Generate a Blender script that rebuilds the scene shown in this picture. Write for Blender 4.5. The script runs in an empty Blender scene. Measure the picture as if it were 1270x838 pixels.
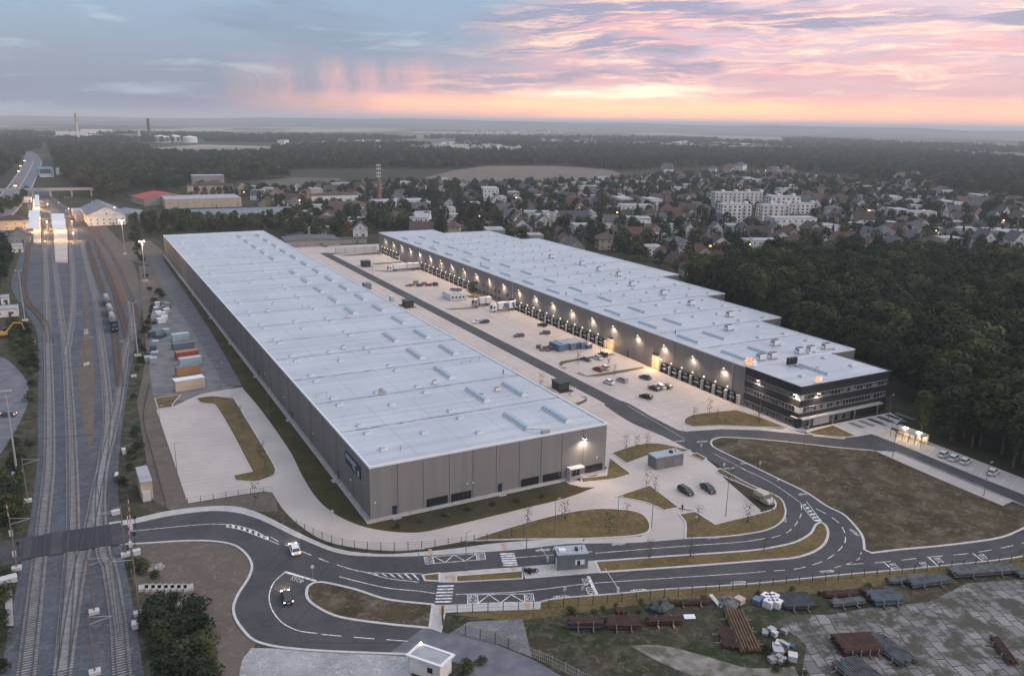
import bpy, bmesh, math, random
from mathutils import Vector, Matrix, noise
random.seed(7)
S = bpy.context.scene
COL = S.collection
# ------------------------------------------------------------ camera
CX, CY, CZ = -48.513, -150.531, 80.212
YAW, PIT, ROL, FPX = 0.4933, 0.2554, 0.0159, 1025.68
_f = Vector((math.sin(YAW)*math.cos(PIT), math.cos(YAW)*math.cos(PIT), -math.sin(PIT)))
_r = Vector((math.cos(YAW), -math.sin(YAW), 0)); _u = _r.cross(_f)
RT = math.cos(ROL)*_r + math.sin(ROL)*_u
UP = -math.sin(ROL)*_r + math.cos(ROL)*_u
CAM = Vector((CX, CY, CZ))
cd = bpy.data.cameras.new('camera'); cam = bpy.data.objects.new('camera', cd); COL.objects.link(cam)
cam.matrix_world = Matrix(((RT.x, UP.x, -_f.x, CX), (RT.y, UP.y, -_f.y, CY), (RT.z, UP.z, -_f.z, CZ), (0, 0, 0, 1)))
cd.sensor_width = 36; cd.sensor_fit = 'HORIZONTAL'; cd.lens = FPX/1270*36
cd.clip_start = 1; cd.clip_end = 120000
S.camera = cam
# ------------------------------------------------------------ view
S.view_settings.view_transform = 'Standard'; S.view_settings.look = 'None'
S.view_settings.exposure = 0.2; S.view_settings.gamma = 1
S.cycles.max_bounces = 5; S.cycles.diffuse_bounces = 2; S.cycles.glossy_bounces = 2
S.cycles.transmission_bounces = 3; S.cycles.volume_bounces = 0; S.cycles.transparent_max_bounces = 6
S.cycles.caustics_reflective = False; S.cycles.caustics_refractive = False
S.cycles.use_denoising = True
S.cycles.sample_clamp_indirect = 3.0

def lin(r, g, b):
    f = lambda c: (c/255/12.92) if c/255 <= 0.04045 else ((c/255+0.055)/1.055)**2.4
    return (f(r), f(g), f(b), 1)

class N:
    """tiny node helper"""
    def __init__(s, nt): s.nt = nt
    def new(s, t, **k):
        n = s.nt.nodes.new(t)
        for a, b in k.items(): setattr(n, a, b)
        return n
    def put(s, sock, v):
        if hasattr(v, 'is_linked') or isinstance(v, bpy.types.NodeSocket): s.nt.links.new(v, sock)
        else: sock.default_value = v
    def m(s, op, a, b=0.0, c=None, clamp=False):
        n = s.new('ShaderNodeMath', operation=op); n.use_clamp = clamp
        s.put(n.inputs[0], a); s.put(n.inputs[1], b)
        if c is not None: s.put(n.inputs[2], c)
        return n.outputs[0]
    def ss(s, v, a, b):
        n = s.new('ShaderNodeMapRange', interpolation_type='SMOOTHSTEP')
        s.put(n.inputs[0], v); n.inputs[1].default_value = a; n.inputs[2].default_value = b
        n.inputs[3].default_value = 0; n.inputs[4].default_value = 1
        return n.outputs[0]
    def mix(s, f, a, b, bt='MIX'):
        n = s.new('ShaderNodeMix', data_type='RGBA', blend_type=bt)
        s.put(n.inputs[0], f); s.put(n.inputs[6], a); s.put(n.inputs[7], b)
        return n.outputs[2]
    def xyz(s, a, b, c=0.0):
        n = s.new('ShaderNodeCombineXYZ'); s.put(n.inputs[0], a); s.put(n.inputs[1], b); s.put(n.inputs[2], c)
        return n.outputs[0]
    def sep(s, v):
        n = s.new('ShaderNodeSeparateXYZ'); s.put(n.inputs[0], v); return n.outputs
    def noise(s, v, scale, detail=4, rough=.55, dist=0.0):
        n = s.new('ShaderNodeTexNoise'); s.put(n.inputs['Vector'], v)
        n.inputs['Scale'].default_value = scale; n.inputs['Detail'].default_value = detail
        n.inputs['Roughness'].default_value = rough; n.inputs['Distortion'].default_value = dist
        return n.outputs[0]
    def ramp(s, f, stops, interp='LINEAR'):
        n = s.new('ShaderNodeValToRGB'); s.put(n.inputs[0], f); cr = n.color_ramp; cr.interpolation = interp
        while len(cr.elements) < len(stops): cr.elements.new(.5)
        for e, (p, c) in zip(cr.elements, stops): e.position = p; e.color = c
        return n.outputs[0]

# ------------------------------------------------------------ dusk sky
W = bpy.data.worlds.new('World'); S.world = W; W.use_nodes = True
nt = W.node_tree; nt.nodes.clear(); n = N(nt)
tc = n.new('ShaderNodeTexCoord').outputs['Generated']
dx, dy, dz = n.sep(tc)[:3]
xr = n.m('SUBTRACT', n.m('MULTIPLY', dx, math.cos(YAW)), n.m('MULTIPLY', dy, math.sin(YAW)))
yr = n.m('ADD', n.m('MULTIPLY', dx, math.sin(YAW)), n.m('MULTIPLY', dy, math.cos(YAW)))
az = n.m('ARCTAN2', xr, yr)
el = n.m('ARCSINE', dz)
warp = n.m('MULTIPLY', n.m('SUBTRACT', n.noise(n.xyz(n.m('MULTIPLY', az, 5.0), n.m('MULTIPLY', el, 22.0), 5.5), 1.0, 3, .5), .5), .035)
elw = n.m('ADD', el, n.m('ADD', warp, n.m('MULTIPLY', az, -.02)))
co = n.xyz(n.m('MULTIPLY', az, 8.0), n.m('MULTIPLY', elw, 88.0))
n1 = n.noise(co, 1.0, 10, .70, .25)
n2 = n.noise(n.xyz(n.m('MULTIPLY', az, 5.5), n.m('MULTIPLY', elw, 48.0), 3.7), 1.0, 8, .6, .3)
n3 = n.noise(n.xyz(n.m('MULTIPLY', az, 3.4), n.m('MULTIPLY', elw, 22.0), 9.1), 1.0, 6, .55, .3)
elr = n.m('MULTIPLY', el, 5.0, clamp=True)     # 0..1 over 0..0.2 rad
left = n.ramp(elr, [(0, lin(140, 142, 166)), (.10, lin(112, 128, 156)), (.3, lin(120, 139, 167)), (.7, lin(136, 158, 186)), (1, lin(144, 165, 190))])
right = n.ramp(elr, [(0, lin(255, 190, 150)), (.07, lin(250, 190, 160)), (.16, lin(226, 180, 182)), (.4, lin(206, 178, 194)), (.75, lin(214, 184, 196)), (1, lin(196, 186, 202))])
left = n.mix(n.m('MULTIPLY', n.ss(n3, .42, .62), .8), left, lin(114, 133, 160))
left = n.mix(n.m('MULTIPLY', n.ss(n2, .52, .72), .5), left, lin(184, 200, 214))
right = n.mix(n.m('MULTIPLY', n.ss(n3, .44, .58), .9), right, lin(138, 138, 170))
right = n.mix(n.m('MULTIPLY', n.ss(n2, .48, .58), .8), right, lin(222, 166, 176))
right = n.mix(n.m('MULTIPLY', n.ss(n1, .47, .60), .85), right, lin(255, 200, 186))
right = n.mix(n.m('MULTIPLY', n.ss(n1, .55, .65), .95), right, lin(255, 226, 206))
azw = n.m('ADD', az, n.m('MULTIPLY', n.m('SUBTRACT', n3, .5), .55))
azw = n.m('ADD', azw, n.m('MULTIPLY', n.m('SUBTRACT', el, .05), -1.3))
base = n.mix(n.ss(azw, -.20, .14), left, right)
# pink spilling into the grey cloud
base = n.mix(n.m('MULTIPLY', n.m('MULTIPLY', n.ss(az, -.34, -.12), n.m('SUBTRACT', 1.0, n.ss(el, .03, .085))), .4), base, lin(186, 158, 178))
ga = n.m('DIVIDE', n.m('SUBTRACT', az, .11), .10); ge = n.m('DIVIDE', n.m('SUBTRACT', elw, .030), .010)
gl = n.m('POWER', 2.718, n.m('MULTIPLY', n.m('ADD', n.m('MULTIPLY', ga, ga), n.m('MULTIPLY', ge, ge)), -1.0))
base = n.mix(n.m('MULTIPLY', gl, n.m('ADD', .45, n.m('MULTIPLY', n.ss(n1, .4, .6), .5))), base, (1.9, 1.3, .85, 1))
# orange band on the horizon
hb = n.m('MULTIPLY', n.m('SUBTRACT', 1.0, n.ss(el, .016, .036)), n.ss(az, -.38, -.05))
hb = n.m('MULTIPLY', hb, n.m('ADD', .55, n.m('MULTIPLY', n.ss(n3, .4, .6), .45)))
base = n.mix(n.m('MULTIPLY', hb, .9), base, (2.0, .84, .40, 1))
# falling rain lit pink
rn = n.noise(n.xyz(n.m('ADD', n.m('MULTIPLY', az, 24.0), n.m('MULTIPLY', n2, .5)), n.m('MULTIPLY', el, 3.0)), 1.0, 6, .6)
rw = n.m('MULTIPLY', n.m('MULTIPLY', n.ss(az, -.35, -.24), n.m('SUBTRACT', 1.0, n.ss(az, -.15, .0))),
         n.m('MULTIPLY', n.ss(el, .006, .03), n.m('SUBTRACT', 1.0, n.ss(n.m('ADD', el, n.m('MULTIPLY', n.m('SUBTRACT', n2, .5), .03)), .045, .075))))
base = n.mix(n.m('MULTIPLY', n.m('MULTIPLY', rw, n.ss(rn, .36, .70)), .55), base, lin(250, 184, 176))
base = n.mix(1.0, base, (.80, .80, .83, 1), 'MULTIPLY')
# upper dome; away from the sunset the sky is darker
upc = n.mix(n.ss(n3, .35, .7), (.54, .63, .80, 1), (.70, .76, .88, 1))
base = n.mix(n.ss(el, .16, .45), base, upc)
sd_ = n.m('COSINE', n.m('SUBTRACT', az, 1.75))
dk = n.mix(n.ss(sd_, -.75, .8), (.05, .07, .12, 1), (.84, .80, .86, 1))
base = n.mix(n.m('MULTIPLY', n.ss(n.m('ABSOLUTE', az), .7, 1.3), n.m('SUBTRACT', 1.0, n.ss(el, .7, 1.45))), base, dk)
base = n.mix(n.ss(n.m('MULTIPLY', el, -1.0), .0, .05), base, (.12, .13, .16, 1))
sky = n.new('ShaderNodeTexSky', sky_type='NISHITA'); sky.sun_disc = False
sky.sun_elevation = math.radians(3.0); sky.sun_rotation = math.radians(118)
bg1 = n.new('ShaderNodeBackground'); n.put(bg1.inputs[0], base); bg1.inputs[1].default_value = 1.3
bg2 = n.new('ShaderNodeBackground'); n.put(bg2.inputs[0], sky.outputs[0]); bg2.inputs[1].default_value = 0.05
ad = n.new('ShaderNodeAddShader'); n.put(ad.inputs[0], bg1.outputs[0]); n.put(ad.inputs[1], bg2.outputs[0])
ow = n.new('ShaderNodeOutputWorld'); n.put(ow.inputs[0], ad.outputs[0])
# veiled low sun
sl = bpy.data.lights.new('sun', 'SUN'); sl.energy = .8; sl.angle = math.radians(40); sl.color = (1, .80, .68)
so = bpy.data.objects.new('sun', sl); COL.objects.link(so)
sd = Vector((math.sin(math.radians(118))*math.cos(math.radians(30)), math.cos(math.radians(118))*math.cos(math.radians(30)), math.sin(math.radians(30))))
so.rotation_euler = sd.to_track_quat('Z', 'Y').to_euler(); so.location = (0, 0, 300)

# ------------------------------------------------------------ geometry helpers
def P(px, py, z=0.0):
    d = _f + (px-635)/FPX*RT - (py-419)/FPX*UP
    t = (z-CZ)/d.z
    q = CAM + t*d
    return Vector((q.x, q.y, z))
def PX(q):
    d = Vector(q)-CAM; z = d.dot(_f)
    if z < 1: return None
    return (635+FPX*d.dot(RT)/z, 419-FPX*d.dot(UP)/z, z)
def PL(l, z=0.0): return [P(a, b, z) for a, b in l]
def sm(pts, closed=False, k=5, ang=55):
    """Catmull-Rom smoothing that keeps sharp corners"""
    m = len(pts); out = []
    def turn(i):
        if not closed and (i == 0 or i == m-1): return True
        a = (pts[i]-pts[i-1]); b = (pts[(i+1) % m]-pts[i]); a = a.to_2d(); b = b.to_2d()
        if a.length < 1e-6 or b.length < 1e-6: return True
        return math.degrees(a.angle(b)) > ang
    sh = [turn(i) for i in range(m)]
    for i in range(m if closed else m-1):
        p1 = pts[i]; p2 = pts[(i+1) % m]
        p0 = pts[i-1] if not sh[i] else p1+(p1-p2)*.3
        p3 = pts[(i+2) % m] if not sh[(i+1) % m] else p2+(p2-p1)*.3
        ta = (p2-p0)*.5; tb = (p3-p1)*.5
        L = (p2-p1).length; ta = ta.normalized()*L*.9 if ta.length > 1e-6 else ta; tb = tb.normalized()*L*.9 if tb.length > 1e-6 else tb
        if sh[i] and sh[(i+1) % m]: out.append(p1.copy()); continue
        for j in range(k):
            t = j/k; h = (2*t**3-3*t**2+1)*p1+(t**3-2*t**2+t)*ta+(-2*t**3+3*t**2)*p2+(t**3-t**2)*tb
            out.append(h)
    if not closed: out.append(pts[-1].copy())
    return out
def pip(x, y, poly):
    c = False; j = len(poly)-1
    for i in range(len(poly)):
        xi, yi = poly[i][0], poly[i][1]; xj, yj = poly[j][0], poly[j][1]
        if (yi > y) != (yj > y) and x < (xj-xi)*(y-yi)/(yj-yi)+xi: c = not c
        j = i
    return c

class MB:
    def __init__(s): s.v = []; s.f = []; s.mi = []; s.cm = 0
    def mat(s, i): s.cm = i; return s
    def face(s, pts):
        b = len(s.v); s.v += [tuple(p) for p in pts]; s.f.append(tuple(range(b, b+len(pts)))); s.mi.append(s.cm); return s
    def box(s, x0, y0, z0, x1, y1, z1, M=None, taper=1.0):
        b = len(s.v); cx, cy = (x0+x1)/2, (y0+y1)/2
        t = lambda x, c: c+(x-c)*taper
        q = [(x0, y0, z0), (x1, y0, z0), (x1, y1, z0), (x0, y1, z0), (t(x0, cx), t(y0, cy), z1), (t(x1, cx), t(y0, cy), z1), (t(x1, cx), t(y1, cy), z1), (t(x0, cx), t(y1, cy), z1)]
        if M is not None: q = [tuple(M @ Vector(p)) for p in q]
        s.v += q
        for f in ((3, 2, 1, 0), (4, 5, 6, 7), (0, 1, 5, 4), (1, 2, 6, 5), (2, 3, 7, 6), (3, 0, 4, 7)):
            s.f.append(tuple(b+i for i in f)); s.mi.append(s.cm)
        return s
    def cyl(s, p0, p1, r0, r1=None, n=8, cap=True):
        p0 = Vector(p0); p1 = Vector(p1); r1 = r0 if r1 is None else r1
        d = (p1-p0).normalized(); a = d.orthogonal().normalized(); c = d.cross(a); b = len(s.v)
        for p, r in ((p0, r0), (p1, r1)):
            for i in range(n):
                t = 2*math.pi*(i+.5)/n; s.v.append(tuple(p+a*r*math.cos(t)+c*r*math.sin(t)))
        for i in range(n):
            j = (i+1) % n; s.f.append((b+i, b+j, b+n+j, b+n+i)); s.mi.append(s.cm)
        if cap:
            s.f.append(tuple(b+n-1-i for i in range(n))); s.mi.append(s.cm)
            s.f.append(tuple(b+n+i for i in range(n))); s.mi.append(s.cm)
        return s
    def prism(s, poly, z0, z1):
        m = len(poly); b = len(s.v)
        ar = sum(poly[i][0]*poly[(i+1) % m][1]-poly[(i+1) % m][0]*poly[i][1] for i in range(m))
        if ar < 0: poly = poly[::-1]
        s.v += [(p[0], p[1], z0) for p in poly]+[(p[0], p[1], z1) for p in poly]
        s.f.append(tuple(b+m+i for i in range(m))); s.mi.append(s.cm)
        for i in range(m):
            j = (i+1) % m; s.f.append((b+i, b+j, b+m+j, b+m+i)); s.mi.append(s.cm)
        return s
    def sheet(s, poly, z):
        m = len(poly)
        ar = sum(poly[i][0]*poly[(i+1) % m][1]-poly[(i+1) % m][0]*poly[i][1] for i in range(m))
        if ar < 0: poly = poly[::-1]
        return s.face([(p[0], p[1], z) for p in poly])
    def ribbon(s, pts, w, z0, z1=None, closed=False, off=0.0):
        m = len(pts); L = []; R = []
        for i in range(m):
            if closed: a = pts[i-1]; c = pts[(i+1) % m]
            else: a = pts[max(i-1, 0)]; c = pts[min(i+1, m-1)]
            p = pts[i]
            d1 = (p-a).to_2d(); d2 = (c-p).to_2d()
            if d1.length < 1e-6: d1 = d2
            if d2.length < 1e-6: d2 = d1
            d1.normalize(); d2.normalize(); t = (d1+d2)
            if t.length < 1e-3: t = d1
            t.normalize(); k = 1/max(.5, t.dot(d1)); nn = Vector((-t.y, t.x))*k
            L.append(p.to_2d()+nn*(w/2+off)); R.append(p.to_2d()-nn*(w/2-off))
        for i in range(m if closed else m-1):
            j = (i+1) % m
            if z1 is None: s.face([(*L[i], z0), (*R[i], z0), (*R[j], z0), (*L[j], z0)])
            else:
                s.face([(*L[i], z1), (*R[i], z1), (*R[j], z1), (*L[j], z1)])
                s.face([(*R[i], z0), (*R[j], z0), (*R[j], z1), (*R[i], z1)])
                s.face([(*L[j], z0), (*L[i], z0), (*L[i], z1), (*L[j], z1)])
        return s
    def mesh(s, name, mats, smooth=False):
        me = bpy.data.meshes.new(name); me.from_pydata(s.v, [], s.f)
        for mm in (mats if isinstance(mats, (list, tuple)) else [mats]): me.materials.append(mm)
        me.polygons.foreach_set('material_index', s.mi)
        if smooth: me.polygons.foreach_set('use_smooth', [True]*len(s.f))
        me.update(); return me
    def build(s, name, mats, parent=None, loc=None, rz=0, smooth=False):
        o = bpy.data.objects.new(name, s.mesh(name, mats, smooth)); COL.objects.link(o)
        if parent: o.parent = parent
        if loc is not None: o.location = loc
        if rz: o.rotation_euler.z = rz
        return o
def tag(o, label=None, cat=None, group=None, kind=None):
    if label: o['label'] = label
    if cat: o['category'] = cat
    if group: o['group'] = group
    if kind: o['kind'] = kind
    return o
def empty(name, loc=(0, 0, 0), rz=0, label=None, cat=None, group=None):
    o = bpy.data.objects.new(name, None); COL.objects.link(o); o.location = loc; o.rotation_euler.z = rz
    o.empty_display_size = .5
    return tag(o, label, cat, group)
CH = {}
def kids(o):
    return o.children
def copy_tree(o, loc=None, rz=None, label=None, parent=None, sc=None, group=None):
    c = o.copy(); COL.objects.link(c)
    if parent is not None: c.parent = parent
    if loc is not None: c.location = loc
    if rz is not None: c.rotation_euler.z = rz
    if sc is not None: c.scale = sc if hasattr(sc, '__len__') else (sc, sc, sc)
    if label: c['label'] = label
    if group: c['group'] = group
    for ch in TREE.get(o.name, []): copy_tree(ch, parent=c)
    return c
TREE = {}
def proto(o):
    """remember the tree below o for copying (o.children is slow in big files)"""
    def rec(q):
        TREE[q.name] = [k for k in q.children]
        for k in TREE[q.name]: rec(k)
    rec(o); return o

# ------------------------------------------------------------ materials
MATS = {}
def mat(name, c, c2=None, scale=1.0, rough=.8, metal=0.0, emit=None, es=1.0, rnd=0.0, bump=0.0, det=4, sp=.3, space='Object', lo=.35, hi=.65):
    if name in MATS: return MATS[name]
    m = bpy.data.materials.new(name); m.use_nodes = True; t = m.node_tree; q = N(t)
    b = t.nodes['Principled BSDF']; b.inputs['Roughness'].default_value = rough; b.inputs['Metallic'].default_value = metal
    b.inputs['Specular IOR Level'].default_value = sp
    c = (*c, 1) if len(c) == 3 else c
    colr = c
    if c2 is not None or bump:
        vec = q.new('ShaderNodeTexCoord').outputs['Object'] if space == 'Object' else q.new('ShaderNodeNewGeometry').outputs['Position']
        nz = q.noise(vec, scale, det)
        if c2 is not None: colr = q.mix(q.ss(nz, lo, hi), c, (*c2, 1) if len(c2) == 3 else c2)
        if bump:
            bp = q.new('ShaderNodeBump'); bp.inputs['Strength'].default_value = bump; bp.inputs['Distance'].default_value = .1
            q.put(bp.inputs['Height'], nz); q.put(b.inputs['Normal'], bp.outputs[0])
    if rnd:
        oi = q.new('ShaderNodeObjectInfo').outputs['Random']
        hs = q.new('ShaderNodeHueSaturation'); q.put(hs.inputs['Color'], colr)
        q.put(hs.inputs['Value'], q.m('ADD', 1-rnd, q.m('MULTIPLY', oi, 2*rnd))); colr = hs.outputs[0]
    q.put(b.inputs['Base Color'], colr)
    if emit is not None:
        b.inputs['Emission Color'].default_value = (*emit, 1); b.inputs['Emission Strength'].default_value = es
    MATS[name] = m; return m
# ============================================================ SETTING
def asphmat():
    m = bpy.data.materials.new('asphalt'); m.use_nodes = True; t = m.node_tree; q = N(t); bs = t.nodes['Principled BSDF']
    pos = q.new('ShaderNodeNewGeometry').outputs['Position']
    k = q.mix(q.ss(q.noise(pos, .12, 6, .65), .35, .65), (.055, .052, .057, 1), (.077, .072, .076, 1))
    k = q.mix(q.m('MULTIPLY', q.ss(q.noise(pos, .9, 6, .75), .5, .75), .4), k, (.10, .092, .09, 1))
    vo = q.new('ShaderNodeTexVoronoi', feature='DISTANCE_TO_EDGE'); q.put(vo.inputs['Vector'], pos); vo.inputs['Scale'].default_value = .07
    k = q.mix(q.m('MULTIPLY', q.m('LESS_THAN', vo.outputs['Distance'], .006), .5), k, (.025, .024, .026, 1))
    k = q.mix(q.m('MULTIPLY', q.ss(q.noise(pos, .4, 3, .5, 2.5), .62, .70), .35), k, (.035, .033, .035, 1))
    q.put(bs.inputs['Base Color'], k); bs.inputs['Roughness'].default_value = .8; bs.inputs['Specular IOR Level'].default_value = .25
    return m
ASPH = asphmat()
OLDASPH = mat('old_asphalt', (.12, .12, .14), (.17, .17, .19), .3, .9, space='W')
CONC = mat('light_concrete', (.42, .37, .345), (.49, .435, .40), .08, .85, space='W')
PAVE = mat('pavement', (.40, .38, .37), (.47, .44, .43), .5, .85, space='W')
KERB = mat('kerb', (.46, .45, .44), (.55, .53, .52), 1.0, .85, space='W')
LINE = mat('line_paint', (.80, .80, .78), (.42, .42, .41), 1.3, .7, space='W')
TACT = mat('tactile_paving', (.42, .26, .17), (.5, .33, .22), 3.0, .85, space='W')
def grassmat(name, a, b, c, s1=.12, s2=1.3):
    m = bpy.data.materials.new(name); m.use_nodes = True; t = m.node_tree; q = N(t); bs = t.nodes['Principled BSDF']
    pos = q.new('ShaderNodeNewGeometry').outputs['Position']
    k = q.mix(q.ss(q.noise(pos, s1, 6, .65), .38, .62), a, b)
    k = q.mix(q.m('MULTIPLY', q.ss(q.noise(pos, s2, 5, .7), .45, .7), .7), k, c)
    k = q.mix(q.m('MULTIPLY', q.ss(q.noise(pos, .55, 6, .75, 1.0), .52, .64), .6), k, (c[0]*1.25, c[1]*1.2, c[2]*1.2, 1))
    k = q.mix(q.m('MULTIPLY', q.ss(q.noise(pos, .8, 5, .8), .54, .68), .65), k, (a[0]*.45, a[1]*.5, a[2]*.45, 1))
    nz2 = q.noise(pos, 2.6, 5, .85)
    k = q.mix(.9, k, q.mix(nz2, (.25, .25, .25, 1), (1.55, 1.55, 1.55, 1)), 'MULTIPLY')
    q.put(bs.inputs['Base Color'], k); bs.inputs['Roughness'].default_value = .95; bs.inputs['Specular IOR Level'].default_value = .1
    bp = q.new('ShaderNodeBump'); bp.inputs['Strength'].default_value = .6; bp.inputs['Distance'].default_value = .25
    q.put(bp.inputs['Height'], nz2); q.put(bs.inputs['Normal'], bp.outputs[0])
    return m
GRASSD = grassmat('dry_grass', (.17, .122, .055, 1), (.11, .088, .038, 1), (.21, .15, .08, 1))
GRASSM = grassmat('meadow_grass', (.095, .072, .040, 1), (.056, .047, .027, 1), (.19, .155, .125, 1), .09, .22)
GRASSG = grassmat('green_grass', (.055, .055, .022, 1), (.10, .075, .038, 1), (.045, .05, .02, 1))
WEED = grassmat('weedy_ground', (.032, .044, .018, 1), (.068, .058, .038, 1), (.14, .12, .10, 1), .07, .3)
BROWN = grassmat('bare_soil', (.16, .13, .11, 1), (.13, .105, .085, 1), (.2, .17, .15, 1), .1, .8)
GRAVEL = grassmat('pale_gravel', (.42, .42, .44, 1), (.30, .29, .285, 1), (.50, .50, .52, 1), .12, .8)
BALL = grassmat('ballast', (.112, .124, .145, 1), (.085, .088, .098, 1), (.155, .163, .18, 1), .09, .7)
BALLB = grassmat('rusty_ballast', (.15, .12, .10, 1), (.13, .115, .105, 1), (.19, .155, .13, 1), .05, .9)

def struct(name, mb, m, **k):
    return tag(mb.build(name, m), kind='structure')
# ground: one sheet to the horizon
def ground():
    m = bpy.data.materials.new('ground'); m.use_nodes = True; t = m.node_tree; q = N(t); bs = t.nodes['Principled BSDF']
    pos = q.new('ShaderNodeNewGeometry').outputs['Position']
    near = q.mix(q.ss(q.noise(pos, .03, 6, .6), .4, .6), (.04, .043, .026, 1), (.07, .06, .042, 1))
    near = q.mix(.7, near, q.mix(q.noise(pos, .9, 5, .7), (.3, .3, .3, 1), (1.5, 1.5, 1.5, 1)), 'MULTIPLY')
    # far patchwork of fields and woods
    x, y, z = q.sep(pos)[:3]
    rx = q.m('ADD', q.m('MULTIPLY', x, .88), q.m('MULTIPLY', y, -.47)); ry = q.m('ADD', q.m('MULTIPLY', x, .47), q.m('MULTIPLY', y, .88))
    vo = q.new('ShaderNodeTexVoronoi'); q.put(vo.inputs['Vector'], q.xyz(q.m('MULTIPLY', rx, .0016), q.m('MULTIPLY', ry, .0011))); vo.inputs['Scale'].default_value = 1.0
    cell = q.sep(vo.outputs['Color'])[0]
    fld = q.ramp(cell, [(0, (.05, .06, .04, 1)), (.2, (.20, .17, .12, 1)), (.4, (.12, .115, .075, 1)), (.55, (.30, .26, .20, 1)), (.7, (.07, .08, .05, 1)), (.85, (.34, .30, .23, 1))], 'CONSTANT')
    wd = q.ss(q.noise(q.xyz(q.m('MULTIPLY', rx, .00035), q.m('MULTIPLY', ry, .00022)), 1.0, 6, .6), .40, .45)
    fld = q.mix(wd, (.028, .036, .028, 1), fld)
    dist = q.new('ShaderNodeVectorMath', operation='LENGTH'); q.put(dist.inputs[0], pos)
    k = q.mix(q.ss(dist.outputs['Value'], 1500, 2600), near, fld)
    q.put(bs.inputs['Base Color'], k); bs.inputs['Roughness'].default_value = 1; bs.inputs['Specular IOR Level'].default_value = .05
    b = MB(); R = 60000
    b.face([(-R, -R, 0), (R, -R, 0), (R, R, 0), (-R, R, 0)])
    struct('ground', b, m)
ground()
# hills on the horizon: ridges with depth
def hills():
    b = MB()
    hm = mat('hill_fields', (.05, .06, .05), (.12, .11, .09), .0006, 1, space='W')
    nx, ny = 90, 14
    for r0, r1, amp, seed in ((8500, 10500, 50, 1.3), (10000, 14000, 140, 7.7)):
        g = []
        for j in range(ny):
            for i in range(nx):
                a = YAW-.85+1.7*i/(nx-1); r = r0+(r1-r0)*j/(ny-1)
                e = math.sin(math.pi*j/(ny-1))
                h = min(146, amp*e*(.62+.5*(noise.noise((a*5, r*.0002, seed))+.3*noise.noise((a*17, r*.0006, seed))+.2)))
                fade = (1-.3*max(0, min(1, (a-YAW-.1)/.5)))*(.5+.5*max(0, min(1, (a-YAW+.58)/.25)))
                g.append(Vector((CX+r*math.sin(a), CY+r*math.cos(a), max(-2, h*fade))))
        base = len(b.v); b.v += [tuple(p) for p in g]
        for j in range(ny-1):
            for i in range(nx-1):
                k = base+j*nx+i; b.f.append((k, k+1, k+nx+1, k+nx)); b.mi.append(0)
    o = b.build('hills', hm, smooth=True); tag(o, kind='structure')
hills()
# haze
def haze():
    m = bpy.data.materials.new('haze'); m.use_nodes = True; t = m.node_tree; t.nodes.clear(); q = N(t)
    v = q.new('ShaderNodeVolumePrincipled'); v.inputs['Color'].default_value = (.90, .95, 1.0, 1); v.inputs['Density'].default_value = 1.2e-4
    v.inputs['Anisotropy'].default_value = 0.0
    o = q.new('ShaderNodeOutputMaterial'); q.put(o.inputs['Volume'], v.outputs[0])
    b = MB(); R = 59000; b.box(-R, -R, -1, R, R, 152)
    tag(b.build('haze', m), kind='stuff')
haze()

# ---- flat areas, photo coordinates -> ground
_ai=[0]
def area(name, pts, z, m, smooth=True, ang=40):
    _ai[0] += 1; z = z+.0003*_ai[0] if z < .15 else z
    w = PL(pts); w = sm(w, True, 5, ang) if smooth else w
    b = MB(); b.sheet(w, z); return struct(name, b, m)
# weedy ground near the front and left
area('verge', [(-120, 900), (-120, 300), (20, 290), (200, 282), (205, 330), (520, 700), (700, 760), (1500, 640), (1500, 900)], .012, WEED, False)
area('grass', [(200, 330), (215, 318), (478, 640), (520, 660), (760, 590), (850, 560), (850, 640), (480, 682), (380, 640), (330, 560), (240, 440), (200, 372)], .018, GRASSG, False)
# meadow in the road loop, lawn, verges along the road
area('meadow', [(884, 546), (896, 543), (950, 545), (1038, 554), (1083, 558.5), (1151, 588.5), (1243, 627.5), (1262, 624), (1290, 636), (1290, 650), (1240, 667), (1177, 676), (1114, 682), (1081, 686), (1072, 682), (1070, 666), (1060, 653), (1046, 638), (1028, 628), (1000, 611), (960, 591), (888, 557)], .16, GRASSM)
area('verge', [(560, 762), (670, 747), (700, 742), (766, 737), (814, 732), (920, 725.5), (1050, 713), (1151, 704), (1270, 690), (1420, 668), (1420, 700), (1270, 708), (1100, 724), (960, 742), (820, 746), (640, 770)], .03, GRASSD, False)
# ballast
area('ballast', [(-2, 850), (25, 703), (35, 656), (46, 576), (47, 500), (47, 418), (38, 395), (14, 355), (22, 325), (36, 280), (34, 250), (34, 236), (58, 236), (85, 258), (130, 280), (165, 325), (176, 375), (172, 400), (160, 470), (150, 540), (146, 600), (149, 641), (153, 690), (162, 735), (181, 850)], .03, BALL)
area('ballast', [(98, 262), (120, 268), (150, 300), (172, 345), (172, 380), (158, 380), (135, 345), (116, 300), (96, 268)], .036, BALLB, False)
area('ballast', [(100, 345), (106, 400), (98, 443), (97, 480), (104, 530), (112, 562), (116, 535), (117, 490), (117, 450), (112, 410), (107, 360)], .042, BROWN)
area('ballast', [(128, 330), (139, 330), (160, 372), (160, 382), (146, 372)], .042, mat('rust_ground', (.12, .06, .04), (.16, .09, .06), .4, .95, space='W'), False)
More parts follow.
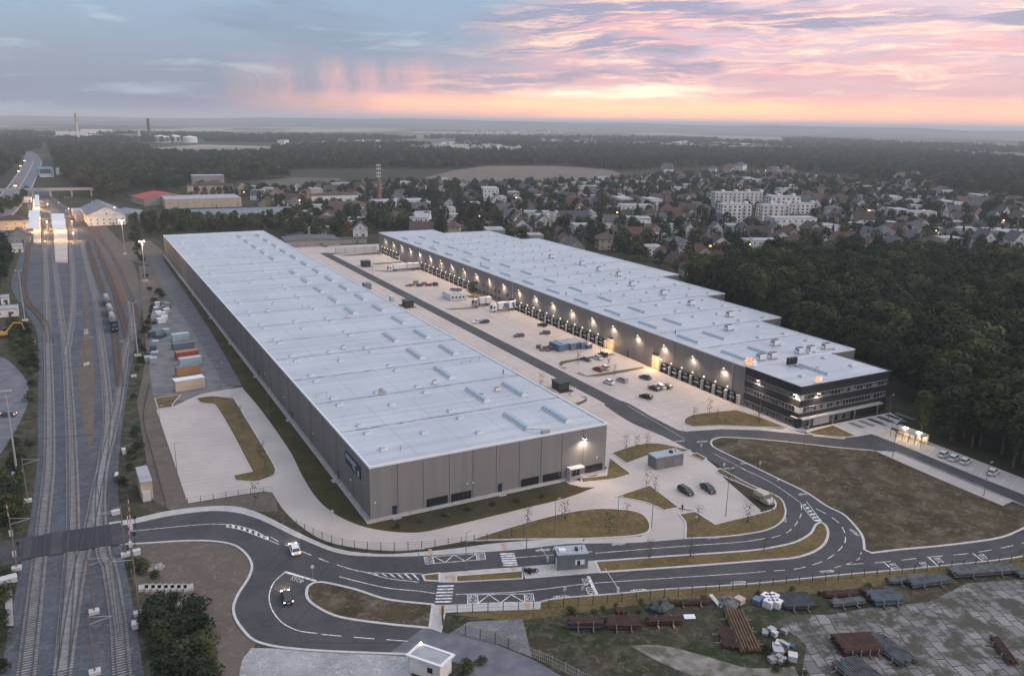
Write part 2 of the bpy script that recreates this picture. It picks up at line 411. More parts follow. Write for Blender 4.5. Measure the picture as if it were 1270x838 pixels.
# gravel and soil
area('soil', [(160, 676), (231, 672), (264, 673), (288, 677), (303, 687), (311, 701), (307, 716), (295, 735), (288, 751), (289, 764), (298, 778), (318, 795), (300, 850), (262, 850), (268, 800), (240, 760), (205, 740), (170, 735), (160, 700)], .03, BROWN)
area('gravel', [(343, 804), (400, 809), (506, 813), (515, 860), (295, 860), (300, 820), (312, 803)], .036, GRAVEL)
area('gravel', [(556, 786), (580, 771), (648, 767), (655, 795), (660, 815), (612, 797)], .036, grassmat('blue_gravel', (.2, .2, .21, 1), (.15, .15, .15, 1), (.25, .25, .26, 1)))
area('gravel', [(190, 400), (205, 382), (232, 376), (262, 420), (290, 480), (245, 500), (190, 490), (184, 440)], .036, mat('depot_gravel', (.20, .185, .18), (.14, .14, .145), .25, .9, space='W'))
area('track_path', [(187, 322), (200, 318), (228, 360), (262, 412), (300, 478), (280, 480), (240, 412), (212, 372), (196, 345)], .042, mat('wet_gravel', (.14, .14, .15), (.10, .10, .11), .3, .9, space='W'))
area('path', [(136, 308), (160, 300), (186, 298), (206, 318), (190, 330), (160, 322)], .036, BROWN)
area('verge', [(172, 330), (188, 330), (238, 412), (250, 470), (250, 520), (340, 600), (345, 634), (215, 634), (190, 620), (170, 500), (182, 440)], .024, BROWN, False)
area('verge', [(212, 330), (222, 332), (330, 480), (455, 645), (440, 655), (345, 560), (300, 478), (262, 410)], .03, GRASSG, False)
# slab yard bottom right
def slabmat():
    m = bpy.data.materials.new('concrete_slabs'); m.use_nodes = True; t = m.node_tree; q = N(t); bs = t.nodes['Principled BSDF']
    pos = q.new('ShaderNodeNewGeometry').outputs['Position']
    mp = q.new('ShaderNodeMapping'); q.put(mp.inputs['Vector'], pos); mp.inputs['Rotation'].default_value = (0, 0, math.radians(-68))
    wv = q.new('ShaderNodeTexNoise'); q.put(wv.inputs['Vector'], pos); wv.inputs['Scale'].default_value = .25
    va = q.new('ShaderNodeVectorMath', operation='SCALE'); q.put(va.inputs[0], wv.outputs['Color']); va.inputs['Scale'].default_value = 1.5
    vb = q.new('ShaderNodeVectorMath', operation='ADD'); q.put(vb.inputs[0], mp.outputs[0]); q.put(vb.inputs[1], va.outputs[0])
    br = q.new('ShaderNodeTexBrick'); q.put(br.inputs['Vector'], vb.outputs[0])
    br.inputs['Scale'].default_value = 1; br.inputs['Brick Width'].default_value = 3.0; br.inputs['Row Height'].default_value = 1.9
    br.inputs['Mortar Size'].default_value = .11; br.inputs['Mortar Smooth'].default_value = .3
    br.inputs['Color1'].default_value = (.27, .25, .25, 1); br.inputs['Color2'].default_value = (.15, .14, .14, 1); br.inputs['Mortar'].default_value = (.05, .05, .035, 1)
    nz = q.noise(pos, .22, 6, .65)
    k = q.mix(q.ss(nz, .42, .56), (.06, .058, .042, 1), br.outputs[0])
    k = q.mix(.6, k, q.mix(q.noise(pos, 1.6, 5, .7), (.4, .4, .4, 1), (1.3, 1.3, 1.3, 1)), 'MULTIPLY')
    q.put(bs.inputs['Base Color'], k); bs.inputs['Roughness'].default_value = .9
    return m
area('slab_yard', [(965, 770), (985, 762), (1030, 762), (1086, 752), (1150, 747), (1200, 723), (1300, 716), (1420, 700), (1500, 900), (985, 900), (1000, 800)], .036, slabmat(), False)
area('dirt_track', [(780, 800), (820, 800), (870, 812), (930, 828), (985, 826), (1000, 860), (900, 850), (830, 826)], .036, mat('dusty_track', (.26, .235, .215), (.10, .095, .07), .35, .95, space='W'), True)

# concrete yards
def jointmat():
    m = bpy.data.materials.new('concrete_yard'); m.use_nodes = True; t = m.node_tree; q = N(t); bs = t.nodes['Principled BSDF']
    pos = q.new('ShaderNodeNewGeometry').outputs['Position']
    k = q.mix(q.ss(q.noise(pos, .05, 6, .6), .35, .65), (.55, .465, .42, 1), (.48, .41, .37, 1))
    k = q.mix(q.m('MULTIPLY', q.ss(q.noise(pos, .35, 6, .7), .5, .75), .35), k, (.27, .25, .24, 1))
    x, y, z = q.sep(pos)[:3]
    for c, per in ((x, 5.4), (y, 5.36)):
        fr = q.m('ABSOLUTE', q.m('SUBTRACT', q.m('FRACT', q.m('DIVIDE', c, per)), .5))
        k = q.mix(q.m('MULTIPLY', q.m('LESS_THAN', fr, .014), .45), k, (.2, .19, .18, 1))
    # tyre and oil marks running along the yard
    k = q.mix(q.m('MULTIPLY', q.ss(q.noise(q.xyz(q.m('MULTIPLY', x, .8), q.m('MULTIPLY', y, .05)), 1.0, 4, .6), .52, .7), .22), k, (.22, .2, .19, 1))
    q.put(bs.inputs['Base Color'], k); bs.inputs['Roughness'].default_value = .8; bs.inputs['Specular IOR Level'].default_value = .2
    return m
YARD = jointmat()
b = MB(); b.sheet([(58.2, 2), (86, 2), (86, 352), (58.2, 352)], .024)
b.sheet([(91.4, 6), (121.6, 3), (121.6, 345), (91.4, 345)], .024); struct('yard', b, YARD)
b = MB(); b.sheet([(85.9, 2), (91.5, 2), (91.5, 352), (85.9, 352)], .045); struct('road', b, ASPH)
# rear yard edge
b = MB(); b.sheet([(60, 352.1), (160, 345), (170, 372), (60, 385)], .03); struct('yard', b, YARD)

# front car park and ring path
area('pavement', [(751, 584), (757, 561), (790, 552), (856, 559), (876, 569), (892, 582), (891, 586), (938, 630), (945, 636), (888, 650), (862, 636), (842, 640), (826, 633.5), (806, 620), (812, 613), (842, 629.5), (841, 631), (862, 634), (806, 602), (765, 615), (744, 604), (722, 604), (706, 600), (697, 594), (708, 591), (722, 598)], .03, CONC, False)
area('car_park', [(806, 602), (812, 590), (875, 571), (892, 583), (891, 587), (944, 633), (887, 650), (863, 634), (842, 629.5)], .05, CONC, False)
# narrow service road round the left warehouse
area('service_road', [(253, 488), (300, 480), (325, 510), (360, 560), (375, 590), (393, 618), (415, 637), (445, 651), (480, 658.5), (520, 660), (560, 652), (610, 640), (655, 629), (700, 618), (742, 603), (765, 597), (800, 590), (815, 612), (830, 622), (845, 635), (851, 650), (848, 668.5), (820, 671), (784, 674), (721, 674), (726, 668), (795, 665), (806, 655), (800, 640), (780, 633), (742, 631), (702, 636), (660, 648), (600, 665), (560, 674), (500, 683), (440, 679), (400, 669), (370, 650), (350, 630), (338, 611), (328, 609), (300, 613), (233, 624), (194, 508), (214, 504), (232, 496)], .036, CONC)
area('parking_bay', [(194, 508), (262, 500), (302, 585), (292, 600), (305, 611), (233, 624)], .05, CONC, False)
# main asphalt
area('road', [(-160, 716), (-60, 692), (0, 675), (40, 664), (135, 652), (160, 650.6), (210, 640), (261, 634), (293.5, 636), (321, 644), (356.5, 660.7), (381.7, 672), (412, 684), (437, 689), (486, 690.5), (524, 689.2), (620, 683.4), (650, 681), (696, 675), (721, 674), (789, 672.8), (849, 668.3), (920, 663.3), (950, 657.6), (965, 650), (972.7, 641), (973, 631), (965, 616), (950, 606), (931, 602), (896, 580), (876, 569), (855.6, 558), (822.8, 541), (782, 523.5), (749, 502), (760, 494), (778, 499.5), (810, 518), (832, 531), (849.6, 535), (895, 531.8), (940.6, 533), (988.8, 538), (1047.7, 542), (1063.8, 541.4), (1081, 538), (1126, 555.6), (1212, 590.9), (1270, 613.6), (1340, 640), (1330, 650), (1256, 621.5), (1111, 560.6), (1083, 559.4), (1038, 555.6), (950, 546), (896.5, 543), (884, 546), (882, 551), (888, 556), (925, 574), (960, 591), (1000, 611), (1025.6, 628), (1045.7, 638), (1060.8, 653), (1069.7, 665.8), (1072, 682), (1081, 686), (1113.7, 682), (1176.7, 676), (1239.7, 667), (1270, 655), (1340, 620), (1380, 660), (1270, 689.7), (1151.5, 703.6), (1050.8, 712.4), (950, 722.5), (920, 725), (814, 731.8), (766, 736.3), (700.8, 741.4), (670, 746.4), (593, 748.8), (563, 749.5), (536.7, 748.8), (534, 779), (548, 787), (567, 791), (612, 798), (650, 817), (700, 842), (640, 870), (593, 834), (563, 821), (506, 811.5), (400, 807.4), (343, 802), (315, 794), (298, 776.7), (291, 764), (289.8, 751.5), (296, 736), (308.7, 716), (312.5, 701), (305, 687), (289.8, 676), (264.6, 671.3), (231.8, 670.8), (166, 674.6), (141, 675.4), (100, 682), (40, 692), (-60, 722), (-160, 750)], .06, ASPH)
area('road', [(530, 775), (556, 786), (612, 797.5), (660, 817), (760, 875), (560, 900), (578, 826), (560, 820), (480, 812)], .064, OLDASPH, False)
# old road on the far left edge
area('road', [(-60, 438), (0, 443), (16, 452), (30, 468), (36, 484), (34, 502), (22, 528), (0, 563), (-60, 620)], .05, OLDASPH)
# raised islands with kerbs
def island(pts, m=GRASSD, kw=.45, h=.15, ang=50, name='traffic_island'):
    w = sm(PL(pts), True, 6, ang)
    b = MB(); b.prism(w, 0, h); struct(name, b, m)
    if kw:
        b = MB(); b.ribbon(w, kw, 0, h+.03, closed=True); struct('kerb', b, KERB)
    return w
island([(382, 728), (390, 722.5), (402, 722.5), (440, 731), (480, 743.5), (537, 750), (533, 779), (480, 774), (420, 765), (392, 752), (381, 741)], GRASSM, .5)
island([(524, 713.5), (545, 711), (545, 721), (527, 720)], GRASSD, .4)
island([(566, 714.5), (648, 708.5), (648, 717.8), (566, 722)], GRASSD, .25)
island([(738, 696.5), (830, 690), (920, 684), (950, 680.5), (985, 673), (1005, 662), (1012, 651), (1018, 647.5), (1024, 652), (1027, 662), (1022, 675), (1008, 685), (985, 692), (950, 695), (860, 702), (744, 710)], GRASSD, .5)
island([(888, 584), (893, 581), (930, 601), (966, 617), (974, 632), (972, 643), (963, 652), (945, 659), (905, 665), (850, 668), (850, 648), (842, 638), (862, 634.5), (887, 650.5), (945, 636), (961, 630), (958, 618), (930, 605), (892, 588)], GRASSD, .35)
island([(764, 616), (806, 602), (842, 629.5), (824, 633), (800, 623)], GRASSD, .3)
island([(758, 562), (790, 552), (815, 550), (856, 558.5), (846, 561), (812, 563), (777, 575)], GRASSD, .3)
island([(855, 564), (864, 562), (876, 568.5), (872, 572)], GRASSD, .3)
island([(752, 590), (756, 568), (783, 588), (762, 594), (722, 598.5), (720, 593)], GRASSD, .3)
island([(580, 671), (640, 652), (700, 636.5), (742, 631), (780, 633), (797, 638), (806, 650), (803, 660), (786, 664.5), (725, 668), (640, 669)], GRASSD, .35)
island([(849, 520), (860, 514.5), (912, 508.5), (935, 515), (978, 531), (930, 529.5), (895, 528), (860, 529.5), (849, 526)], GRASSD, .35)
island([(1001, 536), (1033, 527.5), (1062, 541), (1040, 543), (1010, 539)], GRASSD, .3)
island([(243, 494), (262, 491.5), (290, 494), (330, 560), (342, 582), (340, 590), (318, 597), (292, 596), (289, 590), (313, 585), (266, 502), (250, 500)], GRASSD, .3)
island([(196, 507), (192, 494), (224, 490), (214, 502), (214, 505)], GRASSD, .25)
# yard islands
for pts in ([(693, 452), (697, 448), (760, 438.5), (763, 440), (702, 451), (696, 455), (704, 456), (700, 458)],
            [(714, 463), (718, 462), (728, 466), (797, 455), (800, 457), (745, 467), (728, 467.5)],
            [(577, 360), (600, 364), (606, 366.5), (585, 366)], [(571, 343), (592, 336), (596, 339), (574, 347)], [(576, 367), (607, 364.5), (590, 372)],
            [(736, 372), (741, 369), (757, 372), (740, 376)],
            [(712, 500), (720, 498), (727, 494), (720, 491.5), (728, 492), (728, 498), (718, 503)], [(493, 378.5), (500, 377), (512, 381), (495, 380)],
            [(455, 334.5), (480, 336), (500, 334), (480, 337.5)], [(419, 317), (470, 313), (474, 315.5), (430, 317.5)], [(462, 327), (497, 324.5), (499, 326), (464, 328.5)],
            [(553, 383), (592, 381), (600, 378.5), (592, 383), (560, 384.5)]):
    island(pts, GRASSD, .25)
# raised footpaths
def walk(pts, z=.14, m=PAVE, smooth=True):
    w = PL(pts); w = sm(w, True, 5, 50) if smooth else w
    b = MB(); b.prism(w, 0, z); struct('pavement', b, m)
    b = MB(); b.ribbon(w, .22, 0, z+.02, closed=True); struct('kerb', b, KERB)
walk([(135, 648.6), (160, 645), (210, 634), (261, 628.5), (293.5, 629), (321, 637), (361.5, 657), (387, 669.5), (412, 679.5), (437, 685), (480, 688), (524, 685), (560, 681.5), (620, 674), (700, 668.5), (722, 668), (722, 673.5), (696, 675), (650, 680.5), (620, 683), (524, 689), (486, 690), (437, 688.5), (412, 683.5), (381.7, 671.5), (356.5, 660.2), (321, 643.5), (293.5, 635.5), (261, 633.5), (210, 639.5), (160, 650), (136, 653)])
walk([(544, 711.5), (600, 707), (650, 703.5), (650, 708), (566, 714), (565, 722), (545, 722)], smooth=False)
walk([(648, 703.5), (737, 696), (745, 709.8), (652, 717.5)], smooth=False)
walk([(538, 751), (552, 751), (670, 746.8), (669, 755), (552, 759.5), (547, 784), (533, 779)], smooth=False)
walk([(846, 528), (860, 531), (895, 529.5), (930, 531), (978, 533), (985, 533), (1003, 537), (1010, 541), (1047, 544.5), (1047.7, 542), (988.8, 538), (940.6, 533.4), (895, 532.2), (849.6, 535)], smooth=False)
walk([(913, 507), (921, 501.5), (1000, 533), (1104, 512), (1118, 520), (1103, 533), (1081, 538), (1064, 541), (1033, 527), (1001, 535), (985, 537), (936, 515)], .12, smooth=False)
# bays on the right
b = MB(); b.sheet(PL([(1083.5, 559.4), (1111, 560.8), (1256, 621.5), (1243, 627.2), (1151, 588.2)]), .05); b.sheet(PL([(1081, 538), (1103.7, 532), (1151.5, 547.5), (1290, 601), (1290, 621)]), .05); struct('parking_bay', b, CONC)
# kerb lines along meadow and outer verges
for pts, w in (([(1063.8, 541.4), (1040, 543), (1083, 559), (1038, 555.2), (950, 545.6), (896.5, 542.6), (884, 545.6), (882, 551), (888, 556.4), (925, 574.4), (960, 591.4), (1000, 611), (1025.6, 628), (1045.7, 638), (1060.8, 653), (1069.7, 665.8), (1072, 682), (1081, 686), (1113.7, 682), (1176.7, 676), (1239.7, 667), (1270, 655), (1330, 624)][2:], .5),
               ([(141, 675.4), (166, 674.6), (231.8, 670.8), (264.6, 671.3), (289.8, 676), (305, 687), (312.5, 701), (308.7, 716), (296, 736), (289.8, 751.5), (291, 764), (298, 776.7), (315, 794), (343, 802), (400.8, 807.4), (506, 811.5)], .45),
               ([(1380, 660), (1270, 689.7), (1151.5, 703.6), (1050.8, 712.4), (950, 722.5), (920, 725), (814, 731.8), (766, 736.3), (700.8, 741.4), (684, 743.5), (670, 746.4)], .3),
               ([(1064, 541), (1081, 538), (1126, 555.6), (1212, 590.9), (1270, 613.6)], .2), ([(1083, 559.4), (1111, 560.8), (1256, 621.5), (1330, 650)], .2)):
    b = MB(); b.ribbon(sm(PL(pts)), w, 0, .18); struct('kerb', b, KERB)
# ---- paint
lines = MB()
_zi = [0]
def along(pts, w=.15, dash=None, z=.078):
    _zi[0] += 1; z = z+.0004*(_zi[0] % 40)
    pts = sm(PL(pts), False, 8)
    if not dash: lines.ribbon(pts, w, z); return
    on, off = dash; acc = 0; cur = []; st = True; lim = on
    for i in range(len(pts)-1):
        a, c = pts[i], pts[i+1]; L = (c-a).length; t = 0
        if not cur and st: cur = [a]
        while L-t > lim-acc:
            t += lim-acc; p = a.lerp(c, t/L); acc = 0
            if st:
                cur.append(p)
                if len(cur) > 1: lines.ribbon(cur, w, z)
                cur = []; lim = off
            else: cur = [p]; lim = on
            st = not st
        acc += L-t
        if st: cur.append(c)
    if st and len(cur) > 1: lines.ribbon(cur, w, z)
along([(160, 659), (210, 654), (257, 650), (283, 650.2)], .18)
along([(283, 650), (300, 653), (318, 659), (331, 667)], .18); along([(282, 653.5), (299, 657), (315, 663), (330, 668.5)], .14)
for i in range(8):
    t = i/7; p = Vector((282+49*t, 651.8+15.5*t**1.4)); q0 = P(p.x-1.5, p.y-1.6-.6*t); q1 = P(p.x+2.4, p.y-1.2-.6*t); q2 = P(p.x+2.2, p.y+2.2); q3 = P(p.x-1.7, p.y+2.0)
    lines.face([(q.x, q.y, .082) for q in (q0, q1, q2, q3)][::-1])
along([(336, 666), (348, 673), (375, 684), (412, 699)], .2, (2.6, 2.0)); along([(334, 670), (346, 675)], .15)
along([(418, 700.5), (440, 707), (455, 710), (480, 717), (520, 722)], .18); along([(455, 710), (490, 711), (523, 711.5)], .15)
along([(421, 715), (440, 720), (480, 729), (520, 733), (540, 736)], .2)
for i in range(6):
    x = 462+i*9.5
    q = [P(x, 710.6), P(x+3, 710.8), P(x+9+i*.6, 713.5+i*1.35), P(x+6+i*.6, 713+i*1.3)]
    lines.face([(k.x, k.y, .082) for k in q][::-1])
along([(353, 709), (392, 720.5)], .55); along([(353, 710), (340, 722), (334, 738), (337, 755), (350, 772), (370, 782), (394, 785.5)], .2)
along([(398, 786.5), (450, 791), (520, 796)], .2, (3.4, 2.0))
along([(738, 686), (850, 677), (920, 672), (950, 667.5)], .17); along([(640, 691.5), (700, 687), (735, 684)], .15); 
along([(737, 723), (820, 717.5), (920, 711), (950, 708.5)], .15); along([(565, 737), (640, 734), (730, 723.5)], .15)
along([(957, 667), (975, 661), (987, 650), (994, 636), (993, 622)], .18, (2.4, 1.8))
along([(992, 623), (970, 607), (950, 595), (920, 581)], .15)
along([(993, 624), (1000, 634), (1010, 646)], .15); along([(1000, 622), (1008, 632), (1018, 646)], .15)
for i in range(6):
    t = i/5; a = Vector((996+14*t, 625.5+19*t)); w_ = 3+5*t
    q = [P(a.x, a.y), P(a.x+w_, a.y-.6), P(a.x+w_+1, a.y+1.4), P(a.x+.9, a.y+2)]
    lines.face([(k.x, k.y, .084) for k in q][::-1])
along([(1012, 631), (1026, 638), (1041, 649), (1048, 662), (1047, 674), (1034, 688), (1018, 697), (990, 705), (960, 708)], .18, (2.6, 1.8))
along([(1035, 704), (1050, 699.5), (1065, 693), (1068, 685)], .15, (1.6, 1.4))
along([(1050, 700), (1090, 697.5), (1150, 691), (1200, 686.5), (1240, 680), (1270, 673), (1320, 660)], .18, (3.4, 2.3))
along([(778, 503), (830, 533), (850, 545)], .12); along([(884, 562), (925, 583)], .12)
along([(1300, 640), (1200, 596), (1111, 559)], .1)
# hatched bus boxes and crossings
def box4(q): 
    for a, c in zip(q, q[1:]+q[:1]): along([a, c], .16, z=.080)
box4([(526, 691), (601, 685.8), (602, 693.7), (528, 699.5)]); box4([(526, 691), (536.5, 690.3), (538.5, 698.6), (528, 699.5)]); box4([(590, 686.5), (601, 685.8), (602, 693.7), (592, 694.6)])
along([(538, 690), (552, 697.5), (563, 688), (577, 695.8), (590, 687)], .18)
box4([(580, 737.7), (661, 736.2), (662.5, 746), (580, 748.5)]); box4([(580, 737.7), (592, 737.5), (593, 748), (580, 748.5)]); box4([(650, 736.4), (661, 736.2), (662.5, 746), (651, 746.5)])
along([(593, 748), (606.5, 737.5), (621, 747.5), (634, 737.5), (650, 746.3)], .18)
def zebra(x0, x1, y0, y1, k, sk=0):
    for i in range(k):
        t = i/(k-1); y = y0+(y1-y0)*t; dxx = sk*t
        q = [P(x0+dxx, y-.9), P(x1+dxx, y-1.4), P(x1+dxx, y+.4), P(x0+dxx, y+.9)]
        lines.face([(p.x, p.y, .086) for p in q][::-1])
zebra(620, 638, 687, 701, 6, 4); zebra(542.5, 563, 727, 746.5, 6, -3)
along([(687, 680), (693, 686)], .55); along([(729.5, 714.5), (741, 739)], .55)
along([(1096, 697.5), (1108, 706.5)], .3); along([(1151, 690.5), (1164, 702.5)], .3); along([(1206, 686), (1219, 695.5)], .3)
# sharrow-like bicycle marks
def bike(px, py, s=1.0, a=0.0):
    c = P(px, py); e = P(px+6, py-.6)-c; e.normalize(); e = Matrix.Rotation(a, 3, 'Z') @ e; f = Vector((-e.y, e.x, 0))
    for k in (-.62, .62):
        ring = [c+e*(k*s)+(e*math.cos(t)+f*math.sin(t))*.42*s for t in [i*math.pi/5 for i in range(10)]]
        lines.ribbon(ring, .12, .080, closed=True)
    lines.ribbon([c-e*.5*s, c+f*.45*s, c+e*.5*s], .11, .084); lines.ribbon([c-e*.1*s+f*.5*s, c-e*.6*s+f*.05], .11, .085)
    g = c+e*2.3*s
    lines.ribbon([g-e*.5+f*.4, g+e*.2, g-e*.5-f*.4], .14, .080); lines.ribbon([g-e*1.0+f*.4, g-e*.3, g-e*1.0-f*.4], .14, .080)
for x, y, a in ((764, 675, 0), (882, 667, 0), (973, 645, 1.1), (1062, 662, 1.6), (1022, 709, 0), (692, 740.5, 0), (788, 732.5, 0), (912, 722.5, 0), (840, 547.5, 0), (868, 548, 0), (902, 581, 0), (922, 575, 0), (995, 613, 0), (670, 682.5, 0)): bike(x, y, .8, a)
# parking bay lines
for i in range(7):
    along([(826+i*13-2, 596-i*.5-6), (846+i*13-4, 612-i*.5-6)][::1], .1, z=.075) if i < 4 else None
for i in range(6): along([(862+i*14, 646-i*3.3), (848+i*14, 635-i*3.3)], .1, z=.075)
for i in range(12): along([(1100+i*13.2, 558.5+i*5.5), (1094+i*13.2, 563+i*5.2)], .12, z=.075)
for i in range(13): along([(1108+i*13, 533+i*4.9), (1098+i*13, 543+i*5.2)], .12, z=.075)
for i in range(26): 
    t = i/25; along([(195.5+t*36, 512+t*106), (264+t*48, 503.5+t*100)] if t < .8 else [(195.5+t*36, 512+t*106), (289+(t-.8)*10, 588+(t-.8)*110)], .07, z=.075)
for Y in [96+2.6*i for i in range(22)]: lines.ribbon([Vector((108, Y, 0)), Vector((120.5, Y, 0))], .08, .055)
for Y in [165+2.6*i for i in range(8)]: lines.ribbon([Vector((96, Y, 0)), Vector((108, Y, 0))], .08, .055)
for X0, X1, Ys in ((97, 107, [30+2.6*i for i in range(9)]), (108, 119, [30+2.6*i for i in range(9)]), (96, 106, [8+2.6*i for i in range(8)]), (96, 118, [125+5.2*i for i in range(6)])):
    for Y in Ys: lines.ribbon([Vector((X0, Y, 0)), Vector((X1, Y, 0))], .1, .055)
    lines.ribbon([Vector((X0, Ys[0], 0)), Vector((X0, Ys[-1], 0))], .1, .058)
struct('road_marking', lines, LINE)
w = PL([(30, 669), (150, 649), (154, 675), (28, 694.5)]); b = MB(); b.prism(w, 0, .30); struct('road', b, ASPH)
# tactile strips and crossing rubber
b = MB()
for q in ([(531, 681.5), (535.5, 681.2), (536, 688), (532, 688.4)], [(621, 675), (627, 674.5), (629, 682), (624.5, 682.3)], [(633, 704.5), (638, 704), (640, 709), (636, 709.4)], [(551, 714.5), (565, 713.5), (565, 721), (561, 721.5), (560, 717), (553, 718)], [(545, 751.5), (552, 751.3), (551, 762), (545, 762.5)], [(650.5, 747.8), (658, 747.4), (657, 755), (652, 755)]):
    b.sheet(PL(q), .168)
struct('tactile_paving', b, TACT)
b = MB()
b.prism(PL([(41, 667.5), (65, 662), (62.5, 688.5), (38.5, 692.5)]), 0, .34); b.prism(PL([(79.5, 660), (136.5, 652), (140, 677), (77.5, 687)]), 0, .34)
struct('crossing_panel', b, mat('rubber_panel', (.028, .03, .04), (.04, .042, .052), 1.5, .8, space='W'))
# painted words, each letter a real flat outline on the road
def word(txt, px, ex, hx, z=.10):
    """px lower-left pixel, ex pixel at the end of the baseline, hx pixel at the top-left"""
    cu = bpy.data.curves.new('road_lettering', 'FONT'); cu.body = txt; cu.resolution_u = 2
    t = bpy.data.objects.new('road_lettering', cu); COL.objects.link(t); bpy.context.view_layer.update()
    me = bpy.data.meshes.new_from_object(t.evaluated_get(bpy.context.evaluated_depsgraph_get()))
    bpy.data.objects.remove(t)
    xs = [v.co.x for v in me.vertices]; ys = [v.co.y for v in me.vertices]
    o = P(*px); e = P(*ex)-o; h = P(*hx)-o
    for v in me.vertices:
        u = (v.co.x-min(xs))/(max(xs)-min(xs)); w = (v.co.y-min(ys))/(max(ys)-min(ys)); v.co = o+e*u+h*w+Vector((0, 0, z))
    me.materials.append(LINE); q = bpy.data.objects.new('road_lettering', me); COL.objects.link(q); tag(q, kind='structure')
word('STOP', (360, 719), (374.5, 724), (363, 714.5))
word('BUS', (529.5, 698), (537.3, 697.4), (528.6, 694.9)); word('BUS', (528.4, 694.2), (536.2, 693.6), (527.6, 691.6))
word('BUS', (593, 693.8), (600.6, 693.2), (592.4, 690.8)); word('BUS', (592.2, 690.2), (599.8, 689.5), (591.6, 687.4))
word('BUS', (581.3, 747.4), (591.4, 747), (581.3, 743.4)); word('BUS', (581.3, 742.6), (591.2, 742.2), (581.2, 738.8))
word('BUS', (652.5, 745.6), (661, 745.2), (652, 741.8)); word('BUS', (651.9, 741.2), (660.4, 740.8), (651.2, 737.5))
word('STOP', (729, 716.5), (733, 725), (721, 718)); word('STOP', (733.8, 727), (738, 738), (726, 729))
word('STOP', (700.5, 681.5), (699, 684.5), (692.5, 681)); 
for x, y in ((1102, 698), (1157, 691), (1212, 686.5)):
    word('BUS', (x+8, y+.5), (x+14, y+6.5), (x+1, y+1.5))
word('BUS', (1147+0, 697), (1153, 702.5), (1147-8, 698))
# ============================================================ WAREHOUSES
def wallmat(name, c, rib=.5, ax='xy', seams=None):
    m = bpy.data.materials.new(name); m.use_nodes = True; t = m.node_tree; q = N(t); bs = t.nodes['Principled BSDF']
    pos = q.new('ShaderNodeTexCoord').outputs['Object']
    x, y, z = q.sep(pos)[:3]
    s = q.m('ADD', x, y)
    fr = q.m('FRACT', q.m('DIVIDE', s, rib)); k = q.m('LESS_THAN', fr, .10)
    col = q.mix(q.m('MULTIPLY', k, .09), (*c, 1), (c[0]*.45, c[1]*.45, c[2]*.45, 1))
    # faint differences from panel to panel
    pn = q.new('ShaderNodeTexWhiteNoise', noise_dimensions='1D'); q.put(pn.inputs['W'], q.m('FLOOR', q.m('DIVIDE', s, 1.15)))
    col = q.mix(.10, col, q.mix(pn.outputs[0], (.4, .4, .4, 1), (1.5, 1.5, 1.5, 1)), 'MULTIPLY')
    st = q.noise(q.xyz(q.m('MULTIPLY', s, .9), q.m('MULTIPLY', z, .08)), 1.0, 5, .6)
    col = q.mix(q.m('MULTIPLY', q.ss(st, .5, .8), .25), col, (c[0]*.6, c[1]*.58, c[2]*.55, 1))
    q.put(bs.inputs['Base Color'], col); bs.inputs['Roughness'].default_value = .5; bs.inputs['Specular IOR Level'].default_value = .35
    MATS[name] = m; return m
CLAD = wallmat('grey_cladding', (.205, .198, .198))
CLADB = wallmat('black_cladding', (.022, .024, .028), .9)
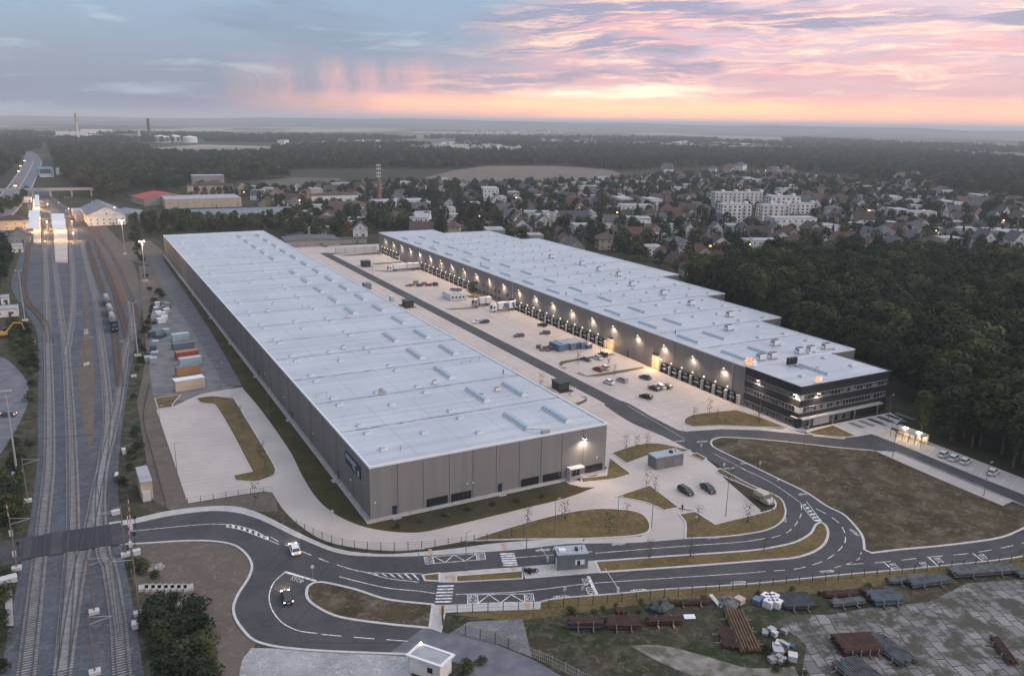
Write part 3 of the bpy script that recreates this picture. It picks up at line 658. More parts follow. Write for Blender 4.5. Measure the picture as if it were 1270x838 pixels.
def roofmat(name):
    m = bpy.data.materials.new(name); m.use_nodes = True; t = m.node_tree; q = N(t); bs = t.nodes['Principled BSDF']
    pos = q.new('ShaderNodeTexCoord').outputs['Object']
    x, y, z = q.sep(pos)[:3]
    k = q.mix(q.ss(q.noise(pos, .06, 6, .6), .3, .7), (.40, .425, .46, 1), (.47, .49, .52, 1))
    k = q.mix(q.m('MULTIPLY', q.ss(q.noise(pos, .5, 6, .75), .45, .75), .3), k, (.36, .375, .40, 1))
    st = q.noise(q.xyz(q.m('MULTIPLY', x, .10), q.m('MULTIPLY', y, .16)), 1.0, 7, .7, 1.5)
    k = q.mix(q.m('MULTIPLY', q.ss(st, .56, .62), .22), k, (.26, .265, .28, 1))
    k = q.mix(q.m('MULTIPLY', q.ss(st, .66, .68), .3), k, (.22, .22, .23, 1))
    sk = q.noise(q.xyz(q.m('MULTIPLY', x, .04), q.m('MULTIPLY', y, 1.1)), 1.0, 5, .7)
    k = q.mix(q.m('MULTIPLY', q.ss(sk, .52, .72), .3), k, (.30, .31, .33, 1))
    # membrane strips across the roof, each a touch different
    pn = q.new('ShaderNodeTexWhiteNoise', noise_dimensions='1D'); q.put(pn.inputs['W'], q.m('FLOOR', q.m('DIVIDE', y, 1.53)))
    k = q.mix(.2, k, q.mix(pn.outputs[0], (.6, .6, .6, 1), (1.3, 1.3, 1.3, 1)), 'MULTIPLY')
    fr = q.m('ABSOLUTE', q.m('SUBTRACT', q.m('FRACT', q.m('DIVIDE', y, 1.53)), .5)); k = q.mix(q.m('MULTIPLY', q.m('LESS_THAN', fr, .03), .18), k, (.35, .36, .38, 1))
    # seams along the length
    fx = q.m('ABSOLUTE', q.m('SUBTRACT', q.m('FRACT', q.m('DIVIDE', q.m('ADD', x, .15+5.75), 11.55)), .5))
    dash = q.ss(q.noise(q.xyz(x, q.m('MULTIPLY', y, .8)), 1.0, 3, .7), .42, .55)
    k = q.mix(q.m('MULTIPLY', q.m('LESS_THAN', fx, .008), q.m('ADD', .22, q.m('MULTIPLY', dash, .4))), k, (.22, .2, .2, 1))
    # dirty expansion joints every bay
    fy = q.m('ABSOLUTE', q.m('SUBTRACT', q.m('FRACT', q.m('DIVIDE', q.m('ADD', y, 21.45/2), 21.45)), .5))
    wob = q.noise(pos, .35, 5, .7)
    wd = q.m('MULTIPLY', q.ss(wob, .42, .62), .017); wd = q.m('ADD', wd, .008)
    k = q.mix(q.m('MULTIPLY', q.m('LESS_THAN', fy, wd), .9), k, (.16, .14, .14, 1))
    q.put(bs.inputs['Base Color'], k); bs.inputs['Roughness'].default_value = .45; bs.inputs['Specular IOR Level'].default_value = .4
    return m
ROOF = roofmat('roof_membrane')
WHITE = mat('white_metal', (.70, .71, .73), rough=.5)
OFFW = mat('off_white', (.52, .52, .53), rough=.6)
DARK = mat('dark_metal', (.03, .032, .036), rough=.5)
BLACK = mat('black_rubber', (.015, .015, .016), rough=.7)
GLASS = mat('dark_glass', (.02, .024, .03), rough=.12, sp=.8)
GLASSB = mat('skylight_glass', (.26, .36, .44), (.34, .44, .52), 1.2, .25, sp=.6)
STEEL = mat('galvanised_steel', (.38, .39, .41), rough=.5, metal=.3)
PLINTH = mat('concrete_plinth', (.42, .40, .40), (.34, .33, .32), 1, .9)
GLOWW = mat('warm_lamp', (1, .8, .6), emit=(1, .82, .62), es=9)
GLOWI = mat('warm_interior', (.6, .38, .2), (.3, .18, .09), .6, .9, emit=(1, .52, .2), es=.55)
def light(kind, name, parent, loc, energy, color=(1, .76, .56), size=.25, aim=None, angle=130, blend=.6):
    L = bpy.data.lights.new(name, kind); L.energy = energy; L.color = color
    if kind in ('POINT', 'SPOT'): L.shadow_soft_size = size
    if kind == 'SPOT': L.spot_size = math.radians(angle); L.spot_blend = blend
    o = bpy.data.objects.new(name, L); COL.objects.link(o); o.location = loc
    if aim is not None: o.rotation_euler = (-Vector(aim)).to_track_quat('Z', 'Y').to_euler()
    if parent: o.parent = parent
    return o

def skylight_mb(L=11.5, w=1.9):
    """barrel-vaulted roof light on an upstand, along y"""
    m = MB(); m.mat(0); m.box(-w/2-.12, 0, 0, w/2+.12, L, .32)
    m.mat(1); k = 6
    arc = [(w/2*math.cos(math.pi*i/k), .32+.62*math.sin(math.pi*i/k)) for i in range(k+1)]
    nb = 8
    for j in range(nb):
        y0 = .1+(L-.2)*j/nb+.05; y1 = .1+(L-.2)*(j+1)/nb-.05
        for i in range(k): m.face([(arc[i][0], y0, arc[i][1]), (arc[i+1][0], y0, arc[i+1][1]), (arc[i+1][0], y1, arc[i+1][1]), (arc[i][0], y1, arc[i][1])][::-1])
    m.mat(0)
    for j in range(nb+1):
        y = .1+(L-.2)*j/nb
        for i in range(k): m.face([(arc[i][0]*1.02, y-.06, arc[i][1]+.02), (arc[i+1][0]*1.02, y-.06, arc[i+1][1]+.02), (arc[i+1][0]*1.02, y+.06, arc[i+1][1]+.02), (arc[i][0]*1.02, y+.06, arc[i][1]+.02)][::-1])
    for y in (.1, L-.1):
        m.face([(a, y, c) for a, c in arc] if y > 1 else [(a, y, c) for a, c in arc][::-1])
    return m
def hatch_mb(w=1.5):
    m = MB(); m.mat(0).box(-w/2, -w/2, 0, w/2, w/2, .42); m.mat(1).box(-w/2+.08, -w/2+.08, .42, w/2-.08, w/2-.08, .56, taper=.8); return m
def hvac_mb():
    m = MB(); m.mat(0).box(-1.3, -1.0, .25, 1.3, 1.0, 2.1); m.mat(1).box(-1.1, -.8, 2.1, 1.1, .8, 2.2)
    m.mat(1).box(-1.32, -.7, .5, -1.3, .7, 1.7); m.mat(0).box(-1.9, -.5, .2, -1.3, .5, 1.3); m.mat(2)
    for sx in (-1.1, 1.1): m.box(sx-.08, -.95, 0, sx+.08, .95, .25)
    for sx in (-.55, .55): m.cyl((sx, 0, 2.2), (sx, 0, 2.36), .38, n=10)
    return m
def vent_mb():
    m = MB(); m.cyl((0, 0, 0), (0, 0, .9), .12, n=6); m.cyl((0, 0, .9), (0, 0, 1.02), .22, n=8); return m
skl_me = skylight_mb().mesh('skylight', [WHITE, GLASSB]); sks_me = skylight_mb(10.8, 1.5).mesh('skylight', [WHITE, GLASSB])
hat_me = hatch_mb().mesh('roof_hatch', [WHITE, GLASSB]); hvac_me = hvac_mb().mesh('rooftop_unit', [WHITE, DARK, STEEL]); ven_me = vent_mb().mesh('roof_vent', [STEEL])
def inst(name, me, parent, loc, rz=0, sc=None):
    o = bpy.data.objects.new(name, me); COL.objects.link(o); o.location = loc; o.rotation_euler.z = rz
    if parent: o.parent = parent
    if sc: o.scale = sc
    return o
H = 12.0
def walls(name, poly, h, m, parent, z0=0):
    b = MB(); n_ = len(poly)
    for i in range(n_):
        p, q = poly[i], poly[(i+1) % n_]
        b.face([(p[0], p[1], z0), (q[0], q[1], z0), (q[0], q[1], h), (p[0], p[1], h)])
    return b.build(name, m, parent)
def roofdeck(poly, h, parent, m, par=.14):
    b = MB(); b.sheet(poly, h-.05)
    o = b.build('roof', m, parent)
    c = MB(); pv = [Vector((p[0], p[1], 0)) for p in poly]
    c.ribbon(pv, .36, h-.3, h+par, closed=True, off=.10)
    cc = c.build('parapet', WHITE, o)
    return o
# ---- left warehouse
LW = empty('warehouse', (0, 0, 0), 0, 'long grey warehouse nearest the railway, plain box with a navy sign', 'warehouse')
WX, WL = 58.15, 378.4
poly = [(0, 0), (WX, 0), (WX, WL), (0, WL)]
walls('wall', poly, H-.2, CLAD, LW, .45)
rf = roofdeck(poly, H, LW, ROOF)
b = MB()
b.box(-.25, -.25, 0, WX+.25, 0, .45); b.box(-.25, 0, 0, 0, WL, .45); b.box(WX, 0, 0, WX+.25, WL, .45)
b.box(-1.0, -.9, 0, WX+.9, -.25, .1); b.box(-1.0, -.25, 0, -.25, WL, .1)
b.build('plinth', PLINTH, LW)
jm_ = MB().box(-.035, -.035, .45, .035, .03, H-.2).mesh('panel_joint', [DARK])
for x in (6.0, 11.7, 17.7, 23.3, 29.0, 34.8, 40.4, 45.9, 51.7): inst('panel_joint', jm_, LW, (x, 0, 0))
for k in range(1, 33): inst('panel_joint', jm_, LW, (0, k*11.5, 0), -math.pi/2)
for i in range(17):
    Y0 = 21.45*i
    for X in (39.6, 50.4):
        if X > 45 and i == 2: continue
        if i % 6 == 5 and X < 45: continue
        inst('skylight', skl_me, rf, (X, Y0+4.3, H-.05))
    for X in (5.7, 28.5):
        inst('roof_hatch', hat_me, rf, (X, Y0+18.2, H-.05)); inst('roof_hatch', hat_me, rf, (X, Y0+2.2 if i else 7.7, H-.05))
    if i % 2: inst('roof_hatch', hat_me, rf, (17.2, Y0+12.7, H-.05))
    else: inst('roof_hatch', hat_me, rf, (17.2, Y0+(2 if i else 13), H-.05))
for x, y in ((33.6, 45.5), (22, 90), (36, 130), (12, 150), (46, 33), (40, 30)):
    inst('rooftop_unit', hvac_me, rf, (x, y, H-.05), 0, (.5, .5, .45))
for i in range(0, 14, 3): inst('roof_vent', ven_me, rf, (9+(i*17) % 43, 6+i*24.3, H-.05))
# equipment frames and pipework
b = MB()
for x, y in ((49, 59), (53, 61), (3.5, 48)): 
    b.box(x-1.5, y-.08, .8, x+1.5, y+.08, .95); 
    for dx_ in (-1.4, 1.4): b.box(x+dx_-.06, y-.06, 0, x+dx_+.06, y+.06, .9)
b.box(41.0, .6, 0, 43.0, 1.4, .9); b.cyl((42, 1, .9), (38, 5, .4), .1)
b.box(17.3, 44.0, 0, 19.4, 45.2, .5); b.box(17.8, 44.2, .5, 18.6, 45, 1.2)
b.build('roof_pipework', STEEL, rf, loc=(0, 0, H-.05))
def window_part(parent, x0, x1, z0, z1, mull, face='y', at=0.0, fm=DARK):
    """framed strip of panes, on a wall facing -y or -x"""
    f = MB(); g = MB()
    def bx(m, a0, c0, a1, c1, d0, d1):
        if face == 'y': m.box(a0, at-d1, c0, a1, at-d0, c1)
        else: m.box(at-d1, a0, c0, at-d0, a1, c1)
    bx(g, x0+.1, z0+.1, x1-.1, z1-.1, .0, .04)
    bx(f, x0, z0, x1, z0+.1, .0, .1); bx(f, x0, z1-.1, x1, z1, .0, .1)
    for i in range(mull+1):
        a = x0+(x1-x0-.1)*i/mull; bx(f, a, z0+.1, a+.1, z1-.1, .0, .1)
    fo = f.build('window', fm, parent); g.build('pane', GLASS, fo); return fo
for x0, x1 in ((12.4, 17.3), (18.1, 22.9), (35.3, 39.9), (41, 45.9), (52.4, 57.3)): window_part(LW, x0, x1, .5, 2.35, 5)
def door_part(parent, a0, a1, z1, face='y', at=0.0, m=None, z0=.1, steps=True):
    f = MB(); h = MB()
    if face == 'y':
        f.box(a0, at-.09, z0, a1, at-.005, z1); h.box(a1-.2, at-.15, 1.1, a1-.12, at-.09, 1.3)
        if steps: f.mat(1).box(a0-.4, at-1.5, 0, a1+.4, at-.26, .16)
    else:
        f.box(at-.09, a0, z0, at-.005, a1, z1); h.box(at-.15, a1-.2, 1.1, at-.09, a1-.12, 1.3)
        if steps: f.mat(1).box(at-1.7, a0-.4, 0, at-.26, a1+.4, .16)
    o = f.build('door', [m or mat('navy_door', (.02, .035, .06), rough=.4), PLINTH], parent); h.build('handle', STEEL, o); return o
door_part(LW, 4.75, 5.75, 2.45); door_part(LW, 29.5, 30.5, 2.45)
for y in (22, 66, 110, 155, 200, 250, 300): door_part(LW, y, y+1.1, 2.4, 'x', 0.0)
# entrance with canopy
b = MB(); b.box(47.7, -.12, .1, 51.0, -.005, 2.75); e = b.build('entrance', GLASS, LW)
b = MB(); b.box(47.4, -1.7, 2.8, 51.3, -.01, 3.05); b.box(47.4, -1.7, .1, 47.55, -1.55, 2.8); b.box(47.4, -1.6, .1, 47.5, -.01, 2.8); b.build('canopy', OFFW, e)
b = MB()
for x in (47.7, 48.8, 49.9, 50.95): b.box(x, -.16, .1, x+.07, -.12, 2.75)
b.build('door_frame', STEEL, e)
# navy sign
b = MB(); b.box(-.14, 5.7, 7.0, -.01, 16.3, 9.9); sg = b.build('sign_panel', mat('navy_sign', (.012, .035, .062), rough=.4), LW)
b = MB()
for j, (z, y0, y1) in enumerate(((9.15, 15.7, 8.2), (8.75, 15.7, 9.0), (8.35, 15.7, 9.6))):
    y = y0
    rr = random.Random(j)
    while y > y1:
        w = rr.choice((.12, .2, .28)); b.box(-.19, y-w, z, -.14, y, z+.22); y -= w+rr.choice((.07, .1, .25))
for z, y0, y1 in ((7.6, 11.0, 8.4), (7.9, 11.0, 9.2)):
    y = y0
    while y > y1: b.box(-.19, y-.2, z, -.14, y, z+.16); y -= .3
b.box(-.19, 6.6, 7.3, -.14, 7.5, 7.9); b.box(-.19, 6.5, 8.05, -.14, 7.3, 8.5)
b.build('lettering', mat('pale_lettering', (.5, .58, .62), rough=.5), sg)
# wall boxes, downpipes and little lamps
dp_ = MB().cyl((-.1, 0, .4), (-.1, 0, H-.3), .07, n=5).mesh('downpipe', [STEEL])
for k in range(1, 16): inst('downpipe', dp_, LW, (0, k*23.0+3, 0))
b = MB()
for x in (1.0, 21.9, 23.2, 55.6): b.box(x-.1, -.25, 3.9, x+.1, -.005, 4.2)
for y in (13, 44, 75, 100, 130, 160, 190): b.box(-.25, y-.1, 3.9, -.005, y+.1, 4.2)
b.build('junction_box', WHITE, LW)
def wall_lamp(parent, loc, out, energy, glow=True, s=1.0, col=(1, .76, .56)):
    m = MB(); o = Vector(out)
    a = Vector((0, 0, 0))
    m.mat(0).cyl(a, o*.55, .06, n=6); m.box(o.x*.7-.28*s, o.y*.7-.28*s, -.04, o.x*.7+.28*s, o.y*.7+.28*s, .12)
    f = m.build('wall_lamp', [DARK], parent, loc=loc)
    g = MB(); g.box(o.x*.7-.26*s, o.y*.7-.26*s, -.16, o.x*.7+.26*s, o.y*.7+.26*s, -.05); g.build('lamp_lens', GLOWW, f)
    light('SPOT', 'lamp_light', f, tuple(o*.9+Vector((0, 0, -.35))), energy, size=.3, aim=(o.x*.38, o.y*.38, -1), angle=172, blend=.8, color=col)
    return f
wall_lamp(LW, (51.6, 0, 9.7), (0, -1, 0), 2600, s=1.3)

# ---- right warehouse
RX = 121.8
RW = empty('warehouse', (RX, 21.5, 0), 0, 'stepped grey warehouse with a long row of loading docks and wall lamps', 'warehouse')
def rl(p): return (p[0]-RX, p[1]-21.5)
rp = [rl(p) for p in ((RX, 21.5), (167.8, 21.5), (167.8, 64.4), (179.6, 64.4), (179.6, 107.2), (191, 107.2), (191, 150.8), (202, 150.8), (202, 283), (190.5, 283), (190.5, 326), (158.3, 326), (158.3, 344.3), (RX, 344.3))]
walls('wall', rp, H-.2, CLAD, RW, 0)
ROOF2 = ROOF
rf2 = roofdeck(rp, H, RW, ROOF2)
for k in range(1, 30): inst('panel_joint', jm_, RW, (0, k*10.72, 0), -math.pi/2)
def xr_max(Y):
    return 167.8 if Y < 64 else 179.6 if Y < 107 else 191 if Y < 150 else 202 if Y < 283 else 190.5 if Y < 326 else 158
for i in range(-1, 14):
    Y0 = 21.45*(i+1)+.3
    for X in (127, 138):
        if i < 0: continue
        inst('skylight', sks_me, rf2, (X-RX, Y0+4.8-21.5, H-.05), 0, (1, 1, .8))
    for X in (150.3, 161.8, 173.5, 184.5):
        if X > xr_max(Y0+2)-4 or X > xr_max(Y0+20)-4 or i < 0: continue
        inst('roof_hatch', hat_me, rf2, (X-RX, Y0+2.4-21.5, H-.05)); inst('roof_hatch', hat_me, rf2, (X-RX, Y0+14.0-21.5, H-.05))
for x, y in ((163.4, 73.9), (148.4, 58.1), (148.2, 36.2), (131.5, 25.5), (136.0, 25.2), (148.0, 25.8), (152.9, 25.8), (159.8, 26.0), (163.1, 95.4), (166.2, 116.7), (165.5, 137.6), (174.1, 159.7), (173.3, 174.7), (174.5, 191.8), (171.4, 216.3)):
    inst('rooftop_unit', hvac_me, rf2, (x-RX, y-21.5, H-.05), 0, (.95, .95, .9))
for i in range(0, 12, 4): inst('roof_vent', ven_me, rf2, (5+(i*13) % 38, 4+i*25, H-.05))
# loading docks
def dock():
    r = empty('dock_door', (0, 0, 0))
    return r
dk = MB()
dk.mat(0).box(-.65, -1.75, -.0, -.01, -1.35, 3.1); dk.box(-.65, 1.35, 0, -.01, 1.75, 3.1); dk.box(-.65, -1.75, 2.6, -.01, 1.75, 3.35)   # shelter cushions
dk.mat(2).box(-.12, -1.35, 0, -.01, 1.35, 2.6)
dk.mat(1).box(-.69, -.75, 2.78, -.65, .75, 3.12)
dock_me = dk.mesh('dock_shelter', [BLACK, mat('dock_plate', (.55, .53, .52), rough=.6), mat('dock_door_grey', (.10, .10, .105), (.14, .14, .14), .8, .5)])
pr = MB(); pr.mat(0).box(-.85, -.42, 0, -.01, .42, 3.0); pier_me = pr.mesh('dock_pier', [mat('pale_pier', (.55, .52, .50), (.48, .46, .44), 1, .8)])
bb = MB(); bb.mat(0).box(-.95, -1.3, .15, -.62, -1.0, .75); bb.box(-.95, 1.0, .15, -.62, 1.3, .75); bb.mat(1).box(-.9, -.9, 1.5, -.3, .9, 1.75); bump_me = bb.mesh('dock_bumper', [BLACK, mat('dock_leveller', (.6, .58, .56), rough=.6)])
centers = [57.9-5.36*i for i in range(7)]+[161.0-5.45*i for i in range(13)]+[271.0-5.6*i for i in range(12)]+[336.0-5.1*i for i in range(6)]
segs = [[57.9-5.36*i for i in range(7)], [161.0-5.45*i for i in range(13)], [271.0-5.6*i for i in range(12)], [336.0-5.1*i for i in range(6)]]
for sgm in segs:
    pt = (sgm[0]-sgm[1])
    for yc in sgm:
        d = inst('dock_door', dock_me, RW, (0, yc-21.5, 0)); inst('bumper', bump_me, d, (0, 0, 0))
        inst('dock_pier', pier_me, RW, (0, yc-21.5+pt/2, 0))
    inst('dock_pier', pier_me, RW, (0, sgm[-1]-21.5-pt/2, 0))
# lit gates
for y0, y1, z1, e in ((60.9, 64.9, 4.3, 2600), (88.0, 91.6, 3.7, 1500)):
    b = MB(); b.mat(0).box(-.2, y0-.3, 0, -.01, y0, z1+.3); b.box(-.2, y1, 0, -.01, y1+.3, z1+.3); b.box(-.2, y0-.3, z1, -.01, y1+.3, z1+.3); b.mat(1).box(-.06, y0, 0, -.01, y1, z1)
    g = b.build('gate', [OFFW, GLOWI], RW, loc=(0, -21.5, 0))
    light('POINT', 'gate_light', g, (-2.4, (y0+y1)/2, 2.6), e*.4, color=(1, .6, .3), size=.5)
    b = MB()
    for k in range(6): b.box(-.16, y0, z1*.62+k*z1*.06, -.07, y1, z1*.62+k*z1*.06+z1*.05)
    b.box(-.16, y0, 0, -.07, y0+.25, z1*.6); b.box(-.16, y1-1.1, 0, -.07, y1-.9, z1*.6); b.build('shutter', PLINTH, g)
    b = MB(); b.box(-1.0, y0+.8, z1+.7, -.01, y1-.8, z1+1.3); b.build('gate_hood', DARK, g)
# staff doors, wall cabinets and the office strip between the docks
for y in (78.5, 39.2, 166, 205.2): door_part(RW, y-21.5, y-21.5+1.1, 2.5, 'x', 0.0, mat('green_door', (.05, .08, .06), rough=.5), 0, False)
for y in range(170, 204, 4):
    window_part(RW, y-21.5, y-21.5+2.2, 1.2, 2.4, 2, 'x'); 
    if y % 3: window_part(RW, y-21.5, y-21.5+2.2, 4.4, 5.6, 2, 'x')
b = MB()
b.box(-1.8, 145.5, 0, -.01, 148.5, .9); b.box(-1.6, 183.5, 0, -.01, 184.8, 5.3); b.box(-1.5, 144, 0, -.05, 145, 4.6); b.box(-1.0, 253.5, 0, -.01, 254.6, 3.4); b.box(-.7, 66.5-21.5, 0, -.01, 67.5-21.5, .01)
b.build('external_stair', DARK, RW)
b = MB()
for yc in centers: b.box(-.3, yc-21.5+2.4, 4.0, -.01, yc-21.5+2.55, 4.2)
b.build('dock_lamp', mat('soft_lamp', (1, .8, .6), emit=(1, .8, .6), es=5), RW)
b = MB(); b.cyl((-.12, 144.6, 0), (-.12, 144.6, H-.2), .12, n=6); b.cyl((-.12, 5.2, 0), (-.12, 5.2, H-.2), .12, n=6); b.build('downpipe', OFFW, RW)
for y in (29.9, 44.2, 58.7, 73.3, 88, 101.8, 116.3, 131, 145.4, 159.7, 174.3, 188.5, 202.9, 217, 231.5, 245.7, 260, 275.2, 289.5, 303.5, 317.3, 331.5):
    wall_lamp(RW, (0, y-21.5, 9.5), (-1, 0, 0), 2500, s=.45)
b = MB()
for y in (40, 110, 190, 250): b.box(6, y, 0, 6.25, y+.2, 1.3)
b.build('roof_marker', DARK, rf2, loc=(0, 0, H-.05))

# ---- office
OX, OW, OD = RX, 35.6, 21.2
OF = empty('office_building', (OX, .3, 0), 0, 'black clad three storey office with ribbon windows at the end of the right warehouse', 'office')
op = [(0, 0), (OW, 0), (OW, OD-.02), (0, OD-.02)]
walls('wall', op, H-.2, CLADB, OF, 0)
b = MB(); b.sheet(op, H-.07); rf3 = b.build('roof', ROOF, OF)
b = MB(); b.ribbon([Vector((p[0], p[1], 0)) for p in [(0, OD), (0, 0), (OW, 0), (OW, OD)]], .36, H-.3, H+.12, off=-.1); b.build('parapet', DARK, rf3)
inst('skylight', sks_me, rf3, (137.8-OX, 4.8, H-.05), 0, (1, 1, .8))
for x, y in ((129.5, 7.2), (150.5, 18), (151.1, 8.3)): inst('roof_hatch', hat_me, rf3, (x-OX, y, H-.05))
b = MB()
for i in range(3): b.mat(0).box(12.2+i*1.3, 16.6, .3, 13.2+i*1.3, 17.5, 2.3)
b.mat(1).box(11.8, 15.6, .2, 16.6, 16.0, .35); b.box(14, 12.5, .2, 14.4, 16, .35); b.box(17, 11.5, .15, 19.5, 11.8, .4)
b.build('cooling_unit', [DARK, STEEL], rf3, loc=(0, 0, H-.05))
# low glass strips along the roof edge
FR = mat('window_frame_grey', (.26, .27, .29), rough=.5)
def ribbonwin(parent, a0, a1, z0, z1, face, n_):
    f = MB(); g = MB(); w = MB()
    def bx(m, p, z, q_, zz, d0, d1):
        if face == 'y': m.box(p, -d1, z, q_, -d0, zz)
        else: m.box(-d1, p, z, -d0, q_, zz)
    bx(g, a0, z0, a1, z1, 0, .05)
    bx(f, a0, z0-.12, a1, z0+.02, .0, .16); bx(f, a0, z1-.02, a1, z1+.1, 0, .16)
    k = int((a1-a0)/n_)
    for i in range(k+1):
        a = a0+(a1-a0-.07)*i/k; bx(f, a, z0+.02, a+.07, z1-.02, .05, .12)
    fo = f.build('window_band', FR, parent); w = g
    rr = random.Random(int(z0*10)+(1 if face == 'x' else 5))
    for i in range(k):
        a = a0+(a1-a0)*i/k; r = rr.random()
        if r < .35: bx(w.mat(1), a+.1, z0+.05, a+(a1-a0)/k-.03, z1-.05-(rr.random()*.8), .051, .058)
    g.build('pane', [GLASS, mat('office_blind', (.11, .105, .10), (.16, .145, .13), .7, .8)], fo)
for z0, z1 in ((8.2, 9.5), (4.55, 5.95)):
    ribbonwin(OF, 1.5, OD-.3, z0, z1, 'x', 1.15); ribbonwin(OF, 1.3, OW-.8, z0, z1, 'y', 1.25)
    b = MB(); b.box(-.12, 0, z0-.12, -.01, 1.5, z1+.1); b.box(-.12, -.12, z0-.12, 1.3, -.01, z1+.1); b.build('corner_panel', mat('pale_panel', (.5, .5, .5), rough=.6), OF)
ribbonwin(OF, 1.2, OD-.3, .5, 2.1, 'x', 1.15)
ribbonwin(OF, 12.5, 20.5, .25, 2.4, 'y', 1.5); ribbonwin(OF, 1.5, 5.5, .25, 2.4, 'y', 1.3)
b = MB(); b.box(6, -.08, 0, 12.2, -.01, 2.5); b.build('pale_panel', mat('pale_panel', (.5, .5, .5)), OF)
b = MB(); b.box(-.6, -1.5, 2.8, 32.5, -.01, 3.15); b.box(-.6, -1.5, 2.8, -.01, 2.5, 3.15)
for x in (3, 12.3, 21, 30.5): b.box(x, -1.3, 0, x+.16, -1.14, 2.8)
b.build('canopy', mat('canopy_white', (.36, .36, .37), rough=.6), OF)
wall_lamp(OF, (0, 15.3, 9.75), (-1, 0, 0), 1700, s=1.0); wall_lamp(OF, (0, 1.3, 9.75), (-1, 0, 0), 2400, s=1.2); wall_lamp(OF, (6.2, 0, 9.6), (0, -1, 0), 1800, s=1.1)
# ============================================================ RAILWAY
RAIL = mat('rail_steel', (.05, .04, .036), (.09, .075, .07), 2, .5, .3, space='W')
RAILR = mat('rusty_rail', (.10, .055, .04), (.14, .08, .06), 2, .7, space='W')
SLPC = mat('concrete_sleeper', (.30, .295, .30), (.22, .215, .22), .8, .9, space='W')
SLPW = mat('wooden_sleeper', (.11, .085, .075), (.15, .12, .105), .8, .9, space='W')
def resample(pts, st):
    out = [pts[0].copy()]; acc = 0
    for a, c in zip(pts, pts[1:]):
        L = (c-a).length; t = st-acc
        while t <= L: out.append(a.lerp(c, t/L)); t += st
        acc = (acc+L) % st if L+acc >= st else acc+L
    return out
def track(px, label, wood=False, lvl=0, bed=None):
    pts = sm(PL(px), False, 10); pts = resample(pts, 3.0)
    o = empty('railway_track', tuple(pts[0]), 0, label, 'railway track', 'tracks of the railway yard')
    loc = [p-pts[0] for p in pts]
    for s in (-1, 1):
        b = MB(); b.ribbon(loc, .13, .26, .40+lvl*.003, off=s*.76); b.build('rail', RAILR if wood else RAIL, o)
        b.v and None
    b = MB(); fine = resample(loc, .68)
    for i in range(len(fine)-1):
        p, d = fine[i], (fine[i+1]-fine[i]).normalized()
        if PX(p+pts[0]) is None: continue
        if (p+pts[0]-CAM).length > 620: break
        n_ = Vector((-d.y, d.x, 0)); q = [p+n_*1.3-d*.13, p+n_*1.3+d*.13, p-n_*1.3+d*.13, p-n_*1.3-d*.13]
        z = .235+lvl*.004
        k = len(b.v); b.v += [(w.x, w.y, .05) for w in q]+[(w.x, w.y, z) for w in q]
        for f in ((4, 7, 6, 5), (0, 4, 5, 1), (1, 5, 6, 2), (2, 6, 7, 3), (3, 7, 4, 0)): b.f.append(tuple(k+t for t in f)); b.mi.append(0)
    s_ = b.build('sleepers', SLPW if wood else SLPC, o); s_['kind'] = 'stuff'
    return o
T = track
T([(28, 870), (32.7, 837), (44.8, 729), (55.9, 628), (61, 576), (61.5, 500), (59, 413), (57.5, 355), (55, 300), (53.5, 276), (51.5, 251), (46, 215), (43, 190)], 'leftmost straight main line track running the full height of the railway yard')
T([(74, 870), (77.5, 838), (83, 768), (88, 700), (90.7, 651), (89.4, 576), (86, 500), (82, 438), (75.6, 393), (69.3, 340), (65, 299), (61, 268), (54, 245), (47, 215)], 'main line track just left of the lit platform', lvl=1)
T([(81, 440), (84.5, 425), (90.2, 380), (89.6, 330), (86, 290), (79, 266), (64, 250), (52, 232)], 'track branching off to run just right of the lit platform', lvl=2)
T([(79, 830), (88, 768), (99.2, 700), (107, 675), (113, 651), (121, 608), (131, 565), (141, 525), (147, 495), (152, 462), (157, 431), (164, 404), (161, 375), (146, 335), (128.5, 299), (117, 282), (96, 268)], 'curved track crossing the rubber panels and swinging out to the depot side', lvl=3)
T([(157, 872), (152, 838), (146.5, 769), (135, 700), (129.7, 691), (124.7, 656), (123.5, 620), (126, 590), (130, 560), (133.8, 515), (129.7, 461), (124.7, 418), (118.4, 373), (107, 327), (93.6, 280), (75.6, 260), (56, 240)], 'track forming the crossing of switches beside the rubber panels', lvl=4)
T([(150, 480), (146, 446), (142.3, 413), (137.3, 388), (133.5, 375), (125.7, 356), (113.4, 318), (106, 291), (99, 274), (80, 258)], 'siding with the tank wagons standing on it', True, 5)
T([(160, 425), (157.4, 413), (148.6, 383), (140, 356), (124.8, 318), (113, 291), (106, 278), (88, 262)], 'rusty siding to the right of the tank wagons', True, 6)
T([(62, 425), (57, 404), (50, 393), (36, 378), (30, 362), (31, 340), (36, 303), (38, 290)], 'short curved spur joining from the left below the trees', True, 7)
T([(170, 400), (166, 380), (157, 359), (141.8, 323), (128, 300), (110, 282), (94, 270)], 'outermost right siding beside the grass bank', True, 8)

def solve_h(b, t):
    p = P(*b); lo, hi = 0, 220
    for _ in range(40):
        m_ = (lo+hi)/2; q = PX((p.x, p.y, m_))
        if q[1] > t: lo = m_
        else: hi = m_
    return lo
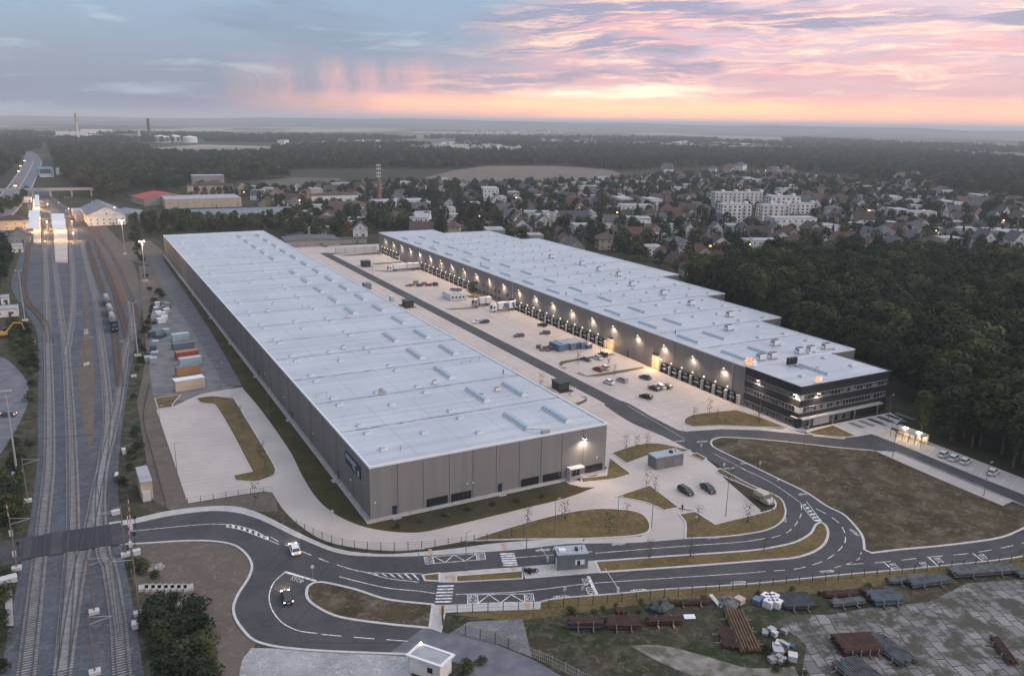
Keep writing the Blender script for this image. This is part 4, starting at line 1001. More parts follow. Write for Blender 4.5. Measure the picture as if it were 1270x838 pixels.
# flood light masts
FOUND = mat('foundation_white', (.5, .49, .48), rough=.9)
def mast(bx, by, ty, label, lit=False, heads=4, r=.28):
    p = P(bx, by); h = solve_h((bx, by), ty)
    o = empty('light_mast', tuple(p), 0, label, 'light mast', 'flood light masts of the railway')
    b = MB(); b.mat(0).cyl((0, 0, .6), (0, 0, h), r, r*.5, 8); b.build('pole', STEEL, o)
    b = MB(); b.box(-1.1, -.8, 0, 1.1, .8, .7); b.build('base', FOUND, o)
    b = MB(); b.box(-1.2, -.1, h, 1.2, .1, h+.15); b.box(-.1, -.8, h-.9, .1, .8, h-.75); b.build('head_frame', STEEL, o)
    for i in range(heads):
        x = -1.0+2.0*i/(heads-1) if heads > 1 else 0
        b = MB(); b.box(x-.28, -.35, h+.15, x+.28, .1, h+.6); b.build('floodlight', GLOWW if lit else STEEL, o)
    if lit: light('POINT', 'flood', o, (0, -1, h-.8), 3500, size=.6)
    return o
mast(21.5, 588, 487, 'tall mast with four unlit floods beside the curved road on the left edge')
mast(31.2, 398, 336, 'tall unlit mast between the left trees and the spur track', heads=2)
mast(171, 441, 376, 'tall unlit mast at the foot of the dark bushes by the depot', heads=2)
mast(180.5, 349, 300, 'lit mast on the grass bank left of the near warehouse', True, 2)
mast(155, 315.5, 274, 'lit mast between the sidings and the bare grass bank', True, 2)
mast(142, 275, 258, 'lit mast in front of the grey gabled hall', True, 2)
mast(117.5, 279, 250, 'unlit mast where the sidings fan out below the gabled hall', heads=1)
# catenary masts with cantilevers
def catmast(bx, by, ty, side, label):
    p = P(bx, by); h = min(13, solve_h((bx, by), ty))
    o = empty('catenary_mast', tuple(p), 0, label, 'catenary mast', 'catenary masts over the tracks')
    b = MB(); b.cyl((0, 0, .5), (0, 0, h), .14, .10, 6); b.build('pole', mat('rusty_mast', (.17, .14, .13), rough=.8), o)
    b = MB(); b.box(-.8, -.6, 0, .8, .6, .6); b.build('base', FOUND, o)
    b = MB(); b.cyl((0, 0, h-1.6), (side*3.2, 0, h-1.1), .05, n=5); b.cyl((0, 0, h-.4), (side*3.2, 0, h-1.1), .04, n=5); b.build('cantilever', STEEL, o)
    return o
catmast(156, 689, 626, -1, 'slim mast at the right end of the rubber level crossing')
catmast(172.5, 762, 683, -1, 'slim mast between the gravel and the dark bushes below the crossing')
catmast(117, 760, 690, 1, 'slim mast standing between the two lower tracks')
catmast(118, 835, 762, 1, 'slim mast with yellow and black foot at the bottom edge of the yard')
catmast(21, 706, 640, 1, 'slim mast below the road at the left end of the crossing')
catmast(34.5, 622, 567, 1, 'slim mast on the bushy left bank above the crossing')
catmast(107, 453, 415, 1, 'slim mast on the brown strip between the track groups')
catmast(107, 414, 385, -1, 'slim mast at the upper end of the brown strip')
catmast(166, 467, 405, -1, 'slim mast beside the bushes right of the switches')
for i, (x, y, t) in enumerate(((90, 262, 235), (82, 262, 238), (45, 262, 236), (73, 252, 228), (56, 300, 270), (96, 300, 272))):
    catmast(x, y, t, 1 if i % 2 else -1, ('slim mast left of the gabled hall', 'slim mast second left of the gabled hall', 'slim mast beside the station building', 'slim mast in front of the footbridge deck', 'slim mast left of the lit canopy', 'slim mast right of the lit canopy')[i])
WIRE = mat('wire', (.05, .05, .055), rough=.6)
def wire(pts, z, label):
    q = [P(a, b)+Vector((0, 0, z)) for a, b in pts]; b = MB()
    for a, c in zip(q, q[1:]): b.cyl(a, c, .05, n=4, cap=False)
    tag(b.build('overhead_wire', WIRE), label, 'overhead wire', 'overhead wires of the railway')
wire([(28, 850), (44.8, 729), (61, 576), (59, 413), (55, 300), (50, 236)], 6, 'overhead contact wire above the leftmost straight main line track')
wire([(77.5, 838), (88, 700), (89.4, 576), (82, 438), (69.3, 340), (61, 268)], 6, 'overhead contact wire above the track left of the lit platform')
wire([(81, 838), (92, 700), (93, 576), (86, 438), (91, 380), (92, 330), (84, 270)], 7, 'thin feeder wire along the middle of the railway yard')
wire([(155, 838), (140, 690), (150, 560), (160, 440), (168, 376)], 7, 'thin feeder wire along the right side of the railway yard')
wire([(24, 850), (40, 729), (56, 576), (54, 413), (51, 300)], 7.5, 'thin feeder wire left of the leftmost track')
wire([(152, 838), (135, 700), (124, 630), (133.8, 515), (124.7, 418), (107, 327), (75, 260)], 6, 'overhead contact wire above the track with the crossing of switches')
for x0, x1, y, lb in ((41, 118, 573, 'thin cable spanning the yard above the level crossing'), (58, 125, 480, 'thin cable spanning the yard at the brown strip'), (55, 130, 415, 'thin cable spanning the yard near the tank wagons'), (52, 150, 336, 'thin cable spanning the yard below the platform end')):
    wire([(x0, y+6), (x1, y)], 7, lb)
# ---- tank wagons and shunter
def wagon(p, rz, label, tank=True):
    o = empty('tank_wagon', tuple(p), rz, label, 'tank wagon', 'wagons on the siding')
    b = MB(); b.box(-1.3, -6.2, 1.0, 1.3, 6.2, 1.25)
    for y in (-6.2, 6.2):
        for x in (-.9, .9): b.cyl((x, y, 1.1), (x, y+(.5 if y > 0 else -.5), 1.1), .2, n=8)
    b.build('chassis', DARK, o)
    for y in (-4.2, 4.2):
        w = MB(); w.box(-1.1, y-1.3, .75, 1.1, y+1.3, 1.0)
        for dy in (-.9, .9):
            for x in (-.76, .76): w.cyl((x-.07, y+dy, .86), (x+.07, y+dy, .86), .46, n=12)
        w.build('bogie', DARK, o)
    t = MB(); n_ = 14; R = 1.35; zc = 2.65
    prof = [(-5.9, .35), (-5.6, 1.05), (-5.1, R), (5.1, R), (5.6, 1.05), (5.9, .35)]
    k0 = len(t.v)
    for y, r in prof:
        for i in range(n_): a = 2*math.pi*i/n_; t.v.append((r*math.cos(a), y, zc+r*math.sin(a)))
    for j in range(len(prof)-1):
        for i in range(n_): t.f.append((k0+j*n_+i, k0+(j+1)*n_+i, k0+(j+1)*n_+(i+1) % n_, k0+j*n_+(i+1) % n_)); t.mi.append(0)
    t.f.append(tuple(k0+i for i in range(n_))); t.mi.append(0); t.f.append(tuple(k0+(len(prof)-1)*n_+n_-1-i for i in range(n_))); t.mi.append(0)
    t.build('tank', mat('tank_grey', (.26, .25, .245), (.13, .12, .12), .6, .5), o, smooth=True)
    c = MB(); c.cyl((0, 0, 3.9), (0, 0, 4.3), .4, n=10); c.box(-.5, -3.5, 4.02, .5, 3.5, 4.08); c.box(-.06, -6.0, 1.2, .06, -5.9, 3.9); c.build('walkway', STEEL, o)
    return o
a_ = P(143, 413); c_ = P(133, 377); dr = (c_-a_).normalized(); rzw = math.atan2(-dr.x, dr.y)
wagon(P(139.6, 401), rzw, 'pale grey tank wagon in the middle of the short train')
wagon(P(136.6, 390), rzw, 'pale tank wagon at the far end of the short train')
def shunter(p, rz):
    o = empty('shunting_locomotive', tuple(p), rz, 'small dark shunting locomotive at the near end of the tank wagons', 'locomotive')
    b = MB(); b.box(-1.4, -4.6, 1.0, 1.4, 4.6, 1.5); b.build('frame', DARK, o)
    b = MB(); b.box(-.95, -4.2, 1.5, .95, -.6, 3.0, taper=.93); b.build('bonnet', mat('loco_dark', (.035, .04, .05), rough=.45), o)
    c = MB(); c.box(-1.4, -.6, 1.5, 1.4, 2.8, 3.9, taper=.95); c = c.build('cab', mat('loco_dark', (.035, .04, .05)), o)
    w = MB(); w.box(-1.1, -.66, 2.8, 1.1, -.6, 3.5); w.box(-1.42, 0, 2.8, -1.38, 2.2, 3.5); w.build('window', GLASS, c)
    b = MB()
    for y in (-3.2, 0, 3.2):
        for x in (-.76, .76): b.cyl((x-.08, y, .8), (x+.08, y, .8), .5, n=12)
    b.build('wheels', DARK, o)
    b = MB(); b.box(-.8, -4.66, 1.6, -.5, -4.6, 1.85); b.box(.5, -4.66, 1.6, .8, -4.6, 1.85); b.build('lamp', WHITE, o)
shunter(P(142.2, 410), rzw)
o = wagon(P(132.4, 377), rzw, 'dark tarpaulined wagon at the very far end of the short train'); 
# ============================================================ BUILDINGS NEAR THE RAILWAY AND IN TOWN
def bmat(name, c): return mat(name, c, tuple(x*.82 for x in c), .25, .85, rnd=.06)
CREAM = bmat('cream_plaster', (.50, .42, .34)); WHT = bmat('white_plaster', (.74, .72, .70)); GREYP = bmat('grey_plaster', (.30, .29, .28)); OCHRE = bmat('ochre_plaster', (.40, .30, .20)); PINKP = bmat('pinkish_plaster', (.42, .34, .30))
TILE_B = mat('brown_tiles', (.065, .048, .042), (.09, .065, .055), .7, .85, rnd=.25); TILE_R = mat('red_tiles', (.12, .06, .048), (.09, .05, .042), .7, .85, rnd=.2)
TILE_G = mat('grey_tiles', (.075, .075, .085), (.11, .11, .12), .7, .8, rnd=.2); METR = mat('blue_grey_metal_roof', (.14, .17, .20), (.19, .21, .23), .3, .6); FLAT = mat('flat_roof_felt', (.30, .30, .32), (.40, .40, .42), .2, .85)
REDR = mat('bright_red_roof', (.42, .075, .07), (.34, .06, .055), .3, .8)
PANE = mat('house_window', (.05, .06, .075), rough=.2, sp=.7)
LITW = mat('lit_window', (1, .7, .35), emit=(1, .66, .32), es=2.2)
def house(name, w, l, h, rh, wm, rm, win=True, hip=False, flat=False, over=.45, chim=True, root=None, cols=None, storeys=None):
    """a building about the origin; ridge along y; windows are parts"""
    r = root or empty(name)
    b = MB(); hw, hl = w/2, l/2
    for s in (1, -1):
        b.face([(s*hw, -s*hl, 0), (s*hw, s*hl, 0), (s*hw, s*hl, h), (s*hw, -s*hl, h)])
    g = 0 if (hip or flat) else rh
    if g:
        b.face([(-hw, -hl, 0), (hw, -hl, 0), (hw, -hl, h), (0, -hl, h+g), (-hw, -hl, h)]); b.face([(hw, hl, 0), (-hw, hl, 0), (-hw, hl, h), (0, hl, h+g), (hw, hl, h)])
    else:
        b.face([(-hw, -hl, 0), (hw, -hl, 0), (hw, -hl, h), (-hw, -hl, h)]); b.face([(hw, hl, 0), (-hw, hl, 0), (-hw, hl, h), (hw, hl, h)])
    b.build('wall', wm, r)
    b = MB(); e = over
    if flat:
        b.box(-hw-.15, -hl-.15, h, hw+.15, hl+.15, h+.35)
    else:
        dz = rh/hw*e; t = .18; y0, y1 = -hl-e, hl+e; x0 = hw+e; z0 = h-dz; zt = h+rh
        yr0, yr1 = (y0, y1) if not hip else (-hl+hw*.9 if hl > hw*.95 else -.2, hl-hw*.9 if hl > hw*.95 else .2)
        A = [(-x0, y0, z0), (x0, y0, z0), (x0, y1, z0), (-x0, y1, z0), (0, yr0, zt), (0, yr1, zt)]
        k = len(b.v); b.v += [(x, y, z+t) for x, y, z in A]+A
        for f in ((0, 4, 5, 3), (1, 2, 5, 4), (0, 1, 4), (2, 3, 5), (6, 9, 11, 10), (7, 10, 11, 8), (6, 10, 7), (8, 11, 9), (0, 6, 7, 1), (1, 7, 8, 2), (2, 8, 9, 3), (3, 9, 6, 0)):
            if not hip and f in ((0, 1, 4), (2, 3, 5), (6, 10, 7), (8, 11, 9)): continue
            b.f.append(tuple(k+i for i in f)); b.mi.append(0)
        if not hip:
            b.f.append((k+0, k+6, k+10, k+4)); b.f.append((k+1, k+4, k+10, k+7)); b.f.append((k+3, k+5, k+11, k+9)); b.f.append((k+2, k+8, k+11, k+5)); b.mi += [0]*4
    ro = b.build('roof', rm, r)
    if chim:
        c = MB(); c.box(w*.12, l*.1, h+rh*.3, w*.12+.6, l*.1+.8, h+rh+.8); c.build('chimney', mat('chimney_brick', (.22, .13, .10), rough=.9), ro)
    if win:
        st = storeys or max(1, int(h/2.8)); wmz = []
        wb = MB(); wb.mat(0).box(-.6, -.06, 0, .6, -.005, 1.2); wb.mat(1).box(-.5, -.09, .1, .5, -.06, 1.1); me = wb.mesh('window', [WHITE, PANE])
        for k in range(st):
            z = .95+k*2.8
            cx = cols or max(2, int(w/2.8)); cy = cols or max(2, int(l/3.2))
            for i in range(cx):
                x = -w/2+w*(i+.5)/cx; inst('window', me, r, (x, -hl, z)); 
                if i % 2 == 0: inst('window', me, r, (x, hl, z), math.pi)
            for i in range(cy):
                y = -l/2+l*(i+.5)/cy; inst('window', me, r, (-hw, y, z), -math.pi/2)
                if i % 2 == 0: inst('window', me, r, (hw, y, z), math.pi/2)
        if g > 2: inst('window', me, r, (0, -hl, h+.2))
        d = MB(); d.box(-.5, -.07, 0, .5, -.005, 2.1); d.build('door', mat('house_door', (.12, .07, .045), rough=.6), r, loc=(w*.16, -hl, 0))
    return r
def bld(px, py, rz, label, cat, name, *a, **k):
    p = P(px, py); r = empty(name, tuple(p), rz, label, cat)
    return house(name, *a, root=r, **k)
dY = math.radians
bld(128, 274, 0.05, 'grey gabled hall with blue grey metal roof beside the sidings', 'hall', 'industrial_hall', 26, 62, 8, 6, WHT, METR, cols=6)
bld(104, 270, 0.05, 'low flat shed on the left flank of the gabled hall', 'shed', 'storage_shed', 14, 55, 5, 0, GREYP, FLAT, flat=True, chim=False, cols=4)
bld(160, 272, 0.05, 'dark low hall between the gabled hall and the red roofed hall', 'hall', 'industrial_hall', 24, 45, 5, 2, GREYP, METR, chim=False, cols=4)
bld(200, 252, 0.18, 'hall with a bright red sloping roof', 'hall', 'industrial_hall', 42, 42, 6, 4.5, GREYP, REDR, chim=False, cols=4)
bld(250, 255, -0.02, 'long beige factory with flat grey roof right of the red roof', 'factory', 'factory_building', 66, 40, 8, 0, CREAM, FLAT, flat=True, chim=False, cols=9)
bld(262, 240, -0.05, 'cream two storey school with brown hipped roof behind the beige factory', 'school', 'school_building', 48, 18, 9, 4, CREAM, TILE_B, hip=True, cols=8)
bld(258, 231, -0.05, 'white roofed block standing behind the cream school', 'building', 'office_block', 36, 20, 13, 0, GREYP, FLAT, flat=True, chim=False, cols=6)
bld(300, 272, 1.55, 'very long low hall with dark metal roof behind the near warehouse', 'hall', 'industrial_hall', 20, 80, 5.5, 3.5, WHT, METR, chim=False, cols=8)
bld(299, 241, 0.1, 'pinkish gabled house beside the cream school', 'house', 'town_house', 12, 14, 8, 5, PINKP, TILE_B)
bld(414, 256, -0.05, 'long white three storey building with brown roof left of the tall chimney', 'building', 'apartment_building', 44, 15, 11, 3, WHT, TILE_B, hip=True, cols=9)
bld(392, 252, -0.05, 'square pale tower end of the white three storey building', 'building', 'apartment_building', 11, 14, 14, 0, CREAM, FLAT, flat=True, chim=False, cols=3)
bld(420, 262, -0.05, 'white flat roofed annex in front of the brown roofed building', 'building', 'annex_building', 46, 14, 6, 0, WHT, FLAT, flat=True, chim=False, cols=9)
bld(440, 262, 0.0, 'ochre two storey block beside the white annex', 'building', 'annex_building', 16, 14, 8, 1.5, OCHRE, TILE_B, hip=True)
bld(495, 256, 0.0, 'wide low white hall right of the tall chimney', 'hall', 'industrial_hall', 50, 26, 6, 0, WHT, FLAT, flat=True, chim=False, cols=8)
bld(470, 236, 0.0, 'cream town building with brown roof behind the tall chimney', 'building', 'town_building', 24, 14, 8, 4, CREAM, TILE_B, hip=True)
# station and sheds at the left edge
bld(15, 284, 0.0, 'lit cream station building with low roof at the left edge', 'station', 'station_building', 22, 14, 7, 3, CREAM, TILE_B, hip=True, cols=4)
bld(25, 300, 0.0, 'dark roofed gabled house below the station building', 'house', 'station_house', 12, 12, 5, 4, GREYP, TILE_G)
bld(4, 300, 0.4, 'grey roofed shed cut by the left edge below the station', 'shed', 'storage_shed', 14, 14, 4, 3, GREYP, METR, chim=False)
bld(35, 251, 0.0, 'small white cabin above the station canopy', 'cabin', 'railway_cabin', 6, 6, 5, 0, WHT, FLAT, flat=True, chim=False)
bld(83, 216, 0.0, 'pale house beside the railway bridge', 'house', 'town_house', 26, 18, 9, 4, WHT, TILE_G, hip=True, chim=False)
bld(8, 391, 0.02, 'long low white shed at the left edge above the excavator', 'shed', 'storage_shed', 9, 7, 3.2, 0, WHT, FLAT, flat=True, chim=False, cols=2)
bld(7, 376, 0.02, 'small white container cabin on the left bank', 'cabin', 'site_cabin', 3, 6, 3, 0, WHT, FLAT, flat=True, chim=False, cols=1)
bld(22, 312, 0.05, 'pale boxy cabin with dark window left of the spur track', 'cabin', 'site_cabin', 6, 9, 4, 0, WHT, FLAT, flat=True, chim=False, cols=2)
# platforms and canopies
def platform(pts, label, h=.9):
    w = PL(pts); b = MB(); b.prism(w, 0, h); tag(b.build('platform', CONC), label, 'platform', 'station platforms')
platform([(69, 327), (84, 327), (83.5, 290), (80, 268), (67, 268), (66.5, 290)], 'lit island platform ending between the two tracks')
platform([(42, 303), (51, 303), (50, 266), (47.5, 247), (41, 247), (40, 266)], 'lit side platform in front of the station building')
def canopy(pts, z, label):
    c = sum(PL(pts), Vector())/len(pts); o = empty('platform_canopy', tuple(c), 0, label, 'canopy', 'station canopies')
    w = [p-c for p in PL(pts)]
    b = MB(); b.prism(w, z, z+.4); b.build('canopy_roof', WHITE, o)
    n_ = 5; a0 = (w[0]+w[1])/2; a1 = (w[2]+w[3])/2
    for i in range(n_):
        p = a0.lerp(a1, (i+.5)/n_); b = MB(); b.cyl((p.x, p.y, .9), (p.x, p.y, z), .15, n=6); b.build('column', STEEL, o)
        b = MB(); b.box(p.x-1.2, p.y-.12, z-.25, p.x+1.2, p.y+.12, z-.1); f = b.build('canopy_lamp', GLOWW, o)
    for i in range(3):
        p = a0.lerp(a1, (i+.5)/3); light('POINT', 'platform_light', o, (p.x, p.y, z-.7), 15000, color=(1, .55, .24), size=.6)
    return o
for k_, (x_, y_) in enumerate(((59, 285), (90, 285), (59, 300), (92, 300), (60, 262), (86, 268))):  # pole lamps added to spread an orange glow over the tracks
    q_ = P(x_, y_); o_ = empty('platform_lamp', tuple(q_), 0, 'added glow lamp at the station tracks, %s of six' % ('near left', 'near right', 'nearest left', 'nearest right', 'far left', 'far right')[k_], 'street lamp', 'added glow lamps at the station'); b = MB(); b.cyl((0, 0, 0), (0, 0, 6), .08, n=5); b.build('pole', STEEL, o_); b = MB(); b.box(-.3, -.3, 6, .3, .3, 6.25); b.build('lamp_head', GLOWW, o_); light('POINT', 'lamp_light', o_, (0, 0, 5.6), 7000, color=(1, .52, .2), size=.4)
canopy([(66, 292.5), (82.5, 292.5), (80.5, 273), (64.5, 273)], 4.8, 'white canopy over the island platform, lit from below')
canopy([(34, 292.5), (50, 292.5), (50, 269), (37, 269)], 4.8, 'white canopy beside the station building, lit from below')
canopy([(44, 262), (50, 262), (49, 248), (44, 248)], 4.6, 'narrow far canopy beyond the station building')
# road bridge over the railway
def bridge():
    a, c = P(-30, 245), P(118, 243); o = empty('road_bridge', tuple(a), 0, 'flat concrete road bridge crossing the railway and the left highway', 'bridge')
    d = (c-a); L = d.length; d.normalize(); n_ = Vector((-d.y, d.x, 0))
    def pr(o0, w0, z0, z1, nm, m, s0=0, s1=1):
        q = [d*(L*s0)+n_*(o0-w0/2), d*(L*s1)+n_*(o0-w0/2), d*(L*s1)+n_*(o0+w0/2), d*(L*s0)+n_*(o0+w0/2)]
        b = MB(); b.prism(q, z0, z1); return b.build(nm, m, o)
    pr(0, 10, 6.2, 7.2, 'deck', PLINTH); pr(-5, .3, 7.2, 8.2, 'parapet', STEEL); pr(5, .3, 7.2, 8.2, 'parapet', STEEL)
    for s in (.08, .3, .47, .62, .8, .97):
        b = MB(); p = d*(L*s); b.box(p.x-.8, p.y-4, 0, p.x+.8, p.y+4, 6.2); b.build('pier', PLINTH, o)
bridge()
def truss():
    p = P(58.5, 221); o = empty('railway_bridge', tuple(p), math.radians(3), 'blue steel truss railway bridge in the distance beyond the road bridge', 'bridge')
    Bm = mat('blue_steel', (.22, .34, .42), rough=.6); W2, Lb, Hb = 8, 70, 11
    for s in (-1, 1):
        b = MB(); x = s*W2
        b.box(x-.4, 0, 1.5, x+.4, Lb, 2.5); b.box(x-.4, 8, Hb, x+.4, Lb-8, Hb+.9)
        for i in range(7):
            y0 = i*Lb/7; y1 = (i+1)*Lb/7; zz = (2, Hb) if i % 2 == 0 else (Hb, 2)
            b.cyl((x, y0, zz[0]), (x, y1, zz[1]), .45, n=5)
            if i: b.cyl((x, y0, 2), (x, y0, Hb), .3, n=5)
        b.build('truss', Bm, o)
    b = MB(); b.box(-W2, 0, 1.0, W2, Lb, 1.5); b.build('deck', PLINTH, o)
    b = MB()
    for i in range(1, 7): b.box(-W2, i*Lb/7-.4, Hb, W2, i*Lb/7+.4, Hb+.6)
    b.build('cross_beams', Bm, o)
truss()
# highway at the far left
b = MB(); b.ribbon(sm(PL([(-60, 310), (0, 262), (22, 236), (36, 212), (42, 200), (30, 186), (18, 178), (20, 172)])), 26, .08); struct('road', b, OLDASPH)
b = MB()
for o_ in (-12, 0, 12): b.ribbon(sm(PL([(-60, 310), (0, 262), (22, 236), (36, 212), (42, 200)])), .5, .11, off=o_)
struct('road_marking', b, LINE)
b = MB(); b.ribbon(sm(PL([(-60, 240), (0, 238), (24, 236), (60, 238)])), 9, .10); struct('road', b, OLDASPH)
# brick chimney with antennas
def stack(px, py, ty, label, r, col, band=None, ant=False):
    p = P(px, py); h = solve_h((px, py), ty); o = empty('chimney', tuple(p), 0, label, 'chimney')
    b = MB(); b.cyl((0, 0, 0), (0, 0, h*.62 if ant else h), r, r*.72, 14); b.build('shaft', col, o)
    if band:
        for k in range(5):
            z = h*(.7+.06*k); rr = r*(1-.28*z/h)+.1; b = MB(); b.cyl((0, 0, z), (0, 0, z+h*.028), rr, rr, 14); b.build('warning_band', band, o)
    if ant:
        b = MB(); b.cyl((0, 0, h*.62), (0, 0, h), r*.2, r*.15, 8); b.build('steel_mast', STEEL, o)
        for z in (.68, .76, .86, .94):
            b = MB()
            for i in range(6):
                a = i*math.pi/3; x, y = math.cos(a)*r*.85, math.sin(a)*r*.85; b.box(x-.2, y-.2, h*z, x+.2, y+.2, h*z+1.5); b.cyl((0, 0, h*z+1), (x, y, h*z+1), .08, n=4)
            b.build('antenna', WHITE, o)
    return o
stack(470.5, 255, 203, 'brick chimney crowned with white phone antennas in the town', 2.3, mat('old_brick', (.22, .13, .10), (.17, .10, .08), .4, .9), ant=True)
stack(97, 174, 140, 'tall pale factory chimney with red bands on the horizon', 5.5, mat('pale_chimney', (.5, .46, .45), rough=.9), mat('red_band', (.35, .08, .07), rough=.8))
stack(186, 176, 147, 'tall dark brown factory chimney beside the white tanks', 6, mat('dark_chimney', (.12, .08, .07), rough=.9))
stack(173, 176, 160, 'short pale chimney left of the dark brown one', 5, mat('pale_chimney', (.5, .46, .45)))
def tank(px, py, r, h, label):
    o = empty('storage_tank', tuple(P(px, py)), 0, label, 'tank', 'white storage tanks on the horizon')
    b = MB(); b.cyl((0, 0, 0), (0, 0, h), r, r, 20); b.build('shell', WHT, o); b = MB(); b.cyl((0, 0, h), (0, 0, h+r*.18), r, r*.2, 20); b.build('tank_roof', WHITE, o)
tank(199, 177, 17, 20, 'white storage tank right of the dark brown chimney'); tank(206, 177, 14, 18, 'second white storage tank right of the dark brown chimney'); tank(217, 176.5, 17, 20, 'white storage tank in the middle of the row'); tank(236, 177, 22, 17, 'largest white storage tank at the right end of the row')
for px_, py_, w_, l_, h_, lb in ((90, 175, 60, 40, 22, 'pale factory block at the foot of the banded chimney'), (108, 174, 70, 30, 14, 'low pale factory wing right of the banded chimney'), (120, 167, 80, 30, 16, 'pale factory hall behind the low wing'), (140, 174, 40, 30, 10, 'small grey plant building between the chimneys'), (160, 175, 50, 30, 16, 'grey plant building left of the dark chimney'), (57, 176, 40, 30, 14, 'grey block at the left end of the factory')):
    bld(px_, py_, 0, lb, 'factory', 'factory_building', w_*1.5, l_, h_*1.35, 0, GREYP if 'grey' in lb else WHT, FLAT, flat=True, chim=False, cols=6)
# apartment blocks in the town
def block(px, py, w, l, st, rz, label):
    p = P(px, py); r = empty('apartment_block', tuple(p), rz, label, 'apartment block', 'blocks of flats in the town')
    house('b', w, l, st*2.9+.6, 0, WHT, FLAT, flat=True, chim=False, root=r, cols=None, win=False)
    me = MB().mat(0).box(-.95, -.06, 0, .95, -.005, 1.6).mat(1).box(-.8, -.09, .12, .8, -.06, 1.48).mesh('window', [GREYP, PANE])
    be = MB().mat(0).box(-1.7, -1.3, 0, 1.7, -.01, .15).box(-1.7, -1.3, .15, 1.7, -1.2, 1.1).mesh('balcony', [OFFW])
    c = max(3, int(w/4.2))
    for k in range(st):
        for i in range(c):
            x = -w/2+w*(i+.5)/c
            inst('window', me, r, (x, -l/2, .9+k*2.9))
            if i % 3 == 1: inst('balcony', be, r, (x, -l/2, .1+k*2.9))
        for i in range(max(2, int(l/4.5))): inst('window', me, r, (-w/2, -l/2+l*(i+.5)/max(2, int(l/4.5)), .9+k*2.9), -math.pi/2)
    for i in range(1, c, 3):
        b = MB(); b.box(-w/2+w*(i+.5)/c+2, -2, st*2.9+.9, -w/2+w*(i+.5)/c+5, 2, st*2.9+3); b.build('lift_house', WHT, r)
block(912, 257, 50, 14, 5, -.35, 'long pale block of flats, leftmost and farthest of the group')
block(909, 275, 26, 14, 5, -.35, 'short pale block of flats in front of the long one')
block(957, 276, 24, 14, 5, -.35, 'bluish white block of flats right of the short one')
block(968, 268, 28, 16, 6, -.35, 'tallest pale block of flats with stepped roof')
block(990, 269, 22, 14, 4, -.35, 'low pale block of flats at the right end of the group')
# far yard wall and sheds at the back of the yard
def wallrun(pts, h, label, m=OFFW, t=.4, name='boundary_wall', post=6):
    w = PL(pts); o = empty(name, tuple(w[0]), 0, label, 'wall'); l = [p-w[0] for p in w]
    b = MB(); b.ribbon(l, t, 0, h); b.build('wall_panel', m, o)
    for q in resample(l, post)[:90]:
        b = MB(); b.box(q.x-.25, q.y-.25, 0, q.x+.25, q.y+.25, h+.15); b.build('post', STEEL, o)
wallrun([(416, 314.5), (467, 312.5)], 3.6, 'long pale noise wall closing the far end of the yard', name='noise_wall')
b = MB(); b.prism(PL([(352, 292), (405, 307), (412, 300), (372, 288)]), 0, .3); struct('pavement', b, OLDASPH)
bld(385, 303, -0.1, 'wide low grey roofed shed at the far end between the warehouses', 'shed', 'storage_shed', 34, 22, 4, 1.2, GREYP, TILE_G, chim=False, cols=4)
bld(435, 301, -0.1, 'low green roofed garage behind the noise wall', 'garage', 'garage', 20, 10, 3, 0, GREYP, mat('moss_roof', (.05, .06, .035), (.08, .08, .05), .4, .9), flat=True, chim=False, cols=3)
# ============================================================ VEGETATION AND TOWN
def leafmat(name, a, b, rnd=.42):
    m = bpy.data.materials.new(name); m.use_nodes = True; t = m.node_tree; q = N(t); bs = t.nodes['Principled BSDF']
    pos = q.new('ShaderNodeTexCoord').outputs['Object']
    k = q.mix(q.ss(q.noise(pos, .45, 3, .6), .35, .65), a, b)
    ri = q.new('ShaderNodeObjectInfo').outputs['Random']
    hs = q.new('ShaderNodeHueSaturation'); q.put(hs.inputs['Color'], k)
    q.put(hs.inputs['Value'], q.m('ADD', 1-rnd, q.m('MULTIPLY', ri, 2*rnd)))
    q.put(hs.inputs['Hue'], q.m('ADD', .485, q.m('MULTIPLY', q.m('FRACT', q.m('MULTIPLY', ri, 7.3)), .04)))
    q.put(bs.inputs['Base Color'], hs.outputs[0]); bs.inputs['Roughness'].default_value = .9; bs.inputs['Specular IOR Level'].default_value = .08
    MATS[name] = m; return m
LEAFS = [leafmat('dark_green_leaves', (.020, .031, .018, 1), (.040, .052, .025, 1)), leafmat('olive_leaves', (.046, .056, .024, 1), (.072, .076, .032, 1)),
         leafmat('green_leaves', (.045, .058, .022, 1), (.07, .078, .032, 1)), leafmat('autumn_leaves', (.11, .066, .034, 1), (.085, .066, .03, 1)), leafmat('dark_needles', (.02, .032, .022, 1), (.03, .042, .028, 1))]
BARK = mat('bark', (.10, .085, .07), (.14, .12, .10), 2, .95)
